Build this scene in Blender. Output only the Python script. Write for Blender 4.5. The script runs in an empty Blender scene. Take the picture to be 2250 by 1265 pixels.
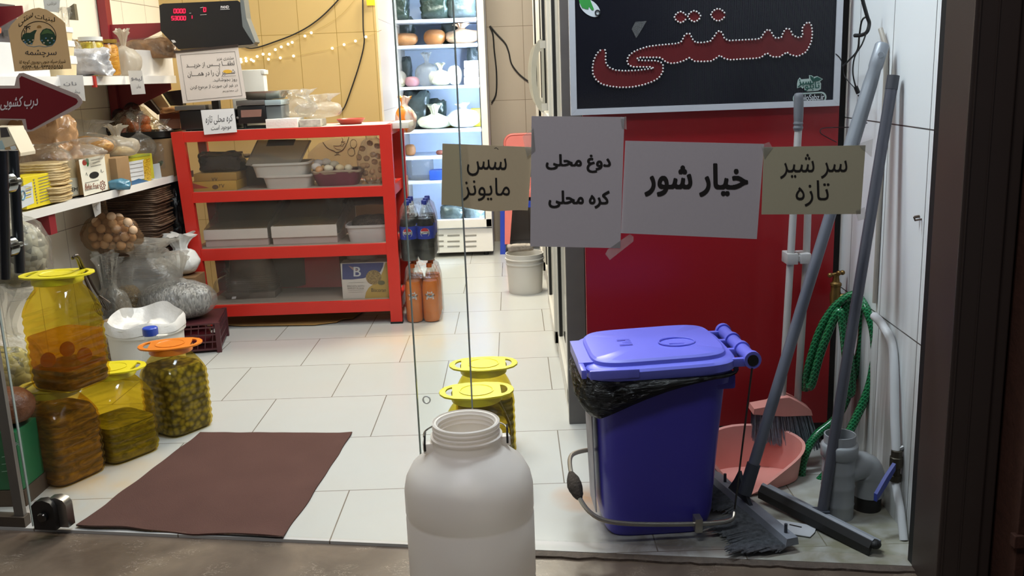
import bpy, bmesh, math, random
from mathutils import Vector as V, Matrix, noise
SC = bpy.context.scene
COL = SC.collection
R_ = math.radians
# ------------------------------------------------------------------ camera
FPX, CAMH = 2076.9, 1.4
pit, rol, yaw = R_(12.646), R_(-2.106), R_(-0.422)
fw = V((math.sin(yaw)*math.cos(pit), math.cos(yaw)*math.cos(pit), -math.sin(pit)))
rt = V((math.cos(yaw), -math.sin(yaw), 0)); up = rt.cross(fw)
rt, up = rt*math.cos(rol)+up*math.sin(rol), -rt*math.sin(rol)+up*math.cos(rol)
cam = bpy.data.objects.new('camera', bpy.data.cameras.new('camera')); COL.objects.link(cam)
cam.data.sensor_width = 36; cam.data.lens = FPX/2250*36; cam.data.clip_start = .05
cam.matrix_world = Matrix(((rt.x, up.x, -fw.x, 0), (rt.y, up.y, -fw.y, 0), (rt.z, up.z, -fw.z, CAMH), (0, 0, 0, 1)))
SC.camera = cam
# ------------------------------------------------------------------ world, lamps, exposure
vs = SC.view_settings; vs.view_transform = 'Standard'; vs.look = 'None'; vs.gamma = 1; vs.use_curve_mapping = False
vs.exposure = 0.42
w = bpy.data.worlds.new('night'); SC.world = w; w.use_nodes = True
w.node_tree.nodes['Background'].inputs[0].default_value = (.30, .33, .42, 1)
w.node_tree.nodes['Background'].inputs[1].default_value = .10
SC.cycles.transparent_max_bounces = 32; SC.cycles.max_bounces = 10; SC.cycles.diffuse_bounces = 8
SC.cycles.caustics_reflective = False; SC.cycles.caustics_refractive = False
def area(name, loc, sx, sy, power, col, rot=(0, 0, 0)):
    l = bpy.data.lights.new(name, 'AREA'); l.shape = 'RECTANGLE'; l.size = sx; l.size_y = sy; l.energy = power; l.color = col
    o = bpy.data.objects.new(name, l); COL.objects.link(o); o.location = loc; o.rotation_euler = rot; return o
area('ceiling_lamp_shop', (-.35, 3.75, 2.85), 1.6, .8, 31, (1, 1, .985))
area('ceiling_lamp_middle', (-1.1, 5.1, 2.85), 1.2, .6, 25, (1, .97, .91))
area('ceiling_lamp_rear', (-.15, 6.25, 2.85), .8, .5, 84, (1, .90, .74))
area('ceiling_lamp_entrance', (.15, 2.85, 2.85), .9, .25, 34, (.82, .91, 1))
area('street_lamp', (-.55, .7, 3.6), 1.4, .4, 28.5, (.97, .95, 1), (R_(18), 0, 0))
# ------------------------------------------------------------------ measuring: photo pixel -> point of the place
def ray(x, y): return fw+rt*((x-1125)/FPX)-up*((y-632.5)/FPX)
E0 = V((0, 0, CAMH))
def gz(x, y, z=0.): d = ray(x, y); return E0+d*((z-CAMH)/d.z)
def gy(x, y, Y): d = ray(x, y); return E0+d*(Y/d.y)
class Pl:
    def __init__(s, o, n): s.o = V(o); s.n = V(n).normalized(); s.r = V((0, 0, 1)).cross(s.n).normalized(); s.u = s.n.cross(s.r)
    def at(s, x, y, off=0.): d = ray(x, y); return E0+d*((s.o+s.n*off-E0).dot(s.n)/d.dot(s.n))
    def m(s, p, rz=0): return Matrix.Translation(p) @ Matrix((s.r, s.u, s.n)).transposed().to_4x4() @ Matrix.Rotation(rz, 4, 'Z')
GN = (-.153, -.988, 0)
DOORP = Pl((0, 2.610, 0), GN); PANEP = Pl((0, 2.655, 0), GN)
# ------------------------------------------------------------------ materials
MATS = {}
def srgb(c):
    if isinstance(c, str): c = [int(c[i:i+2], 16)/255 for i in (0, 2, 4)]
    return tuple(x/12.92 if x <= .04045 else ((x+.055)/1.055)**2.4 for x in c)+(1,)
class NT:
    def __init__(s, name):
        s.m = bpy.data.materials.new(name); s.m.use_nodes = True; s.t = s.m.node_tree; s.t.nodes.clear()
        s.out = s.n('OutputMaterial')
    def n(s, ty, **k):
        q = s.t.nodes.new('ShaderNode'+ty)
        for a, b in k.items(): setattr(q, a, b)
        return q
    def l(s, a, b): s.t.links.new(a, b)
    def tc(s): return s.n('TexCoord').outputs['Object']
    def noise(s, sc, det=3, vec=None, dist=0):
        q = s.n('TexNoise'); q.inputs['Scale'].default_value = sc; q.inputs['Detail'].default_value = det; q.inputs['Distortion'].default_value = dist
        s.l(vec or s.tc(), q.inputs['Vector']); return q.outputs['Fac']
    def ramp(s, fac, stops):
        q = s.n('ValToRGB'); e = q.color_ramp.elements
        while len(e) < len(stops): e.new(.5)
        for i, (p, c) in enumerate(stops): e[i].position = p; e[i].color = srgb(c)
        s.l(fac, q.inputs[0]); return q.outputs[0]
    def mix(s, fac, a, b, mode='MIX'):
        q = s.n('Mix', data_type='RGBA', blend_type=mode)
        for i, v in ((0, fac), (6, a), (7, b)):
            if isinstance(v, (int, float)): q.inputs[i].default_value = v
            elif isinstance(v, tuple): q.inputs[i].default_value = v
            else: s.l(v, q.inputs[i])
        return q.outputs[2]
    def bump(s, h, st, d=.01):
        q = s.n('Bump'); q.inputs['Strength'].default_value = st; q.inputs['Distance'].default_value = d; s.l(h, q.inputs['Height']); return q.outputs[0]
    def pri(s, col, rough=.5, metal=0, nor=None, spec=.5, **k):
        q = s.n('BsdfPrincipled')
        for nm, v in [('Base Color', col), ('Roughness', rough), ('Metallic', metal), ('Specular IOR Level', spec)]+list(k.items()):
            if isinstance(v, (int, float, tuple)): q.inputs[nm].default_value = v
            else: s.l(v, q.inputs[nm])
        if nor: s.l(nor, q.inputs['Normal'])
        return q.outputs[0]
    def done(s, sh): s.l(sh, s.out.inputs[0]); MATS[s.m.name] = s.m; return s.m
def M(name, col, rough=.5, metal=0, var=.08, vs=14, bump=0, bs=60, spec=.5, **k):
    """plain procedural surface: colour with soft mottling and optional fine bump"""
    if name in MATS: return MATS[name]
    t = NT(name); c = srgb(col); f = t.noise(vs, 4)
    dk = tuple(x*(1-var*2.2) for x in c[:3])+(1,); lt = tuple(min(1, x*(1+var)) for x in c[:3])+(1,)
    nor = t.bump(t.noise(bs, 3), bump) if bump else None
    return t.done(t.pri(t.mix(f, dk, lt), rough, metal, nor, spec, **k))
def speck(name, cols, scale=60, rough=.6, bump=.6, d=.006, rnd=1., sub=None, stretch=(1, 1, 1)):
    """heaped grains, seeds, leaves: cell colours and cell bumps"""
    if name in MATS: return MATS[name]
    t = NT(name); mp = t.n('Mapping'); mp.inputs['Scale'].default_value = stretch; t.l(t.tc(), mp.inputs[0])
    v = t.n('TexVoronoi'); v.inputs['Scale'].default_value = scale; v.inputs['Randomness'].default_value = rnd; t.l(mp.outputs[0], v.inputs['Vector'])
    sep = t.n('SeparateColor'); t.l(v.outputs['Color'], sep.inputs[0])
    n = len(cols); c = t.ramp(sep.outputs[0], [(i/max(1, n-1), q) for i, q in enumerate(cols)])
    inv = t.n('Math', operation='SUBTRACT'); inv.inputs[0].default_value = 1; t.l(v.outputs['Distance'], inv.inputs[1])
    c2 = t.mix(t.noise(7, 3), c, (.35, .35, .35, 1), 'MULTIPLY') if sub else c
    return t.done(t.pri(c2, rough, 0, t.bump(inv.outputs[0], bump, d)))
def film(name, tint='ffffff', gloss=.10, haze=.10, rough=.12, hazecol='ffffff', bump=0, bs=30):
    """thin plastic or glass: see-through, a little gloss, a little haze"""
    if name in MATS: return MATS[name]
    t = NT(name); tr = t.n('BsdfTransparent'); tr.inputs[0].default_value = srgb(tint)
    gl = t.n('BsdfGlossy'); gl.inputs['Roughness'].default_value = rough
    df = t.n('BsdfDiffuse'); df.inputs[0].default_value = srgb(hazecol)
    tl = t.n('BsdfTranslucent'); tl.inputs[0].default_value = srgb(hazecol)
    h = t.n('MixShader'); h.inputs[0].default_value = .5; t.l(df.outputs[0], h.inputs[1]); t.l(tl.outputs[0], h.inputs[2])
    a = t.n('MixShader'); a.inputs[0].default_value = haze; t.l(tr.outputs[0], a.inputs[1]); t.l(h.outputs[0], a.inputs[2])
    lw = t.n('LayerWeight'); lw.inputs[0].default_value = .35
    mt = t.n('Math', operation='MULTIPLY_ADD', use_clamp=True); t.l(lw.outputs['Fresnel'], mt.inputs[0]); mt.inputs[1].default_value = gloss*2.2; mt.inputs[2].default_value = gloss*.15
    b = t.n('MixShader'); t.l(mt.outputs[0], b.inputs[0]); t.l(a.outputs[0], b.inputs[1]); t.l(gl.outputs[0], b.inputs[2])
    if bump:
        nb = t.bump(t.noise(bs, 4, dist=1.), bump, .02)
        for q in (gl, lw): t.l(nb, q.inputs['Normal'])
    return t.done(b.outputs[0])
def glow(name, col, st):
    if name in MATS: return MATS[name]
    t = NT(name); e = t.n('Emission'); e.inputs[0].default_value = srgb(col); e.inputs[1].default_value = st; return t.done(e.outputs[0])
# ------------------------------------------------------------------ mesh helpers
class MB:
    def __init__(s): s.b = bmesh.new()
    def face(s, vs):
        try: return s.b.faces.new(vs)
        except ValueError: return None
    def box(s, x0, x1, y0, y1, z0, z1, bev=0, seg=2, M_=None):
        q = bmesh.new(); g = bmesh.ops.create_cube(q, size=1)
        bmesh.ops.scale(q, vec=(x1-x0, y1-y0, z1-z0), verts=q.verts); bmesh.ops.translate(q, vec=((x0+x1)/2, (y0+y1)/2, (z0+z1)/2), verts=q.verts)
        if bev: bmesh.ops.bevel(q, geom=q.edges[:], offset=bev, segments=seg, profile=.6, affect='EDGES')
        return s.add(q, M_)
    def add(s, q, M_=None):
        if M_ is not None: q.transform(M_)
        me = bpy.data.meshes.new('tmp'); q.to_mesh(me); q.free(); s.b.from_mesh(me); bpy.data.meshes.remove(me); return s
    def mesh(s, me, M_=None):
        if M_ is not None: me.transform(M_)
        s.b.from_mesh(me); bpy.data.meshes.remove(me); return s
    def rings(s, rs, cap=True, closed=False, loop=True):
        L = [[s.b.verts.new(p) for p in r] for r in rs]; n = len(L[0])
        for i in range(len(L) if closed else len(L)-1):
            a, b = L[i], L[(i+1) % len(L)]
            for j in range(n if loop else n-1): s.face((a[j], a[(j+1) % n], b[(j+1) % n], b[j]))
        if cap and not closed and loop: s.face(L[0][::-1]); s.face(L[-1])
        return s
    def tube(s, pts, r, n=10, closed=False, cap=True):
        pts = [V(p) for p in pts]; k = len(pts); rr = r if isinstance(r, (list, tuple)) else [r]*k
        T = [(pts[(i+1) % k]-pts[i-1] if closed else pts[min(i+1, k-1)]-pts[max(i-1, 0)]).normalized() for i in range(k)]
        a = T[0].orthogonal().normalized(); rs = []
        for i in range(k):
            a = (a-T[i]*a.dot(T[i])).normalized(); b = T[i].cross(a)
            rs.append([pts[i]+(a*math.cos(q)+b*math.sin(q))*rr[i] for q in (2*math.pi*j/n for j in range(n))])
        return s.rings(rs, cap, closed)
    def lathe(s, prof, n=32, c=(0, 0, 0), cap=False, sx=1, sy=1, M_=None):
        q = MB(); c = V(c)
        q.rings([[c+V((r*math.cos(a)*sx, r*math.sin(a)*sy, z)) for a in (2*math.pi*j/n for j in range(n))] for r, z in prof], cap)
        return s.add(q.b, M_)
    def ball(s, c, r, u=16, v=10, M_=None):
        q = bmesh.new(); bmesh.ops.create_uvsphere(q, u_segments=u, v_segments=v, radius=1)
        r = r if isinstance(r, (list, tuple)) else (r, r, r)
        m = Matrix.Translation(V(c)) @ (M_ or Matrix()) @ Matrix.Diagonal((r[0], r[1], r[2], 1)); return s.add(q, m)
    def prism(s, pts, vec):
        a = [s.b.verts.new(V(p)) for p in pts]; b = [s.b.verts.new(V(p)+V(vec)) for p in pts]; n = len(a)
        s.face(a); s.face(b[::-1])
        for i in range(n): s.face((a[i], b[i], b[(i+1) % n], a[(i+1) % n]))
        return s
    def grid(s, f, nu, nv, thick=0):
        L = [[s.b.verts.new(f(i/nu, j/nv)) for j in range(nv+1)] for i in range(nu+1)]
        for i in range(nu):
            for j in range(nv): s.face((L[i][j], L[i+1][j], L[i+1][j+1], L[i][j+1]))
        if thick: bmesh.ops.recalc_face_normals(s.b, faces=s.b.faces[:]); bmesh.ops.solidify(s.b, geom=s.b.faces[:], thickness=thick)
        return s
    def jit(s, amp, sc, seed=0):
        o = V((seed*7.3, seed*3.1, seed*1.7))
        for v in s.b.verts: v.co += noise.noise_vector(v.co*sc+o)*amp
        return s
WM = {}
def build(name, mb, mat, parent=None, world=True, ang=35, smooth=True, fix=True):
    b = mb.b
    if fix: bmesh.ops.recalc_face_normals(b, faces=b.faces[:])
    me = bpy.data.meshes.new(name)
    loc = V((0, 0, 0))
    if parent is not None:
        if world: b.transform(WM[parent.name].inverted())
    elif len(b.verts):
        xs = [v.co.x for v in b.verts]; ys = [v.co.y for v in b.verts]; zs = [v.co.z for v in b.verts]
        loc = V(((min(xs)+max(xs))/2, (min(ys)+max(ys))/2, min(zs))); b.transform(Matrix.Translation(-loc))
    b.to_mesh(me); b.free()
    if smooth:
        me.polygons.foreach_set('use_smooth', [True]*len(me.polygons)); me.set_sharp_from_angle(angle=R_(ang))
    me.materials.append(mat)
    o = bpy.data.objects.new(name, me); COL.objects.link(o); o.location = loc
    if parent is not None: o.parent = parent; WM[o.name] = WM[parent.name].copy()
    else: WM[o.name] = Matrix.Translation(loc)
    return o
def tag(o, label, cat, group=None, kind=None):
    o['label'] = label; o['category'] = cat
    if group: o['group'] = group
    if kind: o['kind'] = kind
    return o
def thing(name, label, cat, loc=(0, 0, 0), rz=0, group=None):
    o = bpy.data.objects.new(name, None); COL.objects.link(o); o.location = loc; o.rotation_euler = (0, 0, rz); o.empty_display_size = .05
    WM[o.name] = Matrix.Translation(V(loc)) @ Matrix.Rotation(rz, 4, 'Z'); return tag(o, label, cat, group)
def solo(name, mb, mat, label, cat, group=None, kind=None, **k): return tag(build(name, mb, mat, None, **k), label, cat, group, kind)
def struct(name, mb, mat, parent=None, **k):
    o = build(name, mb, mat, parent, **k); o['kind'] = 'structure'; return o
def dup(root, loc, rz=None, label=None, group=None, world_shift=None):
    r = root.copy(); COL.objects.link(r); r.location = loc
    if rz is not None: r.rotation_euler = (0, 0, rz)
    if label: r['label'] = label
    if group: r['group'] = group
    for ch in list(root.children):
        c = ch.copy(); COL.objects.link(c); c.parent = r
        for g in list(ch.children):
            d = g.copy(); COL.objects.link(d); d.parent = c
    return r
def curve_mesh(cu):
    o = bpy.data.objects.new('tmp', cu); COL.objects.link(o)
    me = bpy.data.meshes.new_from_object(o); bpy.data.objects.remove(o); bpy.data.curves.remove(cu); return me
def plate(mb, outer, holes, thick, M_):
    """flat plate with holes, outline in local x,y, centred on local z=0"""
    cu = bpy.data.curves.new('tmp', 'CURVE'); cu.dimensions = '2D'; cu.fill_mode = 'BOTH'; cu.extrude = thick/2
    for L in [outer]+list(holes):
        sp = cu.splines.new('POLY'); sp.points.add(len(L)-1); sp.use_cyclic_u = True
        for p, q in zip(sp.points, L): p.co = (q[0], q[1], 0, 1)
    return mb.mesh(curve_mesh(cu), M_)
def ell(a, b, n=28, c=(0, 0), t0=0, t1=2*math.pi, end=False):
    return [(c[0]+a*math.cos(t), c[1]+b*math.sin(t)) for t in (t0+(t1-t0)*i/((n-1) if end else n) for i in range(n))]
def rrect(w, h, r, n=5, c=(0, 0)):
    o = []
    for sx, sy, a in ((1, 1, 0), (-1, 1, 90), (-1, -1, 180), (1, -1, 270)):
        for i in range(n+1): t = R_(a+90*i/n); o.append((c[0]+sx*(w/2-r)+r*math.cos(t), c[1]+sy*(h/2-r)+r*math.sin(t)))
    return o
def superring(a, b, z, p=4, n=40, rz=0, c=(0, 0)):
    o = []
    for i in range(n):
        t = 2*math.pi*i/n; ct, st = math.cos(t), math.sin(t)
        x = a*math.copysign(abs(ct)**(2/p), ct); y = b*math.copysign(abs(st)**(2/p), st)
        o.append(V((c[0]+x*math.cos(rz)-y*math.sin(rz), c[1]+x*math.sin(rz)+y*math.cos(rz), z)))
    return o
def smooth_path(pts, k=6):
    pts = [V(p) for p in pts]; o = []
    for i in range(len(pts)-1):
        p0, p1, p2, p3 = pts[max(i-1, 0)], pts[i], pts[i+1], pts[min(i+2, len(pts)-1)]
        for j in range(k):
            t = j/k; o.append(.5*((2*p1)+(p2-p0)*t+(2*p0-5*p1+4*p2-p3)*t*t+(3*p1-p0-3*p2+p3)*t**3))
    return o+[pts[-1]]
# ------------------------------------------------------------------ lettering
AR = {}
def _ar(ch, base, n, order='ifIm'):
    AR[ch] = [base+i for i in range(n)]
for ch, b_, n in (('آ', 0xFE81, 2), ('ا', 0xFE8D, 2), ('ب', 0xFE8F, 4), ('پ', 0xFB56, 4), ('ت', 0xFE95, 4), ('ج', 0xFE9D, 4), ('چ', 0xFB7A, 4), ('ح', 0xFEA1, 4), ('خ', 0xFEA5, 4), ('د', 0xFEA9, 2), ('ذ', 0xFEAB, 2), ('ر', 0xFEAD, 2), ('ز', 0xFEAF, 2), ('س', 0xFEB1, 4), ('ش', 0xFEB5, 4), ('ص', 0xFEB9, 4), ('ض', 0xFEBD, 4), ('ط', 0xFEC1, 4), ('ع', 0xFEC9, 4), ('غ', 0xFECD, 4), ('ف', 0xFED1, 4), ('ق', 0xFED5, 4), ('ک', 0xFB8E, 4), ('گ', 0xFB92, 4), ('ل', 0xFEDD, 4), ('م', 0xFEE1, 4), ('ن', 0xFEE5, 4), ('ه', 0xFEE9, 4), ('و', 0xFEED, 2), ('ی', 0xFBFC, 4)): _ar(ch, b_, n)
def shape(s):
    if not any('\u0600' <= c <= '\u06ff' for c in s): return s
    s = s.replace('لا', '\ufefb'); o = []
    def dual(c): return c == '\u0640' or len(AR.get(c, ())) == 4
    def joins(c): return c == '\u0640' or c in AR or c == '\ufefb'
    for i, c in enumerate(s):
        p = i > 0 and dual(s[i-1]) and joins(c); nx = i+1 < len(s) and joins(s[i+1]) and dual(c)
        if c in AR:
            f = AR[c]; o.append(chr((f[1] if p else f[0]) if len(f) == 2 else f[3] if p and nx else f[1] if p else f[2] if nx else f[0]))
        elif c == '\ufefb': o.append('\ufefc' if p else c)
        else: o.append(c)
    r = ''.join(reversed(o))
    out = ''; run = ''
    for c in r:   # digits keep their own order
        if c in '۰۱۲۳۴۵۶۷۸۹0123456789': run = c+run
        else: out += run+c; run = ''
    return out+run
def outlines(s):
    """letter outlines as closed polylines, sampled from the built-in font"""
    cu = bpy.data.curves.new('tmp', 'FONT'); cu.body = shape(s); cu.size = 1; P = []
    o = bpy.data.objects.new('tmp', cu); COL.objects.link(o)
    for _ in range(4):
        bpy.context.view_layer.update(); dg_ = bpy.context.evaluated_depsgraph_get(); ev = o.evaluated_get(dg_); c2 = ev.to_curve(dg_)
        if len(c2.splines): break
        cu.size = 1.0; cu.update_tag(); o.update_tag()
    for sp in c2.splines:
        b = sp.bezier_points; L = []
        for i in range(len(b)):
            p, q = b[i], b[(i+1) % len(b)]; a, h1, h2, d = p.co, p.handle_right, q.handle_left, q.co
            for k in range(5): t = k/5; r = a*(1-t)**3+h1*3*t*(1-t)**2+h2*3*t*t*(1-t)+d*t**3; L.append((r.x, r.y))
        if len(L) > 2: P.append(L)
    ev.to_curve_clear(); bpy.data.objects.remove(o); bpy.data.curves.remove(cu); return P
def text_mesh(s, bold=0, rows=80):
    """lettering as thin rows of quads: nonzero winding fill of the outlines, thickened by bold"""
    P = outlines(s); h = 1/rows; ys = [q[1] for L in P for q in L]; n0, n1 = int(math.floor((min(ys)-bold)/h)), int(math.ceil((max(ys)+bold)/h)); R = {}
    for L in P:
        for (ax, ay), (bx, by) in zip(L, L[1:]+L[:1]):
            if ay == by: continue
            lo, hi, sg = (ay, by, 1) if ay < by else (by, ay, -1)
            for k in range(int(math.floor(lo/h))-1, int(math.ceil(hi/h))+1):
                y = (k+.5)*h
                if lo <= y < hi: R.setdefault(k, []).append((ax+(bx-ax)*(y-ay)/(by-ay), sg))
    I = {}
    for k, X in R.items():
        X.sort(); w_ = 0; st = None; o = []
        for x, sg in X:
            if w_ == 0: st = x
            w_ += sg
            if w_ == 0: o.append((st, x))
        I[k] = o
    if bold > 0:
        D = {}; n = int(bold/h)+1
        for k in range(n0-n, n1+n+1):
            o = []
            for d in range(-n, n+1):
                dy = abs(d)*h
                if dy <= bold:
                    e = math.sqrt(bold*bold-dy*dy); o += [(a-e, b+e) for a, b in I.get(k+d, [])]
            o.sort(); m_ = []
            for a, b in o:
                if m_ and a <= m_[-1][1]: m_[-1] = (m_[-1][0], max(b, m_[-1][1]))
                else: m_.append((a, b))
            if m_: D[k] = m_
        I = D
    vs_, fs = [], []
    for k, o in I.items():
        for a, b in o: n = len(vs_); vs_ += [(a, k*h, 0), (b, k*h, 0), (b, (k+1)*h, 0), (a, (k+1)*h, 0)]; fs.append((n, n+1, n+2, n+3))
    me = bpy.data.meshes.new('tmp'); me.from_pydata(vs_, [], fs); return me
def letters(name, s, mat, parent, BL, BR, TL, nrm, bold=0, thick=.0006, name_ok=True):
    """lettering fitted into the quad BL,BR,TL, lying on a surface with normal nrm"""
    me = text_mesh(s, bold); xs = [v.co.x for v in me.vertices]; ys = [v.co.y for v in me.vertices]
    x0, x1, y0, y1 = min(xs), max(xs), min(ys), max(ys); BL, BR, TL, n = V(BL), V(BR), V(TL), V(nrm).normalized()
    ex, ey = (BR-BL)/(x1-x0), (TL-BL)/(y1-y0)
    for v in me.vertices:
        v.co = BL+ex*(v.co.x-x0)+ey*(v.co.y-y0)+n*(thick+.0003)
    mb = MB(); mb.mesh(me); return build(name, mb, mat, parent, smooth=False, fix=False)
def ptext(s, x0, x1, y0, y1, pl, mat, parent, off=0, dy=0, dx=0, bold=0, name='lettering'):
    """lettering whose box in the photo is x0..x1, y0..y1 (dy: how much lower its right end, dx: how far its top leans right)"""
    return letters(name, s, mat, parent, pl.at(x0, y1, off), pl.at(x1, y1+dy, off), pl.at(x0+dx, y0, off), pl.n, bold)
def pquad(pl, pts, thick, off=0, mb=None):
    mb = mb or MB(); return mb.prism([pl.at(x, y, off) for x, y in pts], -pl.n*thick)
# ------------------------------------------------------------------ sacks, bags, packets
def bag(w, d, h, neck=.25, seed=0, tie=.10, flare=.5, lean=(0, 0), n=44, m=26, squash=.55):
    """tied plastic bag standing on z=0: full body, gathered neck, ruffled mouth"""
    rnd = random.Random(seed); ph = [rnd.uniform(0, 6.28) for _ in range(8)]; mb = MB(); rs = []; hb = h*(1-neck)
    for i in range(m+1):
        t = i/m
        if t <= .7:
            f = -math.pi/2+(math.pi*.93)*t/.7; r = max(.02, math.cos(f))**.75; z = hb*((math.sin(f)+1)/2)**(1.1); wr = .015+.10*(t/.7)**3
            r = max(r, tie if t > .4 else .02)
        else:
            q = (t-.7)/.3; r = tie+(flare*.45)*q*q+.02*q; z = hb+neck*h*q; wr = .10+.45*q
        ring = []
        for j in range(n):
            a = 2*math.pi*j/n
            k = 1+wr*(.5*math.sin(9*a+ph[0])+.35*math.sin(14*a+ph[1]+4*t)+.3*math.sin(5*a+ph[2]+3*t))
            p = V((math.cos(a)*r*k*w/2, math.sin(a)*r*k*d/2, z+(.12*h*neck*math.sin(4*a+ph[3])*(t > .95))))
            u_ = V((math.cos(a), math.sin(a), t*2.2))+V((seed*3.1, seed, 0)); rg = (1-2.4*abs(noise.noise(u_*1.7)))*.10+(1-2.4*abs(noise.noise(u_*3.9)))*.055
            g_ = 1+rg*min(1, t*4)*(1 if t < .7 else .5); p.x *= g_; p.y *= g_; p.z += rg*.5*h*.25*min(1, t*3)
            p += noise.noise_vector(p*(6/max(w, h))*.5+V((seed*3.1, 0, 0)))*(.05*w*min(1, t*3))
            p.z = max(p.z, 0); p.x += lean[0]*t*t; p.y += lean[1]*t*t; ring.append(p)
        rs.append(ring)
    return mb.rings(rs)
def heap(w, d, h, seed=0, n=36, m=12, rough=.04):
    """rounded heap of loose goods"""
    mb = MB(); rs = []
    for i in range(m+1):
        f = -math.pi/2+math.pi*i/m
        ring = []
        for j in range(n):
            a = 2*math.pi*j/n; r = max(.01, math.cos(f))**.6
            p = V((math.cos(a)*r*w/2, math.sin(a)*r*d/2, h*(math.sin(f)+1)/2))
            p += noise.noise_vector(p*14+V((seed*5, 1, 2)))*rough*w; p.z = max(p.z, 0); ring.append(p)
        rs.append(ring)
    return mb.rings(rs)
def pouch(w, d, h, seed=0, p=3.2, n=36, m=14, rough=.05):
    """soft packet: squarish, creased"""
    mb = MB(); rs = []
    for i in range(m+1):
        t = i/m; k = (1-abs(2*t-1)**5)**.5 if 0 < t < 1 else .12
        k = max(k, .12); z = h*t
        rs.append([q+noise.noise_vector(q*(9/w)*.35+V((seed*4.4, 2, 1)))*rough*w for q in superring(w/2*(.75+.25*k), d/2*k, z, p, n)])
    for r in rs:
        for q in r:
            u_ = q*(5/w)+V((seed*2.2, seed, 0)); rg = (1-2.4*abs(noise.noise(u_)))*.09+(1-2.4*abs(noise.noise(u_*2.3)))*.05
            q.x *= 1+rg; q.y *= 1+rg; q.z = max(q.z*(1+rg), 0)
    return mb.rings(rs)
def mv(mb, loc, rz=0, rx=0, ry=0):
    mb.b.transform(Matrix.Translation(V(loc)) @ Matrix.Rotation(rz, 4, 'Z') @ Matrix.Rotation(rx, 4, 'X') @ Matrix.Rotation(ry, 4, 'Y')); return mb
def bb(xl, xr, yt, yb, Y):
    """a box in the photo at depth Y -> base centre, width, height"""
    a, b = gy(xl, yb, Y), gy(xr, yb, Y); xm = (xl+xr)/2; c = gy(xm, yb, Y); t = gy(xm, yt, Y)
    return c, (b-a).length, t.z-c.z
# ================================================================== the setting
RWX = lambda y: 1.145+.0378*(y-2.59)      # white tiled wall on the right
LWX = lambda y: -2.33+.06*(y-5.6)         # tiled wall on the left
THR = lambda x: 2.619-.155*x              # edge of the shop's floor towards the street
def tiled(name, base, grout, bw, bh, ox, oy, axes, off=0., mort=.0025, rough=.25, var=.06, stain=None, vein=None, bump=.25, spots=(), streak=None):
    """tile cladding: brick pattern over object coordinates, axes = which two run along width and height"""
    t = NT(name); sep = t.n('SeparateXYZ'); t.l(t.tc(), sep.inputs[0]); cb = t.n('CombineXYZ')
    for i, (a, o) in enumerate(zip(axes, (ox, oy))):
        q = t.n('Math', operation='SUBTRACT'); t.l(sep.outputs[a], q.inputs[0]); q.inputs[1].default_value = o-200*(bw if i == 0 else bh); t.l(q.outputs[0], cb.inputs[i])
    br = t.n('TexBrick', offset=off, offset_frequency=2, squash=1); t.l(cb.outputs[0], br.inputs['Vector'])
    for k, v in (('Scale', 1), ('Mortar Size', mort), ('Mortar Smooth', .1), ('Bias', 0), ('Brick Width', bw), ('Row Height', bh)): br.inputs[k].default_value = v
    c = srgb(base); br.inputs['Color1'].default_value = c; br.inputs['Color2'].default_value = tuple(x*(1-var) for x in c[:3])+(1,); br.inputs['Mortar'].default_value = srgb(grout)
    col = br.outputs['Color']
    if vein: col = t.mix(t.ramp(t.noise(2.2, 6, dist=1.4), [(.42, '000000'), (.5, '606060'), (.56, '000000')]), col, srgb(vein))
    if stain: col = t.mix(t.ramp(t.noise(stain[1], 4), [(.5, '000000'), (.75, stain[2])]), col, srgb(stain[0]))
    for (cx, cy, cz), rad, sc, am, cc in spots:     # dirt patches that belong to the floor or wall
        d = t.n('VectorMath', operation='DISTANCE'); t.l(t.tc(), d.inputs[0]); d.inputs[1].default_value = (cx, cy, cz)
        q = t.n('Math', operation='MULTIPLY_ADD', use_clamp=True); t.l(d.outputs['Value'], q.inputs[0]); q.inputs[1].default_value = -1/rad; q.inputs[2].default_value = 1
        q2 = t.n('Math', operation='MULTIPLY', use_clamp=True); t.l(q.outputs[0], q2.inputs[0]); t.l(t.ramp(t.noise(sc, 6, dist=.6), [(.25, '000000'), (.60, 'ffffff')]), q2.inputs[1])
        q3 = t.n('Math', operation='MULTIPLY', use_clamp=True); t.l(q2.outputs[0], q3.inputs[0]); q3.inputs[1].default_value = am
        col = t.mix(q3.outputs[0], col, srgb(cc))
    if streak:
        mp = t.n('Mapping'); mp.inputs['Scale'].default_value = (1, 16, 1.1); t.l(t.tc(), mp.inputs[0])
        q = t.n('MapRange'); t.l(sep.outputs[2], q.inputs[0]); q.inputs[1].default_value = streak[1]; q.inputs[2].default_value = streak[1]*.35
        q2 = t.n('Math', operation='MULTIPLY', use_clamp=True); t.l(q.outputs[0], q2.inputs[0]); t.l(t.ramp(t.noise(1.3, 5, mp.outputs[0]), [(.42, '000000'), (.62, 'd0d0d0')]), q2.inputs[1])
        col = t.mix(q2.outputs[0], col, srgb(streak[0]))
    inv = t.n('Math', operation='SUBTRACT'); inv.inputs[0].default_value = 1; t.l(br.outputs['Fac'], inv.inputs[1])
    return t.done(t.pri(col, rough, 0, t.bump(inv.outputs[0], bump, .002)))
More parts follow.
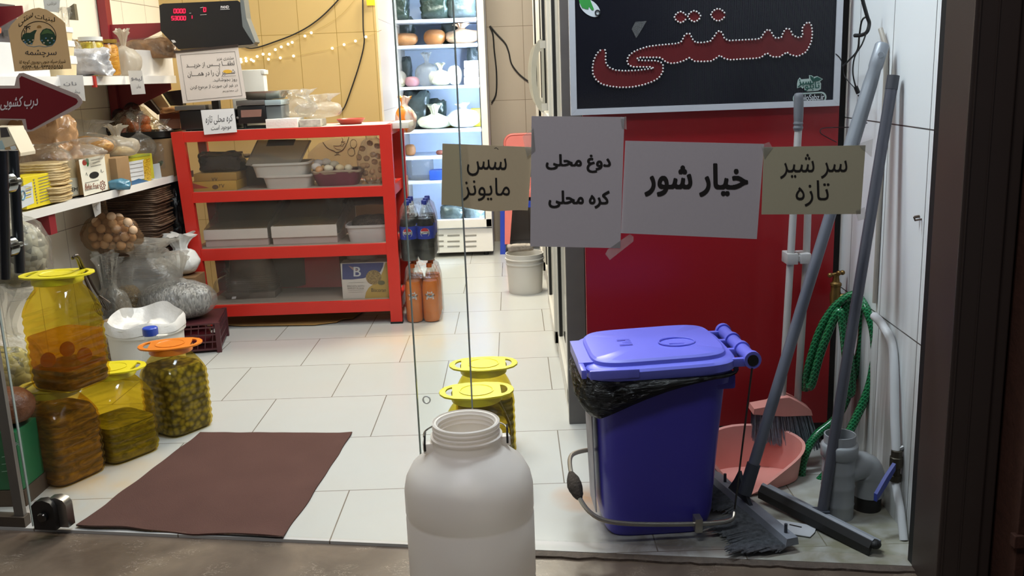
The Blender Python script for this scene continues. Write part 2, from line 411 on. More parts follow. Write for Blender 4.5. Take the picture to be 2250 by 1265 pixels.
floor_m = tiled('floor_tile', 'b7b8b5', '6e675e', .5037, .5068, -.62, 3.087, (0, 1), .5, .0022, .22, .03, ('b9a27c', .9, '5a5a5a'), 'b3aea6', spots=(((1.0, 2.62, 0), .55, 9, 1.3, '87846f'), ((.42, 2.66, 0), .26, 14, 1.2, '7a7266'), ((.20, 2.97, 0), .13, 3, 1.6, 'b98c62'), ((-.62, 5.0, 0), .5, 3, .5, 'c8ae88'), ((-1.6, 3.25, 0), .35, 6, .8, 'c8a878')))
m = MB(); m.prism([(-3.2, THR(-3.2), 0), (1.6, THR(1.6), 0), (1.6, 8.6, 0), (-3.2, 8.6, 0)], (0, 0, -.02)); fl = struct('floor', m, floor_m, smooth=False)
fl.data.transform(Matrix.Translation(fl.location)); fl.location = (0, 0, 0)   # keep pattern in place coordinates
def keep(o):
    o.data.transform(Matrix.Translation(o.location)); o.location = (0, 0, 0); return o
# stone step under the shop front and the street paving
t = NT('brown_marble'); base = t.ramp(t.noise(5, 6, dist=.6), [(.3, '4e4238'), (.55, '64574b'), (.75, '766858')])
mp = t.n('Mapping'); mp.inputs['Rotation'].default_value = (0, 0, .9); mp.inputs['Scale'].default_value = (1, 2.2, 1); t.l(t.tc(), mp.inputs[0])
f1 = t.noise(16, 5, mp.outputs[0], 2.2); ab = t.n('Math', operation='SUBTRACT'); t.l(f1, ab.inputs[0]); ab.inputs[1].default_value = .5; ab2 = t.n('Math', operation='ABSOLUTE'); t.l(ab.outputs[0], ab2.inputs[0])
mask = t.ramp(ab2.outputs[0], [(0, 'ffffff'), (.010, '000000')]); m2 = t.mix(1., mask, t.ramp(t.noise(7, 3), [(.52, '000000'), (.60, 'ffffff')]), 'MULTIPLY')
paving_m = t.done(t.pri(t.mix(m2, base, srgb('b5a999')), .34, 0, t.bump(t.noise(40, 3), .1, .004)))
m = MB(); m.prism([(-4, THR(-4)+.02, -.010), (4, THR(4)+.02, -.010), (4, -3, -.03), (-4, -3, -.03)], (0, 0, -.05)); keep(struct('pavement', m, paving_m, smooth=False))
m = MB(); q = [(-3.2, THR(-3.2)+.004, 0), (1.07, THR(1.07)+.004, 0)]
edge_m = M('step_edge_stone', '5a4e44', .8, var=.25, vs=30, bump=.6, bs=50)
rn_ = random.Random(2); xs_ = [-.05+1.14*i/46 for i in range(47)]; m.rings([[V((x, THR(x)+.004, -.001)), V((x, THR(x)-.022-rn_.uniform(0, .012), -.003)), V((x, THR(x)-.022-rn_.uniform(0, .012), -.05)), V((x, THR(x)+.004, -.05))] for x in xs_])
struct('trim_1', m, edge_m, smooth=False)
# left wall, back wall with its return, wall behind the chairs, right wall, ceiling
lw_m = tiled('left_wall_tile', 'e2dacb', '8a8074', .32, .61, .12, .695, (1, 2), 0, .002, .3, .05)
m = MB(); m.prism([(LWX(2.2), 2.2, 0), (LWX(6.7), 6.7, 0), (LWX(6.7)-.1, 6.7, 0), (LWX(2.2)-.1, 2.2, 0)], (0, 0, 2.9)); keep(struct('wall_left', m, lw_m, smooth=False))
yw_m = tiled('yellow_wall_panel', 'c4a86f', '8c7434', .2475, .60, -1.631, .515, (0, 2), 0, .0018, .35, .05)
m = MB(); m.box(-2.6, -.872, 6.42, 6.52, 0, 2.9); keep(struct('wall_back', m, yw_m, smooth=False))
rear_m = tiled('rear_wall_tile', 'a89c8e', '6b5c4c', .30, .60, -.19, .60, (0, 2), 0, .002, .4, .06)
m = MB(); m.box(-.872-.1, -.872, 6.52, 8.2, 0, 2.9); keep(struct('wall_return', m, rear_m, smooth=False))
m = MB(); m.box(-1.1, 1.6, 8.12, 8.22, 0, 2.9); keep(struct('wall_rear', m, rear_m, smooth=False))
rw_m = tiled('white_wall_tile', 'e8ebec', '4c4a48', .318, .609, 2.635, .605, (1, 2), 0, .0022, .28, .03, ('8f8672', 2.2, '3a3a3a'), streak=('6e6558', .75))
m = MB(); m.prism([(RWX(2.50), 2.50, 0), (RWX(8.2), 8.2, 0), (RWX(8.2)+.1, 8.2, 0), (RWX(2.5)+.1, 2.5, 0)], (0, 0, 2.9)); keep(struct('wall_right', m, rw_m, smooth=False))
m = MB(); m.prism([(-2.75, THR(-2.75), 2.9), (1.5, THR(1.5), 2.9), (1.6, 8.3, 2.9), (-2.75, 8.3, 2.9)], (0, 0, .1)); struct('ceiling', m, M('ceiling_paint', 'f0eee8', .8, var=.03), smooth=False)
# lamp housings on the ceiling
for nm, x, y, sx, sy, lb in (('ceiling_light', -.35, 3.75, 1.7, .9, 'large ceiling light over the front of the shop'), ('ceiling_light', -1.1, 5.1, 1.3, .7, 'ceiling light over the red rack'), ('ceiling_light', -.15, 6.25, .9, .6, 'ceiling light near the refrigerator'), ('ceiling_light', .15, 2.85, 1.0, .34, 'ceiling light just inside the glass front')):
    m = MB(); m.box(x-sx/2, x+sx/2, y-sy/2, y+sy/2, 2.86, 2.9, .005); solo(nm, m, M('lamp_housing', 'e8e8e8', .4), lb, 'ceiling light')
# ------------------------------------------------------------------ the shop front: brown metal post, dark outer wall
brown = M('brown_aluminium', '4c413b', .45, .3, var=.06, vs=6); black = M('black_rubber', '0b0b0c', .6)
rust = M('rusty_iron', '4a2a1c', .75, var=.2, vs=20, bump=.3)
m = MB(); m.box(1.090, 1.20, 2.30, 2.455, -.03, 2.9, .004); m.box(1.20, 1.235, 2.31, 2.45, -.03, 2.9, .004); m.box(1.10, 1.103, 2.296, 2.302, -.03, 2.9); m.box(1.145, 1.148, 2.297, 2.302, -.03, 2.9)
struct('trim_2', m, brown, smooth=False)
m = MB(); m.box(1.092, 1.115, 2.456, 2.485, -.02, 2.9); struct('trim_3', m, black, smooth=False)
m = MB(); m.box(1.247, 1.272, 2.21, 2.36, -.03, 2.9, .003); m.box(1.236, 1.262, 2.20, 2.225, .18, .215, .003); struct('trim_4', m, rust, smooth=False)
m = MB(); m.box(1.285, 1.9, 2.12, 2.5, -.03, 2.9, .004); keep(struct('wall_street', m, M('dark_outer_wall', '1f1a17', .7, var=.2, vs=9, bump=.3), smooth=False))
# ------------------------------------------------------------------ glass: fixed pane on the right, sliding door in front of it, fixed pane at far left
glass = film('clear_glass', 'fcfefd', .03, .0, .0)
gedge = M('green_glass_edge', '9aa49e', .2, spec=.8)
def gpane(name, x0, x1, y0, z0, z1, edges, cls):
    m = MB(); n = V((-GN[0], -GN[1], 0)).normalized()
    f = lambda x: V((x, y0-.155*x, 0))
    m.prism([f(x0)+V((0, 0, z0)), f(x1)+V((0, 0, z0)), f(x1)+V((0, 0, z1)), f(x0)+V((0, 0, z1))], n*.008)
    root = struct(name, m, glass, smooth=False)
    for x in edges:
        e = MB(); a = f(x); d = V((.988, -.153, 0))*.0016
        e.prism([a-d+V((0, 0, z0)), a+d+V((0, 0, z0)), a+d+V((0, 0, z1)), a-d+V((0, 0, z1))], n*.0085)
        o = build('glass_edge', e, gedge, root, smooth=False)
    return root
xl = PANEP.at(893, 500).x; xr = 1.09
win = gpane('window_1', xl, xr, 2.655, .012, 2.8, (xl,), 'pane')
dl, dr = DOORP.at(72, 1158).x, DOORP.at(1015, 430).x
door = gpane('door_1', dl, dr, 2.610, .012, 2.8, (dl, dr), 'pane')
m = MB(); p = DOORP.at(938, 877, .001)
m.lathe([(.0115, 0), (.0125, .002), (.0125, .006), (.009, .006), (.009, 0), (.0115, 0)], 24, M_=DOORP.m(p)); build('finger_hole', m, M('ground_glass_rim', 'd8dcd8', .2), door)
# black lock at the door's lower corner
m = MB(); a, b_ = DOORP.at(72, 1158, .03), DOORP.at(140, 1160, .03); c = DOORP.at(105, 1127, .02); w_ = (b_-a).length
F = DOORP.m(c); outl = [(-w_/2, -.055), (w_/2*.72, -.055), (w_/2*.72, .02)]+[(w_/2*.72*math.cos(t)-.004*(1-math.cos(t)), .02+.035*math.sin(t)) for t in (math.pi*i/12 for i in range(1, 12))]+[(-w_/2, .02)]
outl = [(-.045, -.052), (.032, -.052), (.032, .025), (.022, .042), (-.002, .05), (-.028, .046), (-.045, .03)]
m = MB(); plate(m, outl, [], .03, F); lk = build('lock', m, M('black_lock_body', '191614', .45), door, smooth=False)
m = MB(); plate(m, [(x*1.0+.03, y*1.0) for x, y in outl], [], .035, DOORP.m(c-DOORP.n*.025)); build('lock_plate', m, M('brushed_steel', '9a9690', .32, .9), door, smooth=False)
m = MB(); m.lathe([(.0, 0), (.016, 0), (.016, .012), (.013, .016), (.0, .016)], 20, M_=DOORP.m(c+DOORP.n*.014+V((-.004, 0, -.004)))); m.box(-.007, .007, -.0015, .0015, .0155, .0165, M_=DOORP.m(c+DOORP.n*.014+V((-.004, 0, -.004)), .5)); build('key_cylinder', m, M('dark_chrome', '4a4846', .2, .9), door)
# tall handles: black bars on both faces with round chrome clamps
bar = M('black_handle_bar', '15171a', .3, spec=.7); chrome = M('chrome', '8e9294', .14, 1.)
for x0, y0, x1, y1, off in ((4, 330, 12, 612, .055), (28, 330, 44, 598, -.055)):
    m = MB(); m.tube([DOORP.at(x0, y0, off), DOORP.at(x1, y1, off)], .016, 16); h = build('handle', m, bar, door)
for yy in (402, 542):
    m = MB(); F = DOORP.m(DOORP.at(14+(yy-402)*.03, yy, .0))
    m.lathe([(0, .05), (.012, .05), (.014, .03), (.030, .026), (.032, .010), (.032, -.012), (.012, -.03), (.012, -.055), (0, -.055)], 20, M_=F); m.tube([F @ V((0, 0, .03)), F @ V((.03, .012, .034))], .009, 10)
    build('handle_clamp', m, chrome, door)
# fixed pane and its profile at far left
xe = DOORP.at(46, 1163).x
lw = gpane('window_2', -3.0, xe, 2.640, .012, 2.8, (xe,), 'pane')
m = MB(); f = lambda x, y: V((x, y-.155*x, 0)); m.prism([f(xe-.03, 2.632), f(xe+.004, 2.632), f(xe+.004, 2.652), f(xe-.03, 2.652)], (0, 0, 2.8)); struct('trim_5', m, M('grey_door_profile', '6f6c66', .4, .4), lw, smooth=False)
m = MB(); m.prism([f(-3.0, 2.622), f(xe+.01, 2.622), f(xe+.01, 2.66), f(-3.0, 2.66)], (0, 0, .035)); build('bottom_rail', m, M('dirty_rail', '4b4136', .7, var=.2), lw, smooth=False)
# ------------------------------------------------------------------ stickers on the door
t = NT('kraft_sticker'); df = t.n('BsdfDiffuse'); df.inputs[0].default_value = srgb('dccaa8'); tl = t.n('BsdfTranslucent'); tl.inputs[0].default_value = srgb('d6c096'); ms = t.n('MixShader'); ms.inputs[0].default_value = .45; t.l(df.outputs[0], ms.inputs[1]); t.l(tl.outputs[0], ms.inputs[2]); kraft = t.done(ms.outputs[0]); ink = M('black_ink', '17130f', .6, var=.02); dkbrown = M('brown_ink', '2e1c10', .6, var=.02)
def sticker(name, pts, pl, mat, label, cat, off=.0015, thick=.0008, group=None):
    m = pquad(pl, pts, thick, off); return tag(build(name, m, mat, None, smooth=False), label, cat, group)
# shop sticker: arched kraft label
pts = [(32, 157), (18, 66), (24, 55), (38, 40), (55, 26), (72, 19), (86, 17), (102, 21), (120, 32), (135, 43), (143, 51), (157, 151)]
s1 = sticker('shop_sticker', pts, DOORP, kraft, 'arched kraft sticker with a waterfall emblem on the glass door', 'sticker')
P = DOORP; n0 = .0018
for s_, a in (('لبنیات', (77, 121, 29, 42, 9)), ('سنتی', (41, 73, 45, 61, -20))):
    ptext(s_, a[0], a[1], a[2], a[3], P, ink, s1, n0, a[4], 0, .012)
def pdisc(cx, cy, ra, rb, pl, off, mat, name, parent, n=28, cut=None, thick=.0006):
    pts = [(cx+ra*math.cos(2*math.pi*i/n), cy+rb*math.sin(2*math.pi*i/n)) for i in range(n)]
    if cut: pts = [(x, min(max(y, cut[0]), cut[1])) for x, y in pts]
    return build(name, pquad(pl, pts, thick, off), mat, parent, smooth=False)
def pring(pts, wpx, pl, off, mat, name, parent, closed=False):
    r = (pl.at(pts[0][0]+wpx, pts[0][1])-pl.at(*pts[0])).length/2
    return build(name, MB().tube([pl.at(x, y, off) for x, y in pts], r, 6, closed), mat, parent)
em = dict(g1=M('leaf_green_print', '5a7a44', .6), g2=M('dark_green_print', '2c4c34', .6), blue=M('blue_print', '6a94ac', .6), sun=M('sun_print', 'b48a4c', .6))
pring([(85+38*math.cos(t), 80+33*math.sin(t)) for t in (R_(-195+i*210/24) for i in range(25))], 1.5, P, n0, ink, 'emblem', s1)
build('emblem', pquad(P, [(88, 88), (88, 74), (94, 65), (102, 62), (111, 64), (119, 72), (123, 82), (122, 90), (116, 98), (104, 101), (93, 96)], .0006, n0), em['g2'], s1, smooth=False)
build('emblem', pquad(P, [(48, 84), (50, 76), (58, 72), (66, 72), (76, 66), (81, 66), (76, 76), (75, 88), (70, 97), (58, 98), (50, 92)], .0006, n0), em['g2'], s1, smooth=False)
build('emblem', pquad(P, [(90, 76), (96, 66), (104, 64), (113, 69), (118, 75), (104, 73)], .0006, n0+.0006), em['g1'], s1, smooth=False)
pdisc(86, 60, 5, 4.5, P, n0, em['sun'], 'emblem', s1, cut=(0, 62))
for i in range(14):
    x, y = ((52+i*3.4, 88+(i % 3)*4) if i < 7 else (92+(i-7)*4.4, 84+(i % 3)*5)); pdisc(x, y, 2.1, 1.7, P, n0+.0012, em['blue'] if i % 2 else M('pale_print', 'd8c8a8', .6), 'emblem', s1, 10)
for a, b2 in (((57, 72), (60, 58)), ((60, 60), (53, 58)), ((60, 60), (67, 58)), ((60, 60), (56, 64)), ((60, 59), (66, 64)), ((54, 74), (53, 66))): pring([a, ((a[0]+b2[0])/2, (a[1]+b2[1])/2-1), b2], 1.6, P, n0, ink, 'emblem', s1)
pring([(52, 92), (60, 100), (74, 103), (86, 101), (100, 103), (114, 100), (121, 92)], 1.2, P, n0, em['blue'], 'emblem', s1)
ptext('سرچشمه', 55, 124, 109, 126, P, M('ink_blue', '28323f', .6), s1, n0, 0, 1, .01)
ptext('شیراز-سپاه جنوبی-روبروی کوچه ۱۵', 42, 144, 132, 143, P, ink, s1, n0, -2, 1, .012)
ptext('۰۹۳۳۵۱۶۵۸۵۵-۰۹۱۶۴۴۰۰۹۸', 46, 138, 144, 153, P, ink, s1, n0, -2, 1, .015)
# arrow sticker
arr = [(-40, 188), (32, 188), (36, 170), (42, 161), (52, 160), (172, 208), (180, 218), (181, 226), (174, 236), (72, 288), (60, 290), (54, 284), (48, 264), (-40, 262)]
s2 = sticker('arrow_sticker', arr, DOORP, M('arrow_border', 'c4b0a4', .6, var=.03), 'dark red arrow sticker with white lettering pointing right on the glass door', 'sticker', .0015)
build('arrow', pquad(P, [(-40, 195), (44, 194), (42, 172), (47, 167), (168, 217), (171, 223), (167, 229), (68, 285), (60, 284), (56, 261), (-40, 259)], .0007, n0+.0003), M('dark_red_print', '7a101a', .5, var=.03), s2, smooth=False)
ptext('درب کشویی', 0, 82, 213, 243, P, M('white_print', 'efe4e2', .6), s2, n0+.0012, -4, 4, .02)
# ================================================================== right side: side panel, sign, notes on the glass
red = M('red_panel_paint', '8e1119', .35, var=.04, vs=3)
PNL = Pl((0, 3.36, 0), (0, -1, 0))
m = MB(); m.box(.245, 1.142, 3.36, 3.385, .085, 2.75, .002); t_ = thing('side_panel', 'tall dark red panel behind the blue bin and brooms', 'panel', (.69, 3.37, 0)); build('board', m, red, t_, smooth=False)
m = MB(); m.box(1.142, 1.175, 3.40, 3.66, 0, 2.75); build('gap_filler', m, M('base_gap_black', '100e0d', .7), t_, smooth=False)  # added black strip standing in for the dark gap beside the wall
m = MB(); m.box(.29, 1.12, 3.37, 3.64, 0, .085); build('base', m, M('base_gap_black', '100e0d', .7), t_, smooth=False)
# black sign with a white frame
SG = Pl((0, 3.345, 0), (0, -1, 0)); X0, X1 = SG.at(1252, 150).x, SG.at(1846, 110).x; Z0 = SG.at(1540, 243).z
sign = thing('shop_sign', 'black sign with red dotted Persian lettering in a white frame', 'sign', ((X0+X1)/2, 3.345, Z0))
t = NT('ribbed_black_board'); wv = t.n('TexWave', bands_direction='X'); wv.inputs['Scale'].default_value = 95; t.l(t.tc(), wv.inputs['Vector'])
bb_m = t.done(t.pri(srgb('12121a'), .25, 0, t.bump(wv.outputs['Fac'], .25, .002)))
m = MB(); m.box(X0+.012, X1-.012, 3.337, 3.355, Z0+.012, 2.35); build('board', m, bb_m, sign, smooth=False)
frm = M('white_aluminium_frame', 'b9bac0', .35, .1, var=.02)
fb = .021
m = MB(); fo = 3.330
for pts in ([(X0, Z0), (X1, Z0), (X1-fb, Z0+fb), (X0+fb, Z0+fb)], [(X0, Z0+.0004), (X0+fb, Z0+fb+.0004), (X0+fb, 2.36), (X0, 2.36)], [(X1, Z0+.0004), (X1, 2.36), (X1-fb, 2.36), (X1-fb, Z0+fb+.0004)]):
    m.prism([(x, fo, z) for x, z in pts], (0, .028, 0))
build('frame', m, frm, sign, smooth=False)
c9 = lambda L: [(1140+.24889*x, .24889*y) for x, y in L]
c10 = lambda L: [(1640+.26092*x, .26092*y) for x, y in L]
top = c9([(735, 435), (760, 440), (768, 470), (765, 520), (770, 560), (795, 595), (850, 620), (930, 627), (1050, 622), (1130, 612), (1190, 603), (1168, 592), (1100, 592), (1000, 592), (962, 565), (955, 530), (970, 495), (1010, 460), (1060, 437), (1140, 412), (1230, 400), (1400, 385), (1440, 365), (1460, 318), (1488, 295), (1512, 300), (1532, 345), (1560, 375), (1620, 378), (1690, 365), (1728, 318), (1750, 283), (1775, 272), (1797, 295), (1815, 340), (1850, 360), (1950, 355), (2090, 348)])
rgt = c10([(120, 325), (145, 285), (165, 257), (192, 250), (213, 275), (235, 318), (262, 323), (295, 315), (312, 270), (335, 243), (360, 243), (378, 268), (390, 293), (428, 317), (460, 313), (475, 295), (470, 262), (475, 225), (495, 203), (520, 186), (540, 198), (550, 225), (556, 280), (550, 340), (540, 370), (515, 420), (495, 445), (450, 468), (420, 475), (365, 460), (342, 440), (320, 455), (280, 480), (230, 482), (200, 470), (178, 450), (155, 460), (125, 485), (70, 493)])
bot = c9([(2009, 520), (1860, 530), (1810, 515), (1775, 490), (1750, 510), (1700, 540), (1620, 545), (1550, 542), (1505, 512), (1450, 540), (1400, 555), (1350, 562), (1300, 550), (1265, 520), (1240, 508), (1060, 508), (1042, 521), (1060, 534), (1215, 537), (1255, 552), (1275, 580), (1270, 640), (1235, 690), (1180, 722), (1100, 750), (1000, 770), (900, 773), (815, 765), (735, 745), (685, 710), (655, 660), (650, 600), (660, 540), (680, 490), (705, 455)])
word = top+rgt+bot
dots = [[(cx+rx*math.copysign(abs(math.cos(a))**1.25, math.cos(a)), cy+ry*math.copysign(abs(math.sin(a))**1.25, math.sin(a))) for a in (2*math.pi*i/20 for i in range(20))] for cx, cy, rx, ry in ((1495.5, 38, 13.5, 12), (1525.5, 36, 14, 12), (1578, 33, 16, 13.5))]
tor = M('sign_red_print', '581417', .4, var=.08, vs=30)
SF = Pl((0, 3.3365, 0), (0, -1, 0))
cw = SF.at(1550, 120); Fw = SF.m(cw)
for L in [word]+dots:
    m = MB(); plate(m, [((SF.at(x, y)-cw).x, (SF.at(x, y)-cw).z) for x, y in L], [], .0012, Fw); build('letter', m, tor, sign, smooth=False)
led = M('clear_led', 'c9c4c2', .3); pts_led = []
def resample(L, d):
    o = []; acc = 0
    for a, b in zip(L, L[1:]+L[:1]):
        n = math.hypot(b[0]-a[0], b[1]-a[1]); p = d-acc
        while p < n: o.append((a[0]+(b[0]-a[0])*p/n, a[1]+(b[1]-a[1])*p/n)); p += d
        acc = (acc+n) % d
    return o
cx = [sum(p[0] for p in word)/len(word), sum(p[1] for p in word)/len(word)]
pts_led = resample(word, 7.1)+[q for L in dots for q in resample(L, 6.4)]
m = MB(); m.ball((0, 0, 0), (.0034, .004, .0034), 8, 6); l0 = build('led', m, led, sign, world=False)
rest = MB(); tmpc = WM[sign.name].inverted()
for i, (x, y) in enumerate(pts_led):
    p = SF.at(x, y, .0025)
    if i == 0: l0.location = tmpc @ p
    elif i < 100: c = l0.copy(); COL.objects.link(c); c.parent = sign; c.location = tmpc @ p
    else: rest.ball(p, (.0034, .004, .0034), 8, 6)
o = build('led_dots', rest, led, sign); o['kind'] = 'stuff'
wh = M('white_sticker_print', 'c4c8cc', .5, var=.02)
e = build('tap_sticker', pquad(SF, [(1296+26*math.cos(a)*.80-20*math.sin(a)*.45, 17+26*math.cos(a)*.62+20*math.sin(a)*.62) for a in (2*math.pi*i/32 for i in range(32))], .001, .0012), wh, sign, smooth=False)
build('pointing_hand', pquad(SF, [(1271, -6), (1296, -6), (1298, 3), (1305, 20), (1303, 23), (1299, 21), (1294, 14), (1293, 20), (1288, 20), (1283, 18), (1279, 17), (1273, 5)], .001, .0022), M('green_print', '2f8a3a', .5), e, smooth=False)
build('tap_ring', MB().tube([SF.at(1313+5*math.cos(a), 28+5.5*math.sin(a), .0022) for a in (2*math.pi*i/20 for i in range(20))], .0022, 6, True), M('dark_print', '16181c', .5), e)
tg = M('teal_print', '14463c', .5); tl_ = M('pale_outline_print', '9fb0aa', .5)
k = lambda L: [(1740+.10274*x, 130+.10274*y) for x, y in L]
e = build('maker_logo', pquad(SF, k([(110, 620), (110, 520), (130, 440), (170, 390), (200, 430), (370, 415), (365, 340), (420, 345), (470, 380), (540, 360), (665, 425), (600, 480), (625, 520), (620, 640), (560, 672), (470, 680), (330, 690), (270, 660), (260, 590), (230, 630), (190, 595)]), .0008, .0012), tl_, sign, smooth=False)
ptext('لسبز', 1753, 1788, 171, 192, SF, tg, e, .0022, -2, 0, .03); ptext('تابلو', 1768, 1801, 181, 200, SF, tg, e, .0028, -2, 0, .02)
build('leaf', pquad(SF, k([(465, 480), (475, 410), (545, 375), (640, 425), (560, 470)]), .0008, .0022), tg, e, smooth=False)
build('leaf', pquad(SF, k([(385, 350), (430, 370), (450, 420), (440, 470), (400, 420)]), .0008, .0022), tg, e, smooth=False)
pill = rrect(74, 24, 11.8, 6)
e = build('web_address_badge', pquad(SF, [(1779+x-.04*y, 215-y-.06*x) for x, y in pill], .0008, .0012), tl_, sign, smooth=False)
build('badge_field', pquad(SF, [(1779+x*.90-.04*y, 215-y*.72-.06*x) for x, y in pill], .0008, .0022), M('badge_black', '0c0d14', .4), e, smooth=False)
ptext('TabloSabz.ir', 1748, 1811, 209, 222, SF, wh, e, .0032, -3, 0, .01)
# strip of clear tape stuck on the sign
tape = film('clear_tape', 'f2f2f0', .10, .10, .15)
sticker('tape_strip', [(1388, 64), (1396, 48), (1421, 46), (1413, 60), (1398, 84)], SF, tape, 'scrap of clear tape stuck on the black sign above the lettering', 'tape', .002, .0003)
# ------------------------------------------------------------------ paper notes taped on the glass
def sheet(name, corners, pl, off, mat, label, nx=14, ny=10, wob=.004, seed=0, wave=0, cat='note', group=None):
    """hand-hung sheet: corners TL,TR,BR,BL in the photo, slightly bowed off the glass"""
    TL, TR, BR, BL = [pl.at(x, y, off) for x, y in corners]; m = MB()
    def f(u, v):
        p = TL.lerp(TR, u).lerp(BL.lerp(BR, u), v); q = noise.noise(V((u*2.2+seed*9, v*1.8, seed)))
        e = min(u, 1-u, v, 1-v)*2
        p = p+pl.n*(wob*(.5+.5*q)*e)
        if wave: p.z += wave*math.sin(u*7+seed)*max(0, v-.6)
        return p
    m.grid(f, nx, ny, .0004); return tag(build(name, m, mat, None, ang=80), label, cat, group)
pp = M('grey_lit_paper', 'c4bfc2', .55, var=.02, vs=120); cp = M('cream_paper', 'd0c09c', .6, var=.02, vs=120)
GP = PANEP; pt = dict(bold=.012)
def note_text(s, x0, x1, y0, y1, par, off, dy=0, bold=0): return ptext(s, x0, x1, y0, y1, GP, ink, par, off, dy, 0, bold)
n1_ = sheet('paper_note', [(972, 315), (1170, 323), (1160, 466), (970, 453)], GP, .001, cp, 'beige paper note taped on the glass, leftmost of the four', 18, 10, .0012, 1, .012)
note_text('سس', 1026, 1113, 346, 386, n1_, .0024, 2, .004); note_text('مایونز', 1016, 1120, 390, 441, n1_, .0024, 1, .004); build('pen_mark', MB().tube([GP.at(1086, 326, .002), GP.at(1090, 324, .002), GP.at(1095, 328, .002)], .0008, 5), ink, n1_)
n2_ = sheet('paper_note', [(1168, 255), (1372, 257), (1363, 545), (1165, 541)], GP, .0045, pp, 'tall grey paper note with two lines, tallest on the glass', 12, 16, .0012, 2)
note_text('دوغ محلی', 1199, 1342, 338, 378, n2_, .0059, 2, .034); note_text('کره محلی', 1205, 1339, 418, 457, n2_, .0059, 1, .034)
n3_ = sheet('paper_note', [(1374, 309), (1679, 316), (1663, 525), (1364, 512)], GP, .001, pp, 'wide grey paper note with big bold lettering on the glass', 18, 12, .0012, 3)
note_text('خیار شور', 1416, 1643, 358, 431, n3_, .0024, 2, .032)
n4_ = sheet('paper_note', [(1678, 323), (1902, 319), (1891, 470), (1673, 471)], GP, .0045, M('greenish_paper', 'b9b598', .55, var=.02, vs=120), 'greenish paper note taped on the glass, rightmost of the four', 14, 10, .0012, 4)
note_text('سر شیر', 1714, 1861, 338, 393, n4_, .0059, -1, .002); note_text('تازه', 1748, 1822, 396, 453, n4_, .0059, 0, .002)
for i, (q, lb) in enumerate((([(1335, 548), (1384, 514), (1392, 520), (1392, 530), (1340, 571), (1330, 558)], 'long strip of clear tape under the wide note'), ([(1672, 318), (1690, 312), (1698, 325), (1680, 350)], 'scrap of clear tape between the two right notes'), ([(1886, 316), (1918, 305), (1915, 345), (1892, 325)], 'scrap of clear tape at the upper corner of the rightmost note'), ([(1880, 462), (1900, 455), (1903, 480), (1885, 485)], 'scrap of clear tape at the lower corner of the rightmost note'), ([(1148, 300), (1172, 280), (1176, 330), (1158, 345)], 'scrap of clear tape joining the beige note to the tall one'), ([(1363, 258), (1376, 256), (1377, 285), (1366, 280)], 'scrap of clear tape at the upper right corner of the tall note'))):
    sticker('tape_strip', q, GP, tape, lb, 'tape', .0062+.0004*i, .0003)
# ------------------------------------------------------------------ blue pedal bin
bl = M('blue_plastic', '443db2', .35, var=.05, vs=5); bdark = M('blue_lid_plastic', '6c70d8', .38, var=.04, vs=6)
bn = thing('pedal_bin', 'blue pedal bin with a black liner on the tiled floor behind the glass', 'trash bin', (.400, 2.815, 0), R_(3)); bn.scale = (1, 1, 1.045)
m = MB(); prof = [(.150, .125, .0), (.160, .135, .012), (.172, .148, .06), (.186, .158, .30), (.196, .168, .44), (.200, .172, .47), (.214, .185, .472), (.216, .187, .500), (.205, .178, .500), (.190, .160, .46)]
m.rings([superring(a, b, z, 5.5, 56, 0, (.010*(z/.5), 0)) for a, b, z in prof]); m.box(.155, .225, -.16, .16, .45, .497, .01); build('body', m, bl, bn, world=False)
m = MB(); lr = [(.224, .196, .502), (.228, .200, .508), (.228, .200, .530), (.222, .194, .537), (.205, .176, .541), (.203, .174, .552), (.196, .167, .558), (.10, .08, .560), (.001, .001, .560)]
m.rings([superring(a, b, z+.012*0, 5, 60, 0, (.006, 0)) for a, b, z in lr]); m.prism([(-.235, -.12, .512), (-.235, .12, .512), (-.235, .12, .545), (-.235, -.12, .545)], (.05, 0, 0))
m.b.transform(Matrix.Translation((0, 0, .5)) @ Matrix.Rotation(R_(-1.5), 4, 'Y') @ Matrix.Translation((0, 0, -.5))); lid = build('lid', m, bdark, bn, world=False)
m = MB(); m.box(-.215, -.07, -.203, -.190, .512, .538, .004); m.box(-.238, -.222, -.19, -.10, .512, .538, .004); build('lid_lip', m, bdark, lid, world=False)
m = MB(); m.tube([V((x*.055+.075, y*.045-.035, .5645)) for x, y in ell(1, 1, 24)], .0025, 6, True); o = build('lid_badge', m, bdark, lid, world=False)
for i in range(5):
    q = MB(); q.box(-.10+(i % 3)*.012, -.06, -.03+i*.018, -.022+i*.018, .5615, .5625) if i < 4 else q.box(.05, .095, -.05, -.04, .562, .5635); build('embossed_mark', q, bdark, lid, world=False)
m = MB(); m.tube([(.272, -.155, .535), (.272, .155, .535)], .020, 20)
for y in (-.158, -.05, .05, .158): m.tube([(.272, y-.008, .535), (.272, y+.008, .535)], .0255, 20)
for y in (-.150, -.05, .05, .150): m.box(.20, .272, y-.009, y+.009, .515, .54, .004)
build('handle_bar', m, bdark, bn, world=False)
m = MB(); m.tube([(.272, -.168, .535), (.272, -.164, .535)], .0165, 18); build('bar_end', m, black, bn, world=False)
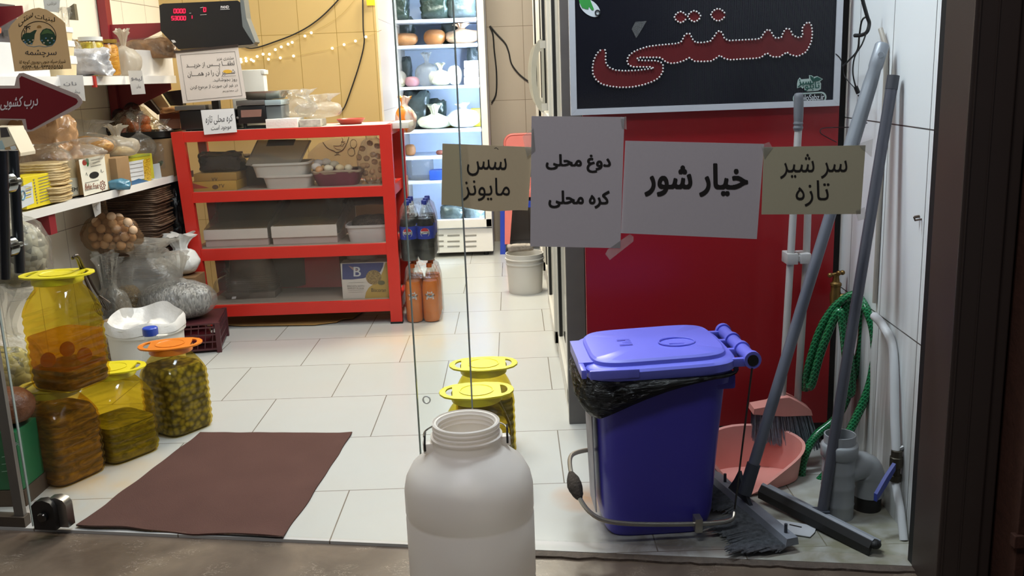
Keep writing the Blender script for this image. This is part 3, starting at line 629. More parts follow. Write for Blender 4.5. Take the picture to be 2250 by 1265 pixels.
# black liner folded over the rim
t = NT('black_liner'); mp = t.n('Mapping'); mp.inputs['Scale'].default_value = (14, 14, 50); mp.inputs['Rotation'].default_value = (0, .5, 0); t.l(t.tc(), mp.inputs[0])
liner = t.done(t.pri(srgb('0a0a0b'), .22, 0, t.bump(t.noise(1.6, 5, mp.outputs[0], 1.5), .9, .02), .6))
m = MB(); rs = []
for i in range(15):
    v = i/14; ring = []
    for j, p in enumerate(superring(.221, .192, 0, 5, 220, 0, (.008, 0))):
        side = max(0, min(1, (.15-p.x)/.33)); front = 1 if p.y < 0 else .6; out = .005+.024*math.sin(math.pi*min(1, v*1.02))**.7*(.35+.65*side)
        drop = .012+(.105*side*(.35+.65*side))*front; q = p.copy(); dr_ = V((p.x, p.y, 0)).normalized(); q += dr_*out; q.z = .505-v*drop
        ux = V((p.x*1.0, p.y*1.0, -v*.10-p.x*.25)); rg = (1-2.6*abs(noise.noise(ux*22)))*.5+(1-2.6*abs(noise.noise(ux*47+V((3, 1, 2)))))*.35
        q += dr_*rg*.010*math.sin(math.pi*v)**.5; q.z += rg*.008*math.sin(math.pi*v); ring.append(q)
    rs.append(ring)
m.rings(rs, False); bmesh.ops.solidify(m.b, geom=m.b.faces[:], thickness=.002); lo = build('liner', m, liner, bn, world=False, ang=60); lo['label'] = 'black plastic bin liner'
steel = M('pedal_steel', 'b4aea4', .3, .8, var=.1)
m = MB(); pth = smooth_path([(.225, -.165, .075), (.19, -.183, .055), (0, -.19, .062), (-.15, -.20, .082), (-.215, -.185, .105), (-.250, -.14, .145), (-.262, -.07, .185), (-.25, .02, .205), (-.185, .06, .205)], 6); m.tube(pth, .0072, 10); ped = build('pedal', m, steel, bn, world=False)
m = MB(); m.tube(smooth_path([(-.246, -.15, .138), (-.254, -.122, .157), (-.259, -.095, .172), (-.262, -.070, .186)], 4), [.010, .013, .017, .020, .022, .022, .022, .021, .020, .018, .015, .012, .010][:13], 12); m.jit(.003, 60, 1); build('pedal_grip', m, M('dark_foam', '3a312b', .9, bump=.5, bs=120), ped, world=False)
m = MB(); m.tube([(.268, -.172, .515), (.222, -.176, .09)], .003, 8); build('lift_rod', m, M('dark_rod', '4a4846', .3, .8), bn, world=False)
m = MB(); m.box(.095, .118, -.205, -.165, .035, .078, .003); build('pedal_bracket', m, steel, bn, world=False)
m = MB(); m.prism([(-.185, -.08, .06), (-.185, .05, .06), (-.197, .06, .40), (-.197, -.10, .40)], (-.004, 0, 0)); build('side_label', m, M('worn_label', 'b8b4bd', .6, var=.25, vs=12), bn, world=False)
# ------------------------------------------------------------------ broom and dustpan set
pink = M('pink_plastic', 'e29a90', .4, var=.06); wtube = M('white_tube', 'b4b2b0', .4, var=.04); gry = M('grey_plastic', '6c6e74', .45, var=.06)
YB = 3.17
br = thing('broom', 'pink broom with a white handle and dark bristles standing over the dustpan', 'broom', gy(1717, 975, YB))
m = MB(); m.tube([gy(1754, 286, YB), gy(1719, 868, YB)], .0125, 14); build('handle', m, wtube, br)
m = MB(); m.tube(smooth_path([gy(1755, 204, YB), gy(1755, 215, YB), gy(1754.5, 255, YB), gy(1754, 268, YB), gy(1753.8, 274, YB), gy(1753.6, 282, YB), gy(1753.4, 287, YB)], 3), [.008, .0135, .0155, .016, .016, .016, .016, .0155, .015, .0145, .0165, .0165, .0145, .0145, .0165, .0165, .0145, .014, .014][:19], 14); build('grip', m, gry, br)
hb = gy(1717, 905, YB); m = MB()
a = [gy(x, y, YB) for x, y in ((1650, 903), (1652, 891), (1690, 884), (1708, 868), (1728, 866), (1748, 876), (1776, 894), (1779, 905), (1716, 907))]
m.prism([p-V((0, .035, 0)) for p in a], (0, .07, 0)); build('head', m, pink, br, ang=50)
def bristles(name, mat, par, roots, tips, n, r, rnd=random.Random(5)):
    m = MB()
    for i in range(n):
        u, v = rnd.random(), rnd.random(); p = roots(u, v); q = tips(u, v); mid = p.lerp(q, .5)+V((rnd.uniform(-1, 1), rnd.uniform(-1, 1), 0))*.003
        m.tube([p, mid, q], r, 3)
    o = build(name, m, mat, par, smooth=False, fix=False); o['kind'] = 'stuff'; return o
bris = M('slate_bristle', '878c99', .6, var=.3, vs=90)
bristles('bristles', bris, br, lambda u, v: gy(1653+u*124, 905+u*3, YB)+V((0, -.03+.06*v, 0)), lambda u, v: gy(1650+u*148, 962+u*18+random.Random(u).uniform(-3, 3), YB)+V((0, -.04+.08*v, 0)), 900, .0012)
dp = thing('dustpan', 'pink dustpan with a long white handle beside the bin', 'dustpan', (.83, 3.05, 0))
# pan: open scoop with a low front lip and curved rear wall
def pan(u, v):
    # u along the width, v from front lip over the floor and up the rear wall
    L, Rr = V((.635, 2.985, .012)), V((1.015, 3.145, .04)); d = V((-.09, .215, 0)).normalized(); p = L.lerp(Rr, u)
    s = abs(2*u-1)**5
    if v < .6: p = p+d*(v/.6*.15)
    else: p = p+d*(.15+.05*math.sin((v-.6)/.4*math.pi/2)); p.z += .13*(1-math.cos((v-.6)/.4*math.pi/2))
    p.z += s*(.05*max(0, v*1.1)+.01); return p
FL, FR, BL_, BR_ = gz(1655, 1085, .004), gz(1768, 1046, .004), gz(1563, 1035, .004), gz(1700, 960, .004)
rim = [gz(1655, 1085, .006), gz(1640, 1062, .008), gz(1600, 1040, .03)]
m = MB(); ctr = V((.80, 3.04, 0))
o_bot = [V((.648, 3.03, .004)), V((.70, 2.955, .004)), V((.752, 2.935, .004)), V((.86, 2.985, .004)), V((.935, 3.04, .004)), V((.945, 3.10, .004)), V((.87, 3.15, .004)), V((.75, 3.16, .004)), V((.66, 3.12, .004))]
hts = [.085, .025, .006, .055, .095, .12, .145, .15, .13]
ob = smooth_path(o_bot+[o_bot[0]], 4)[:-1]; hs = [q.x for q in smooth_path([V((h, 0, 0)) for h in hts+[hts[0]]], 4)][:-1]
c0 = sum(ob, V())/len(ob)
r0 = [c0+(p-c0)*.03 for p in ob]; r1 = [c0+(p-c0)*.90 for p in ob]
out = [c0+(p-c0)*(1+.9*h)+V((0, 0, h)) for p, h in zip(ob, hs)]; out2 = [p+(p-c0).normalized()*.010-V((0, 0, .004)) for p in out]
m.rings([r1, ob, [a.lerp(b, .5) for a, b in zip(ob, out)], out, out2], False); m.face([v for v in m.b.verts][:len(ob)]); bmesh.ops.recalc_face_normals(m.b, faces=m.b.faces[:]); bmesh.ops.solidify(m.b, geom=m.b.faces[:], thickness=.003); build('pan', m, pink, dp, ang=50)
m = MB(); m.tube([gy(1777, 400, 3.20), gy(1772, 560, 3.20), gy(1748, 950, 3.20)], .0125, 14); build('handle', m, wtube, dp)
m = MB()
for a, b2 in (((1728, 556), (1753, 581)), ((1757, 556), (1781, 579))):
    p, q = gy(a[0], b2[1], 3.16), gy(b2[0], a[1], 3.16); m.box(p.x, q.x, 3.150, 3.222, p.z, q.z, .003)
p, q = gy(1750, 574, 3.16), gy(1760, 562, 3.16); m.box(p.x, q.x, 3.155, 3.19, p.z, q.z); build('handle_clip', m, wtube, dp)
# ------------------------------------------------------------------ two long floor brushes leaning on the wall
slate = M('slate_handle', '6a6e7a', .45, .2, var=.06); slate2 = M('dark_slate_handle', '54555f', .4, .3, var=.06); dplas = M('dark_brush_plastic', '383c46', .55, var=.1)
A0, A1 = V((1.118, 2.93, 1.455)), gy(1636, 1085, 2.76)
mo = thing('floor_brush', 'long grey handled broom with a wide black brush spread on the floor', 'broom', (A1.x, A1.y, 0))
m = MB(); m.tube([A0.lerp(A1, .25), A1], .0175, 16); build('handle', m, slate, mo)
m = MB(); m.tube([A0.lerp(A1, t_) for t_ in (0, .004, .05, .055, .09, .22, .235, .24, .25, .255, .265)], [.017, .021, .021, .019, .0215, .0225, .0225, .0205, .0225, .0225, .019], 16); m.tube([A0.lerp(A1, .025)+V((-.004, -.024, 0)), A0.lerp(A1, .025)+V((.002, -.016, 0))], .009, 12); build('grip', m, M('light_grip', '878c94', .4, .2), mo)
P0, P1 = gz(1557, 1035, .055), gz(1741, 1190, .035); ax = (P1-P0).normalized(); sd = V((-ax.y, ax.x, 0)).normalized()
if sd.x > 0: sd = -sd
m = MB(); q = [P0+sd*.022-V((0, 0, .012)), P0-sd*.022-V((0, 0, .012)), P0-sd*.018+V((0, 0, .012)), P0+sd*.018+V((0, 0, .012))]; m.prism(q, P1-P0); build('brush_block', m, M('worn_block', '868a94', .5, var=.15), mo, smooth=False)
m = MB(); J = P0.lerp(P1, .45); m.prism([J-ax*.075+V((0, 0, .01)), J+ax*.06+V((0, 0, .01)), A1+ax*.012+V((0, 0, .02)), A1-ax*.02+V((0, 0, .07)), A1-ax*.045+V((0, 0, .03))], sd*.012); m.tube([A0.lerp(A1, .93), A1], .0215, 14); build('handle_socket', m, dplas, mo, ang=30)
m = MB(); m.tube([P0.lerp(P1, .93)+V((0, 0, .01)), P0.lerp(P1, .93)+V((0, 0, .04))], .005, 8); m.tube([P0.lerp(P1, .22)+V((0, 0, .01)), P0.lerp(P1, .22)+V((0, 0, .04))], .005, 8); build('stud', m, dplas, mo)
dbr = M('charcoal_bristle', '80848a', .65, var=.42, vs=70)
rr_ = random.Random(8)
bristles('bristles', dbr, mo, lambda u, v: P0.lerp(P1, u)+sd*(.02-.04*v)-V((0, 0, .01)), lambda u, v: (lambda p: V((p.x, p.y, .006+.012*v)))(P0.lerp(P1, u*1.02)+sd*(.13+.05*math.sin(u*9+1)+.03*math.sin(u*23))*(.45+.6*v)+ax*(.02*math.sin(u*17)))+V((rr_.uniform(-.012, .012), rr_.uniform(-.012, .012), rr_.uniform(0, .012))), 1300, .0021, rr_)
B0, B1 = V((1.128, 2.86, 1.36)), gy(1806, 1128, 2.72)
sq = thing('floor_squeegee', 'dark grey handled squeegee with a black bar beside the drain pipe', 'squeegee', (B1.x, B1.y, 0))
m = MB(); m.tube([B0.lerp(B1, .02), B1], .0165, 16); build('handle', m, slate2, sq)
m = MB(); m.tube([B0, B0.lerp(B1, .03)], .0175, 16); build('handle_cap', m, M('dark_cap', '3a3b42', .5), sq)
S0, S1 = gz(1678, 1078, .035), gz(1922, 1203, .02); ax2 = (S1-S0).normalized(); sd2 = V((ax2.y, -ax2.x, 0)).normalized()
m = MB(); m.prism([S0+sd2*.012, S0-sd2*.028, S0-sd2*.028+V((0, 0, .016)), S0-sd2*.004+V((0, 0, .016)), S0+sd2*.004+V((0, 0, .03)), S0+sd2*.012+V((0, 0, .026))], S1-S0); build('bar', m, M('dusty_bar', '8a8e96', .5, var=.2), sq, smooth=False)
m = MB(); m.prism([S0+sd2*.026-V((0, 0, .018)), S0+sd2*.013, S0+sd2*.013+V((0, 0, .024)), S0+sd2*.026+V((0, 0, .006))], S1-S0); m.ball(S1+V((0, 0, .012)), (.018, .018, .014)); build('rubber_blade', m, black, sq, smooth=False)
m = MB(); m.tube([B1+V((0, 0, .0)), B1+V((.004, -.004, -.045))], .019, 14); m.box(B1.x-.03, B1.x+.02, B1.y-.02, B1.y+.02, .025, .05, .004); build('handle_socket', m, dplas, sq)
# ------------------------------------------------------------------ drain pipe fitting
pvc = M('grey_pvc', '9a9ea2', .4, var=.08)
pc = V((.985, 2.775, 0)); tp = thing('drain_pipe', 'grey plastic pipe fitting with a side bend standing in the corner', 'pipe', pc)
m = MB(); R0 = .050
prof = [(R0-.004, .02), (R0, 0), (R0, .04), (R0+.002, .045), (R0, .05), (R0, .10), (R0+.002, .105), (R0, .11), (R0, .15), (R0+.002, .155), (R0, .16), (R0, .20), (R0+.006, .205), (R0+.007, .24), (R0+.004, .245), (R0-.002, .247), (R0-.002, .275), (R0-.006, .275), (R0-.008, .10), (0, .10)]
m.lathe(prof, 40, pc); build('pipe_body', m, pvc, tp, ang=50)
m = MB(); m.tube(smooth_path([pc+V((.02, .01, .15)), pc+V((.075, .03, .155)), pc+V((.105, .04, .13)), pc+V((.112, .045, .09)), pc+V((.112, .047, .05))], 5), [.046]*8+[.05]*13, 24); build('side_bend', m, pvc, tp)
m = MB(); m.tube([pc+V((.112, .047, .05)), pc+V((.112, .047, .0))], .044, 20); build('rubber_collar', m, black, tp)
# ------------------------------------------------------------------ water tap, green hose, white supply pipe
brass = M('brass', '8c6f3e', .35, .8, var=.12)
tc_ = V((1.13, 3.29, 0)); zt = gy(1836, 640, 3.29).z; tcp = gy(1836, 640, 3.29)
tapo = thing('water_tap', 'brass water tap holding the green hose in the corner', 'tap', (tcp.x, 3.29, zt-.03))
m = MB(); m.lathe([(0, -.045), (.018, -.045), (.02, -.01), (.017, .0), (.017, .02), (.02, .022), (.02, .03), (.013, .036), (.010, .055), (.012, .06), (.0, .062)], 18, tcp); build('tap_body', m, brass, tapo)
m = MB(); m.tube([tcp+V((-.022, 0, .06)), tcp+V((.022, 0, .068))], .006, 10); m.ball(tcp+V((-.022, 0, .06)), .009); m.ball(tcp+V((.022, 0, .068)), .009); m.ball(tcp+V((.004, -.014, .07)), .009); build('tap_handle', m, brass, tapo)
m = MB(); m.tube([tcp+V((0, 0, -.02)), tcp+V((.05, -.03, -.01)), V((RWX(3.2)+.01, 3.2, zt))], .010, 12); build('spout', m, brass, tapo)
t = NT('green_hose'); sep = t.n('SeparateXYZ'); t.l(t.tc(), sep.inputs[0])
w1 = t.n('TexWave', bands_direction='DIAGONAL'); w1.inputs['Scale'].default_value = 42; t.l(t.tc(), w1.inputs['Vector'])
mp = t.n('Mapping'); mp.inputs['Scale'].default_value = (-1, 1, 1); t.l(t.tc(), mp.inputs[0]); w2 = t.n('TexWave', bands_direction='DIAGONAL'); w2.inputs['Scale'].default_value = 42; t.l(mp.outputs[0], w2.inputs['Vector'])
mx = t.n('Math', operation='MAXIMUM'); t.l(w1.outputs['Fac'], mx.inputs[0]); t.l(w2.outputs['Fac'], mx.inputs[1])
hose_m = t.done(t.pri(t.ramp(mx.outputs[0], [(.75, '0a4a28'), (.97, '2f8a58')]), .18, 0, None, .6))
def hp(L): return smooth_path([gy(x, y, Y) for x, y, Y in L], 6)
m = MB(); hr = .0145
full = hp([(1768, 856, 3.20), (1778, 800, 3.18), (1800, 730, 3.16), (1825, 685, 3.14), (1850, 660, 3.12), (1878, 648, 3.10), (1900, 672, 3.05), (1918, 720, 3.02), (1922, 780, 3.02), (1910, 850, 3.02), (1880, 920, 3.02), (1850, 980, 3.02), (1815, 1040, 3.05), (1775, 1075, 3.06), (1762, 1062, 3.08), (1766, 1010, 3.10), (1790, 960, 3.12), (1835, 920, 3.14), (1862, 870, 3.14), (1892, 760, 3.13), (1893, 690, 3.13), (1876, 655, 3.13), (1858, 670, 3.13), (1866, 760, 3.12), (1872, 850, 3.10), (1864, 862, 3.09), (1860, 800, 3.10), (1850, 700, 3.10), (1838, 690, 3.11), (1805, 770, 3.14), (1785, 840, 3.16), (1778, 850, 3.17)])
m.tube(full, hr, 12); solo('garden_hose', m, hose_m, 'coiled green hose hanging from the brass tap in the corner', 'hose', ang=60)
sp = thing('supply_pipe', 'white plastic water pipe with a blue lever valve along the tiled wall', 'pipe', (RWX(2.65)-.03, 2.65, 0))
wp = M('white_pipe', 'd3d5d8', .35, var=.04)
m = MB(); m.tube(smooth_path([gy(1921, 694, 2.93), gy(1940, 716, 2.86), gy(1962, 770, 2.78), (RWX(2.72)-.02, 2.72, .34), (RWX(2.70)-.02, 2.70, .27), (RWX(2.69)-.02, 2.69, .23)], 6), .0135, 14); m.tube([(RWX(2.68)-.02, 2.69, .15), (RWX(2.64)-.018, 2.64, .08), (RWX(2.60)-.018, 2.60, .0)], .0125, 12); build('pipe_run', m, wp, sp)
dbz = M('aged_brass', '4a4438', .45, .6, var=.2); vx = RWX(2.69)-.02
m = MB(); m.lathe([(.010, .15), (.019, .152), (.020, .17), (.015, .172), (.015, .195), (.020, .198), (.020, .228), (.017, .23), (.017, .25), (.010, .252)], 8, (vx, 2.69, 0)); build('valve_body', m, dbz, sp, ang=30)
m = MB(); m.tube([(vx, 2.69, .20), (vx-.02, 2.672, .205)], .007, 10); build('valve_stem', m, brass, sp)
m = MB(); d = V((-.055, -.035, -.055)); s0 = V((vx-.018, 2.672, .207)); m.prism([s0+V((0, 0, .012)), s0-V((0, 0, .010)), s0+d*.6-V((0, 0, .018)), s0+d*1.25-V((0, 0, .02)), s0+d*1.25+V((0, 0, .004)), s0+d*.6+V((0, 0, .012))], V((.006, -.010, 0))); build('valve_lever', m, M('blue_lever', '2a3a8c', .4), sp)
m = MB(); m.tube([(vx+.02, 2.69, .25), (vx+.035, 2.70, .25)], .006, 8); m.tube([(vx, 2.69, .25), (vx+.02, 2.692, .258)], .008, 8); build('pipe_clip', m, M('clip_steel', '8c8c8c', .3, .8), sp)
# tall thin pipe run and hook on the wall
m = MB(); m.tube([(RWX(2.98)-.008, 2.98, .64), (RWX(2.98)-.008, 2.98, 1.36), (RWX(2.985)-.012, 2.985, 1.45), (RWX(3.02)-.018, 3.02, 1.50)], .0075, 10); solo('wall_conduit', m, M('beige_conduit', 'a19a90', .5), 'thin beige conduit running up the white tiled wall', 'conduit')
m = MB(); hk = V((RWX(2.655), 2.655, .962)); m.tube([hk, hk+V((-.02, -.004, -.002)), hk+V((-.024, -.005, .008))], .0028, 8); m.tube([hk+V((0, .016, .006)), hk+V((-.014, .016, .004))], .004, 8); solo('wall_screw', m, M('rusty_screw', '5b4b40', .5, .5), 'small rusty screw hook in the white tiled wall', 'screw')
# paper scrap and card offcut on the floor
m = MB(); q = [gz(x, y, .004) for x, y in ((1695, 1143), (1702, 1141), (1785, 1155), (1793, 1160), (1790, 1170), (1780, 1180), (1730, 1172), (1700, 1156))]; m.prism(q, (0, 0, .002)); ps = solo('paper_scrap', m, M('white_scrap', 'c8cbd0', .6), 'white torn paper scrap on the floor between the two floor brushes', 'paper scrap', smooth=False)
m = MB(); q = [gz(x, y, .0065) for x, y in ((1735, 1151), (1762, 1157), (1761, 1159), (1734, 1153))]; m.prism(q, (0, 0, .0004)); build('printed_dash', m, ink, ps, smooth=False)
m = MB(); q = [gy(x, y, 3.0) for x, y in ((1838, 1010), (1850, 992), (1890, 1012), (1880, 1016))]; m.prism(q, (0, .02, .004)); solo('card_offcut', m, M('white_card', 'c8ccd4', .6), 'small white card offcut lying behind the drain pipe', 'card', smooth=False)
# black cables in the upper corner
cab = M('black_cable', '121214', .5)
def cable(name, L, r, label, n=6, cat='cable'):
    return solo(name, MB().tube(smooth_path(L, n), r, 8), cab, label, cat)
m = MB(); m.tube(smooth_path([gy(1893, -10, 3.05), gy(1898, 10, 3.05), gy(1906, 38, 3.05), gy(1910, 52, 3.05), gy(1905, 70, 3.05), gy(1893, 77, 3.07), gy(1878, 78, 3.1)], 6), .006, 8); m.tube(smooth_path([gy(1906, 36, 3.05), gy(1894, 45, 3.06), gy(1888, 80, 3.08), gy(1884, 110, 3.1), gy(1868, 130, 3.2), gy(1852, 145, 3.3)], 6), .003, 8); m.tube(smooth_path([gy(1909, 55, 3.05), gy(1895, 95, 3.05), gy(1878, 125, 3.06), gy(1874, 160, 3.06), gy(1880, 190, 3.06)], 6), .0025, 8)
pcab = solo('power_cable', m, cab, 'black looped power cable hanging beside the sign at the white wall', 'cable')
m = MB(); m.tube([gy(1880, 190, 3.06), gy(1886, 205, 3.06)], .007, 10); m.tube([gy(1887, 208, 3.06), gy(1890, 215, 3.06)], .004, 8); build('plug', m, cab, pcab)
cable('sign_wire', [gy(1836, 118, 3.33), gy(1848, 132, 3.33), gy(1855, 165, 3.34), gy(1870, 185, 3.25), gy(1900, 215, 3.08), gy(1910, 232, 3.06)], .0018, 'thin dark wire running from the sign across to the white wall')
cable('loose_wire', [gy(1905, 270, 3.06), gy(1870, 279, 3.2), gy(1835, 280, 3.33), gy(1807, 282, 3.34), gy(1803, 292, 3.34), gy(1820, 303, 3.34), gy(1838, 312, 3.34)], .0016, 'thin black wire looping over the red panel under the sign')
# ------------------------------------------------------------------ foreground: white milk jug
jw = M('milk_white_plastic', 'd4d0c9', .38, var=.03, vs=4, spec=.5)
J0 = gy(1027, 1000, 2.30); jc = V((J0.x, 2.30, -.011)); jug = thing('milk_jug', 'large open white plastic milk jug with a wire handle on the pavement', 'jug', jc)
zr = gy(1020, 925, 2.30).z+.011; zs = zr-.085; R1 = .168; rn = .083
t = NT('milky_jug'); nn_ = t.noise(4, 3); cj = t.mix(nn_, srgb('f0ebe4'), srgb('f7f3ee')); ps_ = t.pri(cj, .36, 0, t.bump(t.noise(9, 2), .05, .01), .5)
tr_ = t.n('BsdfTranslucent'); t.l(cj, tr_.inputs[0]); ms_ = t.n('MixShader'); ms_.inputs[0].default_value = .42; t.l(ps_, ms_.inputs[1]); t.l(tr_.outputs[0], ms_.inputs[2]); jm = t.done(ms_.outputs[0])
m = MB(); b_ = [(.0, 0), (R1-.02, 0), (R1-.004, .012), (R1, .04), (R1, .10), (R1-.004, .108), (R1-.004, .116), (R1, .124), (R1, zs-.17), (R1-.003, zs-.165), (R1-.003, zs-.155), (R1, zs-.15), (R1, zs-.09), (R1-.006, zs-.06), (R1-.022, zs-.03), (R1-.05, zs-.006), (rn+.018, zs+.010), (rn+.008, zs+.016), (rn+.006, zs+.022), (rn+.006, zs+.045), (rn+.010, zs+.047), (rn+.010, zs+.050)]
zz = zs+.050
for i in range(3): b_ += [(rn+.001, zz+.002), (rn+.001, zz+.005), (rn+.0045, zz+.0075), (rn+.0045, zz+.010), (rn+.001, zz+.0125)]; zz += .0125
b_ += [(rn, zr-.002), (rn-.002, zr), (rn-.006, zr-.001)]
for i in range(3): b_ += [(rn-.007, zr-.006-.012*i), (rn-.010, zr-.009-.012*i), (rn-.007, zr-.013-.012*i)]
b_ += [(rn-.007, zs+.03), (rn-.006, zs+.016)]
m.lathe(b_, 72); build('body', m, jm, jug, world=False, ang=50)
la = R_(10)
for s_ in (-1, 1):
    m = MB(); m.box(rn+.004, rn+.03, -.014, .014, zs+.012, zs+.038, .003, M_=Matrix.Rotation(la if s_ > 0 else la+math.pi, 4, 'Z')); build('handle_lug', m, jm, jug, world=False)
wire = M('wire_steel', '8f8c86', .25, .9)
m = MB(); m.tube([Matrix.Rotation(la, 4, 'Z') @ V((math.cos(t_)*(rn+.026), .012+.10*math.sin(t_), zs+.035+.018*math.sin(t_)+.014*abs(math.cos(t_))**6)) for t_ in (math.pi*i/24 for i in range(25))], .0022, 8); h = build('wire_handle', m, wire, jug, world=False)
for s_ in (-1, 1):
    m = MB(); p = Matrix.Rotation(la, 4, 'Z') @ V((s_*(rn+.024), .0, zs+.02)); m.tube([p+V((0, -.015, 0)), p+V((0, -.016, .02)), p+V((0, -.004, .036)), p+V((0, .012, .04))], .0028, 8); build('wire_hook', m, M('dark_wire', '2c2a29', .4, .6), h, world=False)
# doormat
m = MB(); cs = [gz(440, 951), gz(774, 953), gz(623, 1185), gz(168, 1160)]
def matf(u, v):
    p = cs[0].lerp(cs[1], u).lerp(cs[3].lerp(cs[2], u), v); p += V((noise.noise(V((u*5, v*5, 3)))*.012, noise.noise(V((u*6, v*5, 8)))*.012, 0)); p.z = .005+.006*max(0, noise.noise(V((u*3, v*2.5, 1))))+.010*max(0, v-.93)/.07*(.5+.5*math.sin(u*9)); p.z += .012*max(0, (u-.93)/.07)*max(0, .2-v)*2; return p
m.grid(matf, 40, 30, .005); t = NT('brown_mat'); mat_m = t.done(t.pri(t.mix(t.noise(5, 4), srgb('4a322d'), srgb('5a3f39')), .95, 0, t.bump(t.noise(260, 3), .6, .004), .2))
solo('doormat', m, mat_m, 'dark brown doormat on the tiles behind the glass door', 'mat', ang=80)
# thin flat gold patch on the pavement
m = MB(); m.prism([gz(x, y, -.0105) for x, y in ((789, 1202), (849, 1203), (850, 1230), (790, 1228))], (0, 0, -.001)); solo('yellow_patch', m, M('gold_patch', 'c2922c', .4, var=.3, vs=60), 'small gold coloured patch on the brown pavement beside the jug', 'sticker', smooth=False)
# ================================================================== pickle jars
def jar_ring(z, H, s=.108, inset=0):
    """square ridged body -> round neck"""
    k = z/H
    if k < .05: a = s*(.88+.12*math.sin(k/.05*math.pi/2)); p = 5
    elif k < .68: a = s*(1+.020*math.sin(z*2*math.pi/.030)); p = 5.5
    elif k < .90:
        q = (k-.68)/.22; q2 = q**1.45*(1-.2*q)/.8; a = s*(1-q2)+.080*q2; p = 5.5*(1-q2)+2*q2
    else: a = .080; p = 2
    return superring(a-inset, a-inset, z, p, 48)
lid_y = M('yellow_lid', 'd8c81c', .35, var=.04); lid_o = M('orange_lid', 'd8791e', .35, var=.04); lid_r = M('ochre_lid', 'b9a52a', .35, var=.06)
def jar(loc, rz, label, lidmat, tint, fillz, fmat, flabel, H=.345, group='plastic pickle jars', lid_rz=0, s=.108, sublayers=()):
    t_ = thing('pickle_jar', label, 'jar', loc, rz, group)
    zs_ = [0, .004, .010, .017]+[.0225+.00675*i for i in range(int((H*.68-.0225)/.00675)+1)]+[H*(.68+.22*i/12) for i in range(13)]+[H*.93, H*.955]
    sh = film('jar_shell_'+tint, tint, .09, .03, .06, tint)
    m = MB(); m.rings([jar_ring(z, H, s) for z in zs_], False); m.face([v for v in m.b.verts][:48][::-1]); build('jar_body', m, sh, t_, world=False, ang=50)
    m = MB(); Fm = Matrix.Translation((0, 0, H+.006)) @ Matrix.Rotation(lid_rz-rz, 4, 'Z')
    outer = [(.128*math.copysign(abs(math.cos(a))**.8, math.cos(a)), .088*math.copysign(abs(math.sin(a))**.9, math.sin(a))) for a in (2*math.pi*(i+.5)/16 for i in range(16))]
    hs = []
    for sx in (-1, 1): hs.append([(sx*(.083+.024*math.cos(a)), .046*math.sin(a)) for a in (math.pi*(-90+180*i/8)/180 for i in range(9))])
    plate(m, outer, hs, .006, Fm); m.lathe([(.084, -.03), (.087, -.028), (.087, -.003)], 40, M_=Fm); m.lathe([(.058, .003), (.060, .005), (.055, .005), (.053, .003)], 40, M_=Fm); m.tube([Fm @ V((.127*math.cos(a)*.99, .087*math.sin(a)*.99, 0)) for a in (2*math.pi*i/32 for i in range(32))], .0035, 6, True)
    build('jar_lid', m, lidmat, t_, world=False, ang=40)
    for nm, z0, z1, mt, lb in [('jar_contents', .006, fillz, fmat, flabel)]+list(sublayers):
        m = MB(); zz = [z0]+[z for z in zs_ if z0 < z < z1]+[z1]
        m.rings([jar_ring(z, H, s, .006) for z in zz]); m.b.transform(WM[t_.name])
        solo(nm, m, mt, lb, 'pickles', kind='stuff', ang=60)
    return t_
def layered(name, stops, scale=40, stretch=(1, 1, 3), rough=.35, bump=.5, voro=False, det=5):
    t = NT(name); mp = t.n('Mapping'); mp.inputs['Scale'].default_value = stretch; t.l(t.tc(), mp.inputs[0])
    if voro:
        v = t.n('TexVoronoi'); v.inputs['Scale'].default_value = scale; t.l(mp.outputs[0], v.inputs['Vector']); f = v.outputs['Distance']
    else: f = t.noise(scale, det, mp.outputs[0], 1.2)
    return t.done(t.pri(t.ramp(f, stops), rough, 0, t.bump(f, bump, .01)))
pk_brown = layered('brown_pickle', [(.3, '4c3a14'), (.5, '7c5f20'), (.7, 'a0802e')], 16)
pk_dark = layered('dark_pickle', [(.3, '25221a'), (.5, '3f3a22'), (.7, '5a5226')], 20)
pk_green = layered('green_pickle', [(.3, '4c4a20'), (.5, '75702c'), (.7, '948a38')], 18)
olives = layered('olive_heap', [(0, 'b4ae58'), (.4, '8f8a42'), (.7, '4a4620')], 44, (1, 1, 1), .3, -1., True)
liq = film('amber_liquid', 'f4d890', .02, .24, .1, 'e0b04c'); pk_red = layered('stewed_pickle', [(.3, '3a220c'), (.5, '6e4418'), (.7, '96682a')], 12)
j1 = jar((gy(134, 950, 3.31).x, 3.310, 0), R_(-27), 'lower pickle jar of brown vegetables carrying another jar on its lid', lid_r, 'f3dc8c', .268, pk_brown, 'brown pickled vegetables filling the lower stacked jar', s=.110)
j2 = jar((-1.590, 3.511, 0), R_(-34), 'yellow lidded pickle jar half full, between the stacked jars and the orange lidded jar', lid_y, 'f4e070', .145, pk_green, 'yellow green pickles in the upper layer of the half full jar', s=.112, lid_rz=R_(5), sublayers=[])
j3 = jar((-1.452, 3.772, 0), R_(-33), 'orange lidded jar full of green olives beside the doormat', lid_o, 'f2e2a0', .285, olives, 'green olives filling the orange lidded jar', H=.36, s=.108, lid_rz=R_(12))
m = MB(); q = gz(356, 736, .371); m.box(-.022, .022, -.012, .012, 0, .0012, M_=Matrix.Translation(q) @ Matrix.Rotation(.1, 4, 'Z')); pst = solo('price_label', m, M('white_price_label', 'd8d4cc', .6), 'small white printed price label on the orange jar lid', 'label', smooth=False)
XJ = gy(139, 700, 3.30).x
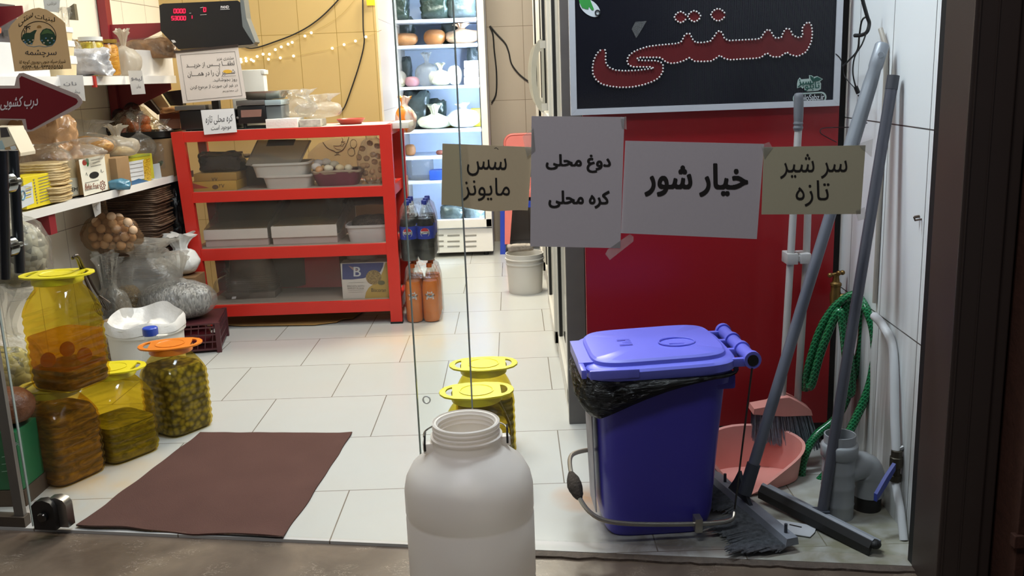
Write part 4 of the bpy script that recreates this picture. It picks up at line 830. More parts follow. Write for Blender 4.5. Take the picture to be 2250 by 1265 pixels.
j4 = jar((XJ, 3.300, .358), R_(-22), 'upper yellow pickle jar of stewed fruit stacked on another jar', lid_y, 'f8e880', .080, pk_red, 'dark stewed fruit at the bottom of the upper stacked jar', H=.405, s=.105, lid_rz=R_(3), sublayers=[('jar_liquid', .080, .195, liq, 'amber brine above the stewed fruit in the upper jar')])
for a, lb in (((-.02, .04, .12), 'slice of orange vegetable floating in the upper jar, highest of three'), ((.05, .02, .10), 'slice of orange vegetable floating in the upper jar near its right side'), ((-.06, -.03, .10), 'slice of orange vegetable floating in the upper jar near its left side')):
    m = MB(); m.lathe([(0, 0), (.028, 0), (.028, .004), (0, .004)], 20, M_=Matrix.Translation(V((XJ, 3.30, .36))+V(a)) @ Matrix.Rotation(1.2, 4, 'X')); solo('vegetable_slice', m, M('carrot_orange', 'a04a16', .4), lb, 'vegetable', 'vegetable slices in the upper jar')
y1 = gz(1047, 858, .352); y2 = gz(1062, 799, .352)
jar((y1.x, y1.y, 0), R_(8), 'nearer yellow lidded jar of green pickles just behind the white milk jug', lid_y, 'efe27c', .22, layered('jar_leaf_pickle', [(.3, '3a3a14'), (.5, '6a6420'), (.7, '8a7d2a')], 22), 'green pickles in the nearer jar behind the milk jug', lid_rz=R_(4))
jar((y2.x, y2.y, 0), R_(4), 'farther yellow lidded jar of green pickles behind the other jar near the milk jug', lid_y, 'efe27c', .24, MATS['jar_leaf_pickle'], 'green pickles in the farther jar behind the milk jug', lid_rz=R_(2))
# ================================================================== red display rack
rk = M('red_rack_paint', 'c62a1f', .38, var=.05, vs=6); YR = 5.40
rack = thing('display_rack', 'red metal display rack of three shelves carrying the scales', 'rack', (-1.3, 5.62, 0))
Z = [(1.098, 1.157), (.753, .813), (.414, .481), (.076, .145)]
xl_ = lambda z: -1.885-.045*(z/1.15); xr_ = lambda z: -.692+.004*(z/1.15)
def post(x0f, x1f, y0, y1, nm='post', z1=1.157):
    m = MB(); m.rings([[V((x0f(z), y0, z)), V((x1f(z), y0, z)), V((x1f(z), y1, z)), V((x0f(z), y1, z))] for z in (0, z1)]); build(nm, m, rk, rack, smooth=False)
post(xl_, lambda z: xl_(z)+.068, YR-.01, YR+.03); post(lambda z: xr_(z)-.068, xr_, YR-.01, YR+.03); post(xl_, lambda z: xl_(z)+.05, 5.82, 5.86); post(lambda z: xr_(z)-.055, lambda z: xr_(z)+.02, 5.82, 5.86)
m = MB(); m.box(xr_(0)-.07, xr_(0)+.002, YR-.012, YR+.032, 0, .012); m.box(xl_(0)-.002, xl_(0)+.07, YR-.012, YR+.032, 0, .012); build('foot_cap', m, black, rack, smooth=False)
shm = M('rack_shelf_board', 'a89e92', .5, var=.06)
for i, (a, b) in enumerate(Z):
    m = MB(); m.box(xl_(a)+.066, xr_(a)-.066, YR-.005, YR+.02, a, b, .002); build('front_rail', m, rk, rack, smooth=False)
    m = MB(); m.box(xl_(a)+.05, xr_(a)-.03, 5.83, 5.855, a, b); build('back_rail', m, rk, rack, smooth=False)
    m = MB()
    for f in (lambda z: xl_(z)+.01, lambda z: xr_(z)-.035): m.box(f(b), f(b)+.03, YR+.02, 5.84, a, b)
    build('side_rail', m, rk, rack, smooth=False)
    m = MB(); m.box(xl_(b)+.03, xr_(b)-.02, YR+.015, 5.845, b-.012, b-.001); build('shelf', m, shm if i else M('white_top_board', 'c8c2b4', .5), rack, smooth=False)
bpm = M('grey_back_sheet', '989086', .6, var=.08, vs=4)
m = MB(); m.box(-1.90, -.73, 5.856, 5.862, .14, .47); build('back_panel', m, bpm, rack, smooth=False)
m = MB(); m.box(-1.90, -1.00, 5.856, 5.862, .48, .80); build('back_panel', m, bpm, rack, smooth=False)
clear = film('clear_cover', 'fdfcfb', .05, .075, .08, 'b4aea6')
for (a, b) in ((Z[1][1], Z[0][0]), (Z[2][1], Z[1][0]), (Z[3][1], Z[2][0])):
    m = MB(); m.box(xl_(a)+.06, xr_(a)-.06, YR+.021, YR+.023, a, b); build('clear_cover', m, clear, rack, smooth=False)
RS = [1.157, .812, .480, .144]      # shelf tops
def on(z, xl, xr, yb, dep=0): 
    a, b = gz(xl, yb, z), gz(xr, yb, z); return a, b
cw_ = film('clear_bag', 'fbfbfa', .14, .06, .12, 'e8e8e4', .5, 28); ww_ = M('white_bag_plastic', 'dcdad6', .35, var=.05, bump=.35, bs=34); mlk = film('milky_bag', 'f6f5f2', .14, .20, .2, 'eeece8', .5, 26)
def box_at(name, x0, x1, y0, y1, z0, z1, mat, label, cat, group=None, bev=.003, parts=()):
    m = MB(); m.box(x0, x1, y0, y1, z0, z1, bev); return solo(name, m, mat, label, cat, group)
FP = lambda Y: Pl((0, Y, 0), (0, -1, 0))
# ---- first shelf of the rack
z = RS[1]
def fq(Y, pts, mat, name, par, off=.001, th=.0008): return build(name, pquad(FP(Y), pts, th, off), mat, par, smooth=False)
a, b = gy(418, 414, 5.46), gy(520, 412, 5.46); cbx = box_at('cake_box', a.x, b.x, 5.46, 5.70, z, z+.055, M('yellow_box_card', 'c0983c', .5), 'lower yellow and red cake box at the left of the first shelf', 'box')
fq(5.46, [(419, 401), (460, 413), (419, 415)], M('box_red', 'a83c28', .5), 'red_corner', cbx); pdisc(473, 411, 7, 5, FP(5.46), .001, M('box_brown', '5a3a1c', .6), 'round_print', cbx); ptext('۲۷', 481, 493, 404, 412, FP(5.46), ink, cbx, .001, 0, 0, 0, 'price')
cb2 = box_at('cake_box', a.x+.02, b.x-.0, 5.48, 5.70, z+.056, z+.10, M('ochre_box_card', 'b08a44', .5), 'upper ochre cake box resting on the yellow one in the first shelf', 'box')
ptext('۷۷', 465, 478, 390, 397, FP(5.48), ink, cb2, .001, 0, 0, 0, 'price')
m = mv(pouch(.24, .18, .10, 4), (-1.72, 5.60, z+.101)); solo('black_wrapped_cake', m, M('black_wrap', '26211f', .25, bump=.5, bs=30), 'black plastic wrap lying over the cake boxes in the first shelf', 'wrapped parcel', ang=60)
pst_ = thing('open_notebook', 'grey open notebook lying behind the cake boxes in the first shelf', 'notebook', (-1.62, 5.76, z+.14))
box_at('grey_carton', -1.86, -1.42, 5.68, 5.84, z, z+.14, M('dark_grey_card', '4e4744', .7), 'dark grey carton under the open notebook in the first shelf', 'box')
m = MB(); m.grid(lambda u, v: V((-1.78+.36*u, 5.69+.14*v, z+.145+.035*math.sin(min(u, 1-u)*2*math.pi/1.6)**2+.004*u)), 24, 6, .012); build('pages', m, M('grey_pages', 'b2afb0', .6, var=.06), pst_)
# nested white tubs with a tilted clear lid
tub = M('white_tub_plastic', 'c9c6c0', .4, var=.03); tubc = film('frosted_tub', 'd8d4ca', .10, .45, .2, 'c8c2b6')
def tub_mesh(w, d, h, lip=.012, tap=.9):
    m = MB(); R = [(.5*tap, 0), (.5*tap+.01, .02), (.5, h-lip), (.53, h-lip), (.53, h), (.49, h), (.49*tap, .02), (.0, .012)]
    return m.rings([superring(a*w, a*d, zz, 6, 40) for a, zz in R], False)
a, b = gy(560, 413, 5.45), gy(683, 413, 5.45)
ta = thing('plastic_tub', 'lower white plastic tub under another tub in the first shelf', 'tub', ((a.x+b.x)/2+.02, 5.57, z), group='white tubs in the first shelf'); build('tub_body', tub_mesh(b.x-a.x-.04, .22, .075), tub, ta, world=False)
tb = thing('plastic_tub', 'upper white tub with a raised see through lid in the first shelf', 'tub', ((a.x+b.x)/2-.015, 5.57, z+.066), group='white tubs in the first shelf'); build('tub_body', tub_mesh(b.x-a.x+.0, .24, .080), tub, tb, world=False)
p = [gy(541, 362, 5.46), gy(658, 358, 5.46), gy(682, 309, 5.60), gy(566, 309, 5.60)]; m = MB(); m.prism(p, (0, .003, .004)); m.tube([p[0], p[1]], .006, 8); m.tube([p[1], p[2]], .006, 8); m.tube([p[0], p[3]], .004, 8); build('tub_lid', m, tubc, tb, smooth=False)
lbq = [gy(585, 321, 5.563), gy(645, 319, 5.563), gy(650, 306, 5.60), gy(590, 307, 5.60)]
m = MB(); m.prism([q-V((0, .004, 0)) for q in lbq], (0, .001, .001)); build('lid_label', m, M('dark_label', '2a2620', .5), tb, smooth=False)
# egg poster card, basket of eggs, walnut bag
cdm = M('cream_card', 'd9c38c', .6, var=.03)
YP = 6.02
m = pquad(FP(YP), [(676, 338), (700, 315), (735, 303), (845, 300), (852, 360), (840, 395), (676, 395)], .004); pc_ = tag(build('egg_poster', m, cdm, None, smooth=False), 'cream card with a drawing of a hen and eggs standing behind the eggs', 'poster'); pz_ = gy(760, 395, 6.02); box_at('tall_carton', -1.20, -.70, 6.0, 6.2, 0, pz_.z-.002, M('tall_brown_card', '8a7050', .8), 'tall brown carton under the hen card behind the red rack', 'box')
def pline(L, wpx, par, name='drawing', Y=6.02, mat=None, closed=False, k=4):
    L2 = [FP(Y).at(x, y, .0015) for x, y in L]; L2 = smooth_path(L2, k) if k > 1 and not closed else L2
    return build(name, MB().tube(L2, wpx*.0013, 5, closed), mat or M('drawing_ink', '3a2c1a', .7), par)
cr = lambda L: [(630+x*.1111, 290+y*.1111) for x, y in L]
pline(cr([(715, 200), (780, 290), (860, 345), (930, 370), (975, 400), (1050, 385), (1120, 340), (1180, 240), (1220, 130), (1225, 100)]), 1.5, pc_)
pline(cr([(920, 270), (1000, 275), (1060, 262), (1090, 225)]), .9, pc_); pline(cr([(930, 300), (1000, 340), (1070, 350)]), .7, pc_); pline(cr([(1090, 110), (1110, 160), (1080, 200), (1150, 190)]), 1., pc_); pline(cr([(1060, 260), (1110, 280), (1120, 240), (1160, 220)]), 1., pc_)
for x in (990, 1018): pline(cr([(x, 390), (x, 430), (x-4, 455)]), .9, pc_)
pline(cr([(945, 460), (990, 440), (1020, 440), (1060, 455)]), .9, pc_)
for c_, r_ in (((1318, 230), (65, 85)), ((1278, 392), (70, 80))): pline(cr([(c_[0]+r_[0]*math.cos(t_), c_[1]+r_[1]*math.sin(t_)) for t_ in (2*math.pi*i/24 for i in range(24))]), .8, pc_, closed=True)
pline(cr([(1325, 320), (1340, 400), (1355, 440)]), .8, pc_)
a, b = gy(683, 410, 5.47), gy(792, 404, 5.47); cxb = (a.x+b.x)/2
bk = thing('egg_basket', 'shallow purple basket of eggs lined with newspaper in the first shelf', 'basket', (cxb, 5.58, z)); wb = (b.x-a.x)
m = MB(); m.rings([superring(k_*wb/2, k_*.11, zz, 4, 40) for k_, zz in ((.8, 0), (.9, .03), (1., .075), (1.03, .08), (.97, .078), (.85, .03), (.0, .02))], False); build('basket_body', m, M('purple_basket', '7a3048', .5, var=.3, vs=14), bk, world=False)
m = MB(); m.rings([superring(k_*wb/2, k_*.11, zz, 4, 40) for k_, zz in ((.99, .07), (1.06, .083), (1.0, .092), (.9, .085))], False); m.jit(.01, 30, 2); build('paper_lining', m, M('lining_paper', 'a8947e', .7, var=.15), bk, world=False)
eggc = ['e9dfc8', 'd9a878', 'e6dcc0', 'e2cfa6', 'ece6d6', 'dcd6d2']
egl = ['white egg at the left end of the purple basket', 'brown egg at the front left of the purple basket', 'cream egg lying lengthwise in front in the purple basket', 'pale egg in the front middle of the purple basket', 'cream egg at the right side of the purple basket', 'greyish egg on top at the back left of the basket', 'white egg on top at the back middle of the basket', 'cream egg behind at the right of the basket']
for i, (px_, py_, Y, ci, rz_) in enumerate(((695, 366, 5.52, 5, .3), (702, 373, 5.50, 1, 1.4), (722, 370, 5.505, 0, 0), (747, 369, 5.51, 3, .8), (766, 369, 5.54, 2, 1.2), (700, 358, 5.57, 5, .2), (717, 356, 5.58, 4, .1), (735, 361, 5.58, 2, .5))):
    p = gy(px_, py_, Y); m = MB(); m.ball((0, 0, 0), (.0285, .022, .022), 20, 14)
    for v in m.b.verts: v.co.yz *= 1-4*v.co.x if False else 1; v.co.y *= 1-.12*v.co.x/.0285; v.co.z *= 1-.12*v.co.x/.0285
    mv(m, p, rz_); solo('egg', m, M('eggshell_'+eggc[ci], eggc[ci], .55, var=.02), egl[i], 'egg', 'eggs in the purple basket')
wal = M('walnut_shell', 'd8a870', .6, var=.25, vs=60, bump=.9, bs=70)
m = MB(); rw = random.Random(3); m.ball((0, 0, 0), (.0185, .0165, .0165), 16, 12); m.jit(.003, 90, 2); w0 = None; k_ = 0
wl = [(797, 325), (812, 318), (830, 316), (845, 322), (790, 345), (803, 342), (818, 338), (834, 340), (847, 346), (792, 366), (806, 360), (822, 357), (840, 357), (850, 366), (800, 380), (815, 376), (832, 372), (847, 380), (805, 396), (820, 392), (836, 390), (850, 396), (807, 408), (823, 408), (838, 406), (851, 408)]
for i, (x, y) in enumerate(wl):
    p = gy(x, y, 5.53+.02*((i*7) % 3))
    if w0 is None: w0 = tag(build('walnut', m, wal, None), 'brown walnut in the clear bag at the right of the first shelf', 'walnut', 'walnuts in the clear bag'); w0.location = p; w0.rotation_euler = (rw.random()*6, rw.random()*6, 0)
    else: c = w0.copy(); COL.objects.link(c); c.location = p; c.rotation_euler = (rw.random()*6, rw.random()*6, 0)
c_, w_, h_ = bb(784, 858, 303, 412, 5.50); m = mv(bag(.17, .14, h_*1.05, .12, 11, .35, .6), (c_.x, 5.54, z)); solo('walnut_bag', m, cw_, 'clear plastic bag of walnuts at the right of the first shelf', 'bag', ang=70)
# ---- second shelf: trays of sweets with clear lids, tub of seeds
z = RS[2]
trm = M('white_tray_card', 'e2dcd6', .55, var=.05); sil = film('lid_film', 'e8e4dc', .12, .10, .12, 'b0a898', .4, 20)
for nm, x0, x1, yb, yt, ym, lb in (('l', 452, 590, 546, 506, 528, 'left white tray of sweets under a slanted clear lid'), ('r', 600, 742, 542, 498, 523, 'middle white tray of sweets under a slanted clear lid')):
    a, b = gy(x0, yb, 5.47), gy(x1, yb-2, 5.47); h2 = gy(x0, ym, 5.47).z; h1 = gy(x0, yt, 5.47).z
    tr = thing('sweet_tray', lb+' on the second shelf', 'tray', ((a.x+b.x)/2, 5.62, z), group='trays of sweets on the second shelf')
    m = MB(); m.box(a.x, b.x, 5.48, 5.80, z, h2, .003); build('box_base', m, M('pinkish_card', 'c8b6b2', .6), tr, smooth=False)
    m = MB(); m.box(a.x-.004, b.x+.002, 5.47, 5.80, h2, h1, .003); build('tray', m, trm, tr, smooth=False)
    m = MB(); m.box(a.x+.01, b.x-.01, 5.485, 5.79, h1-.004, h1+.006); build('sweets', m, layered('syrup_sweets_'+nm, [(.3, '5c4a34'), (.55, '8a6c42'), (.75, 'a07c4a')], 9), tr, smooth=False)
    m = MB(); q = [V((a.x, 5.475, h1+.004)), V((b.x, 5.475, h1+.004)), V((b.x+.02, 5.80, h1+.15)), V((a.x+.05, 5.80, h1+.15))]; m.prism(q, (0, .002, .002)); build('clear_lid', m, sil, tr, smooth=False)
    m = MB(); q = [V((b.x+.004, 5.472, h1-.05)), V((b.x+.002, 5.472, h1+.008)), V((b.x+.055, 5.78, h1+.155)), V((b.x+.075, 5.79, h1+.11)), V((b.x+.012, 5.49, h1-.05))]; m.prism(q, (.003, .0, 0)); build('lid_flap', m, film('grey_flap', 'c8c4be', .2, .55, .15, '8a857e', .6, 18), tr, smooth=False)
c_, w_, h_ = bb(752, 866, 476, 536, 5.46); tb3 = thing('plastic_tub', 'grey plastic tub heaped with dark raisins at the right of the second shelf', 'tub', (c_.x, 5.57, z))
build('tub_body', tub_mesh(.255, .22, .10, .014), M('grey_tub', 'cac6c6', .4), tb3, world=False)
m = mv(heap(.235, .19, .13, 5, rough=.05), (c_.x+.01, 5.58, z+.015)); solo('raisins', m, speck('dark_raisin', ['2a201c', '3c2e28', '4c3c34'], 90, .6, 1.), 'heap of dark raisins in the grey tub', 'raisins', kind='stuff')
c_ = gy(735, 540, 5.60); m = mv(bag(.16, .12, .24, .3, 21, .3, .8), (c_.x, 5.66, z)); solo('plastic_bag', m, cw_, 'crumpled clear bag between the middle tray and the grey tub', 'bag', ang=70)
m = mv(pouch(.30, .08, .09, 8), (c_.x+.2, 5.78, z+.18)); solo('wrapped_parcel', m, M('maroon_wrap', '4a2c2c', .4, bump=.5), 'dark maroon wrapped parcel at the back above the grey tub', 'parcel', ang=60)
# ---- lowest shelf: clear containers, dark red folder, biscuit box
z = RS[3]
cc = film('clear_container', 'ece6dc', .16, .22, .12, 'e0d8c8')
c0_ = gy(555, 655, 5.60)
cont = thing('clear_container', 'stacked clear plastic containers at the left of the lowest shelf, outermost of the nest', 'container', (c0_.x, 5.64, z+.04), group='nested clear containers')
m = MB(); m.rings([superring(a_, b2, zz, 6, 32) for a_, b2, zz in ((.150, .085, 0), (.152, .087, .006), (.132, .072, .008), (.118, .062, .11), (.11, .055, .112))], False); build('container_body', m, cc, cont, world=False)
ordn = ['lowest', 'second', 'third', 'fourth', 'fifth', 'sixth', 'seventh', 'eighth']
for i in range(1, 8): dup(cont, (c0_.x+.002*(i % 3), 5.64, z+.04+.013*i), None, 'clear plastic container, %s above the bottom one of the nested stack' % ordn[i])
box_at('stack_stand', c0_.x-.15, c0_.x+.15, 5.56, 5.74, z, z+.038, M('taupe_card', '6e645a', .7), 'flat taupe box under the nested clear containers', 'box')
m = mv(bag(.26, .2, .17, .18, 33, .3, .6), (c0_.x-.09, 5.60, z+.005)); solo('plastic_bag', m, cw_, 'crumpled clear bag in front of the nested containers', 'bag', ang=70)
m = pquad(FP(5.70), [(650, 632), (672, 625), (668, 556), (744, 555), (750, 622), (752, 630)], .01); tag(build('red_folder', m, M('dark_red_folder', 'b0303a', .4), None, smooth=False), 'dark red folder standing in the middle of the lowest shelf', 'folder')
m = pquad(FP(5.47), [(510, 652), (519, 651), (518, 656), (509, 657)], .002); tag(build('paper_tag', m, wh, None, smooth=False), 'tiny white paper tag in the lowest shelf', 'tag')
YB_ = 5.46; a, b = gy(754, 660, YB_), gy(864, 657, YB_); h1 = gy(760, 578, YB_).z
bx = thing('biscuit_box', 'blue, white and yellow biscuit box at the right of the lowest shelf', 'box', ((a.x+b.x)/2, YB_+.05, z))
m = MB(); m.box(a.x, b.x, YB_, YB_+.12, z, h1, .002); build('box_body', m, M('white_print_card', 'cfcbc4', .45, var=.02), bx, smooth=False)
cr8 = lambda L: [(430+x*.20444, 550+y*.20433) for x, y in L]
bq = FP(YB_-.0008)
build('blue_print', pquad(bq, cr8([(1575, 145), (2020, 130), (2012, 175), (1985, 230), (1960, 245), (1880, 275), (1800, 300), (1680, 312), (1577, 312)]), .0006, 0), M('navy_print', '2f3a78', .45), bx, smooth=False)
build('yellow_print', pquad(bq, cr8([(2040, 130), (2105, 125), (2120, 520), (1815, 525), (1830, 450), (1860, 400), (1940, 340), (1985, 280), (2015, 210)]), .0006, 0), M('mustard_print', 'b79a3e', .45), bx, smooth=False)
ptext('B', 777, 793, 586, 607, bq, wh, bx, .0008, 0, 0, .01, 'letter'); pdisc(821, 609, 17, 16, bq, .0006, speck('biscuit_print', ['6a552c', '8c7440', 'a58c50'], 220, .6, .1), 'biscuit_picture', bx); pdisc(838, 621, 8, 5, bq, .0008, M('seed_print', '5c5a30', .6), 'seed_picture', bx, 12)
build('wheat_ear', pquad(bq, cr8([(1640, 165), (1690, 180), (1740, 205), (1745, 220), (1690, 212)]), .0006, .0008), M('rose_print', '9a7c7a', .5), bx, smooth=False)
gtx = M('grey_print', '76746f', .6)
ptext('BISCUITS WITH', 763, 800, 626.5, 630, bq, gtx, bx, .0008); ptext('BARLEY FLOUR', 764, 800, 631.5, 635, bq, gtx, bx, .0008); ptext('Biscoran', 816, 848, 633, 641, bq, M('brown_print', '4a3a1a', .6), bx, .0012)
for y in (621, 638, 642): pline([(765, y), (799, y-1)], .4, bx, 'small_print', YB_-.0008, gtx, k=1)
m = mv(pouch(.17, .1, .07, 9), (a.x+.12, YB_+.07, h1+.001)); solo('plastic_packet', m, mlk, 'crumpled grey packet on top of the biscuit box', 'packet', ang=60)
# cardboard sheet on the floor under the rack
m = MB(); q = [gz(x, y, .006) for x, y in ((450, 712), (530, 716), (690, 714), (740, 708), (752, 702), (775, 700), (800, 682), (800, 676), (560, 686), (460, 695))]; m.prism(q, (0, 0, .006)); solo('cardboard_sheet', m, M('cardboard', '9a7440', .8, var=.1), 'flat brown cardboard sheet on the floor under the red rack', 'cardboard', smooth=False)
# ================================================================== things standing on the rack
zt_ = 1.157
blk = M('black_scale_plastic', '191718', .35, var=.06); gst = M('grey_scale_metal', '6f6a66', .4, .4)
sc = thing('weighing_scale', 'black shop scale with a raised red digit display on the red rack', 'scale', (-1.7, 5.55, zt_))
YD = 5.46; DP = FP(YD)
m = MB(); m.prism([DP.at(x, y) for x, y in ((350, 12), (358, 8), (522, 1), (528, 6), (532, 58), (557, 96), (550, 98), (392, 108), (353, 68))], (0, .10, -.01)); build('display_head', m, blk, sc, ang=30, smooth=False)
m = MB(); m.prism([DP.at(x, y) for x, y in ((527, -2), (535, -4), (541, 40), (561, 92), (556, 97), (533, 58))], (0, .10, 0)); build('display_side', m, M('slate_side', '646869', .4), sc, smooth=False)
m = MB(); p = gy(462, 112, 5.52); m.box(p.x-.02, p.x+.02, 5.51, 5.55, zt_+.05, p.z); build('display_post', m, blk, sc, smooth=False)
led_r = glow('red_digits', 'ff2848', 1.7); dgm = M('digit_window', '4a0614', .3)
SEG = {'0': 'abcdef', '1': 'bc', '3': 'abgcd', '5': 'afgcd'}
def digits(s, x0, y0, w, h, gap):
    m = MB()
    for i, ch in enumerate(s):
        X = x0+i*gap; pts = dict(a=((0, 0), (1, 0)), b=((1, 0), (1, .5)), c=((1, .5), (1, 1)), d=((0, 1), (1, 1)), e=((0, .5), (0, 1)), f=((0, 0), (0, .5)), g=((0, .5), (1, .5)))
        for k_ in SEG[ch]: m.tube([DP.at(X+w*u, y0+h*v-.05*w*u, .002) for u, v in pts[k_]], .0022, 5)
    return build('digits', m, led_r, sc, smooth=False)
for q in (((379, 18), (408, 17), (409, 29), (380, 31)), ((375, 35), (408, 33), (409, 44), (376, 46)), ((445, 15), (455, 15), (455, 27), (446, 28))): fq(YD, q, dgm, 'digit_window', sc)
digits('0000', 382, 20, 4.5, 8.5, 6.8); digits('53000', 377, 36, 4.5, 8, 6.6); digits('0', 447.5, 17, 4.5, 8.5, 6); digits('1', 420, 34, 2, 7, 5)
wpr = M('pale_print_mark', 'cdc8c8', .5)
ptext('PAND', 485, 503, 13, 19, DP, wpr, sc, .001, -1, 0, .03)
for L in (((484, 21), (505, 20)), ((440, 33), (454, 32)), ((440, 17), (447, 16)), ((416, 29), (420, 29))): pline(L, .8, sc, 'printed_mark', YD, wpr, k=1)
fq(YD, [(376, 88), (383, 88), (387, 93), (380, 94)], wpr, 'printed_mark', sc)
m = MB(); a, b = gy(398, 288, 5.47), gy(521, 283, 5.47); m.box(a.x, b.x, 5.47, 5.70, zt_+.006, zt_+.115, .006); build('base', m, blk, sc)
m = MB(); m.box(a.x-.02, a.x+.15, 5.46, 5.70, zt_+.118, zt_+.143, .004); build('pan_frame', m, gst, sc)
m = MB()
for x in (a.x+.03, b.x-.03): m.tube([(x, 5.5, zt_), (x, 5.5, zt_+.01)], .012, 12)
build('foot', m, black, sc)
s2_ = thing('weighing_scale', 'black and grey scale with a steel pan, right of the red digit display', 'scale', (-1.45, 5.56, zt_))
a, b = gy(524, 275, 5.47), gy(586, 272, 5.47); m = MB(); m.box(a.x, b.x, 5.47, 5.68, zt_+.03, zt_+.13, .006); build('base', m, blk, s2_)
c = gy(622, 266, 5.50); m = MB(); m.box(b.x, c.x, 5.48, 5.68, zt_+.035, zt_+.125, .004); build('side_housing', m, M('slate_housing', '63696b', .4), s2_)
m = MB(); m.box(a.x, b.x, 5.46, 5.68, zt_+.132, zt_+.160, .004); build('top_plate', m, gst, s2_); m = MB(); m.box(b.x, c.x+.005, 5.465, 5.68, zt_+.128, zt_+.158, .004); build('top_plate', m, M('pale_plate', 'a3b3b8', .35, .2), s2_)
pcn = gy(583, 212, 5.56); m = MB(); m.rings([superring(k_*.135, k_*.10, zz, 4, 40) for k_, zz in ((.72, zt_+.162), (.76, zt_+.164), (1., zt_+.205), (1.02, zt_+.207), (.97, zt_+.205), (.74, zt_+.17), (0, zt_+.168))], False); m.b.transform(Matrix.Translation((pcn.x, 5.57, 0))); build('weighing_pan', m, M('steel_pan', 'a59f94', .25, .85), s2_)
fq(5.47, [(529, 242), (575, 240), (574, 256), (530, 258)], M('copper_plate', '9a7468', .4, .3), 'name_plate', s2_); m = MB(); m.ball(gy(522, 259, 5.468), .008); build('screw_knob', m, gst, s2_)
m = MB()
for x in (a.x+.03, c.x-.03): m.tube([(x, 5.5, zt_), (x, 5.5, zt_+.036)], .01, 12)
m.box(a.x+.02, c.x-.02, 5.50, 5.66, zt_, zt_+.012); build('foot', m, black, s2_)
# instruction sheet on the scale and the handwritten card on the rack
IP = FP(5.445)
ins = sheet('instruction_sheet', [(385, 113), (523, 103), (541, 215), (402, 227)], IP, .0, M('scale_sheet', 'd6cac2', .55, var=.02), 'white printed instruction sheet hanging under the scale display', 8, 8, .0008, 6)
build('border', MB().tube([IP.at(x, y, .0014) for x, y in ((396, 121), (516, 113), (532, 210), (411, 221))], .0008, 5, True), ink, ins)
for s_, x0, x1, y0, y1, dy, dx in (('مشتری عزیز', 476, 514, 126, 134, -2, -1), ('لطفـــا پــــس از خریــــد', 410, 516, 138, 152, -5, -2), ('شــــیر آن را در همــــان', 413, 517, 155, 171, -6, -2), ('روز بجوشانید.', 468, 521, 172, 181, -2, -1), ('در غیر این صورت از مرجوع کردن', 419, 523, 188, 199, -6, -2), ('آن معذوریم', 490, 524, 197, 204, -2, -1)): ptext(s_, x0, x1, y0, y1, IP, ink, ins, .0014, dy, dx)
pdisc(500, 157, 10, 4, IP, .0011, M('yellow_mark', 'e0ae3a', .5), 'highlight_mark', ins)
build('underline', MB().tube([IP.at(486, 168.5, .0035), IP.at(518, 166, .0035)], .0007, 5), ink, ins)
m = pquad(IP, [(381, 112), (523, 97), (523, 103), (382, 117)], .006, .006); o = build('clip_strip', m, M('dark_clip', '3a302c', .3), ins, smooth=False)
CPl = FP(5.378)
hc = sheet('handwritten_card', [(441, 242), (514, 238), (521, 290), (449, 296)], CPl, .0, M('white_card_paper', 'e2dfe0', .55, var=.01), 'white handwritten card propped on the front of the red rack', 6, 6, .0008, 7)
ptext('کره محلی تازه', 452, 511, 254, 275, CPl, M('pen_ink', '3c3a3e', .6), hc, .0012, -4, 0, -.004); ptext('موجود است', 464, 508, 276, 289, CPl, M('pen_ink', '3c3a3e', .6), hc, .0012, -4, 0, -.004)
a, b = gy(520, 210, 5.75), gy(583, 210, 5.75); h1 = gy(550, 153, 5.75).z
wb_ = thing('white_bin', 'white rectangular plastic bin behind the steel weighing pan', 'bin', ((a.x+b.x)/2, 5.78, zt_)); m = MB(); m.box(a.x-.03, b.x, 5.75, 5.83, zt_, h1, .008); build('bin_body', m, M('white_bin_plastic', 'dedad0', .4, var=.02), wb_); m = MB(); m.box(b.x-.012, b.x+.008, 5.745, 5.84, h1-.03, h1-.004, .004); build('bin_lip', m, MATS['white_bin_plastic'], wb_)
a, b = gy(585, 286, 5.44), gy(655, 284, 5.44); box_at('foam_box', a.x, b.x, 5.44, 5.62, zt_, zt_+.052, M('white_foam', 'dcd8d2', .7, bump=.2, bs=90), 'white foam box at the front of the rack top beside the scale', 'box')
c = gy(705, 283, 5.46); box_at('paper_bundle', b.x+.004, c.x, 5.46, 5.64, zt_, zt_+.04, M('newsprint', 'b8b4aa', .7, var=.35, vs=40), 'bundle of printed paper bags right of the foam box', 'paper bundle')
for (x0, x1, y0, y1, sd_, mt, lb) in ((622, 690, 210, 262, 41, mlk, 'crumpled milky plastic bag behind the foam box'), (655, 745, 232, 276, 42, mlk, 'crumpled milky plastic bag lying on the paper bundle')):
    c_, w_, h_ = bb(x0, x1, y0, y1, 5.56); m = mv(bag(w_*1.05, .17, h_*1.15, .3, sd_, .5, .7), (c_.x, 5.62, zt_+(.05 if sd_ == 41 else .042))); solo('plastic_bag', m, mt, lb, 'bag', ang=70)
m = mv(MB().lathe([(0, 0), (.06, 0), (.085, .03), (.08, .032), (.055, .006), (0, .006)], 32), (gy(770, 272, 5.62).x, 5.64, zt_)); solo('red_bowl', m, M('red_bowl_plastic', 'a83428', .4), 'shallow red bowl at the right end of the rack top', 'bowl')
# a white board edge sticking out at the right end of the rack top
a = gy(868, 272, 5.5); box_at('white_board', -.705, -.60, 5.50, 5.78, zt_-.03, zt_+.004, M('white_board_edge', 'd9d4cc', .5), 'white board end sticking out at the right of the rack top', 'board')
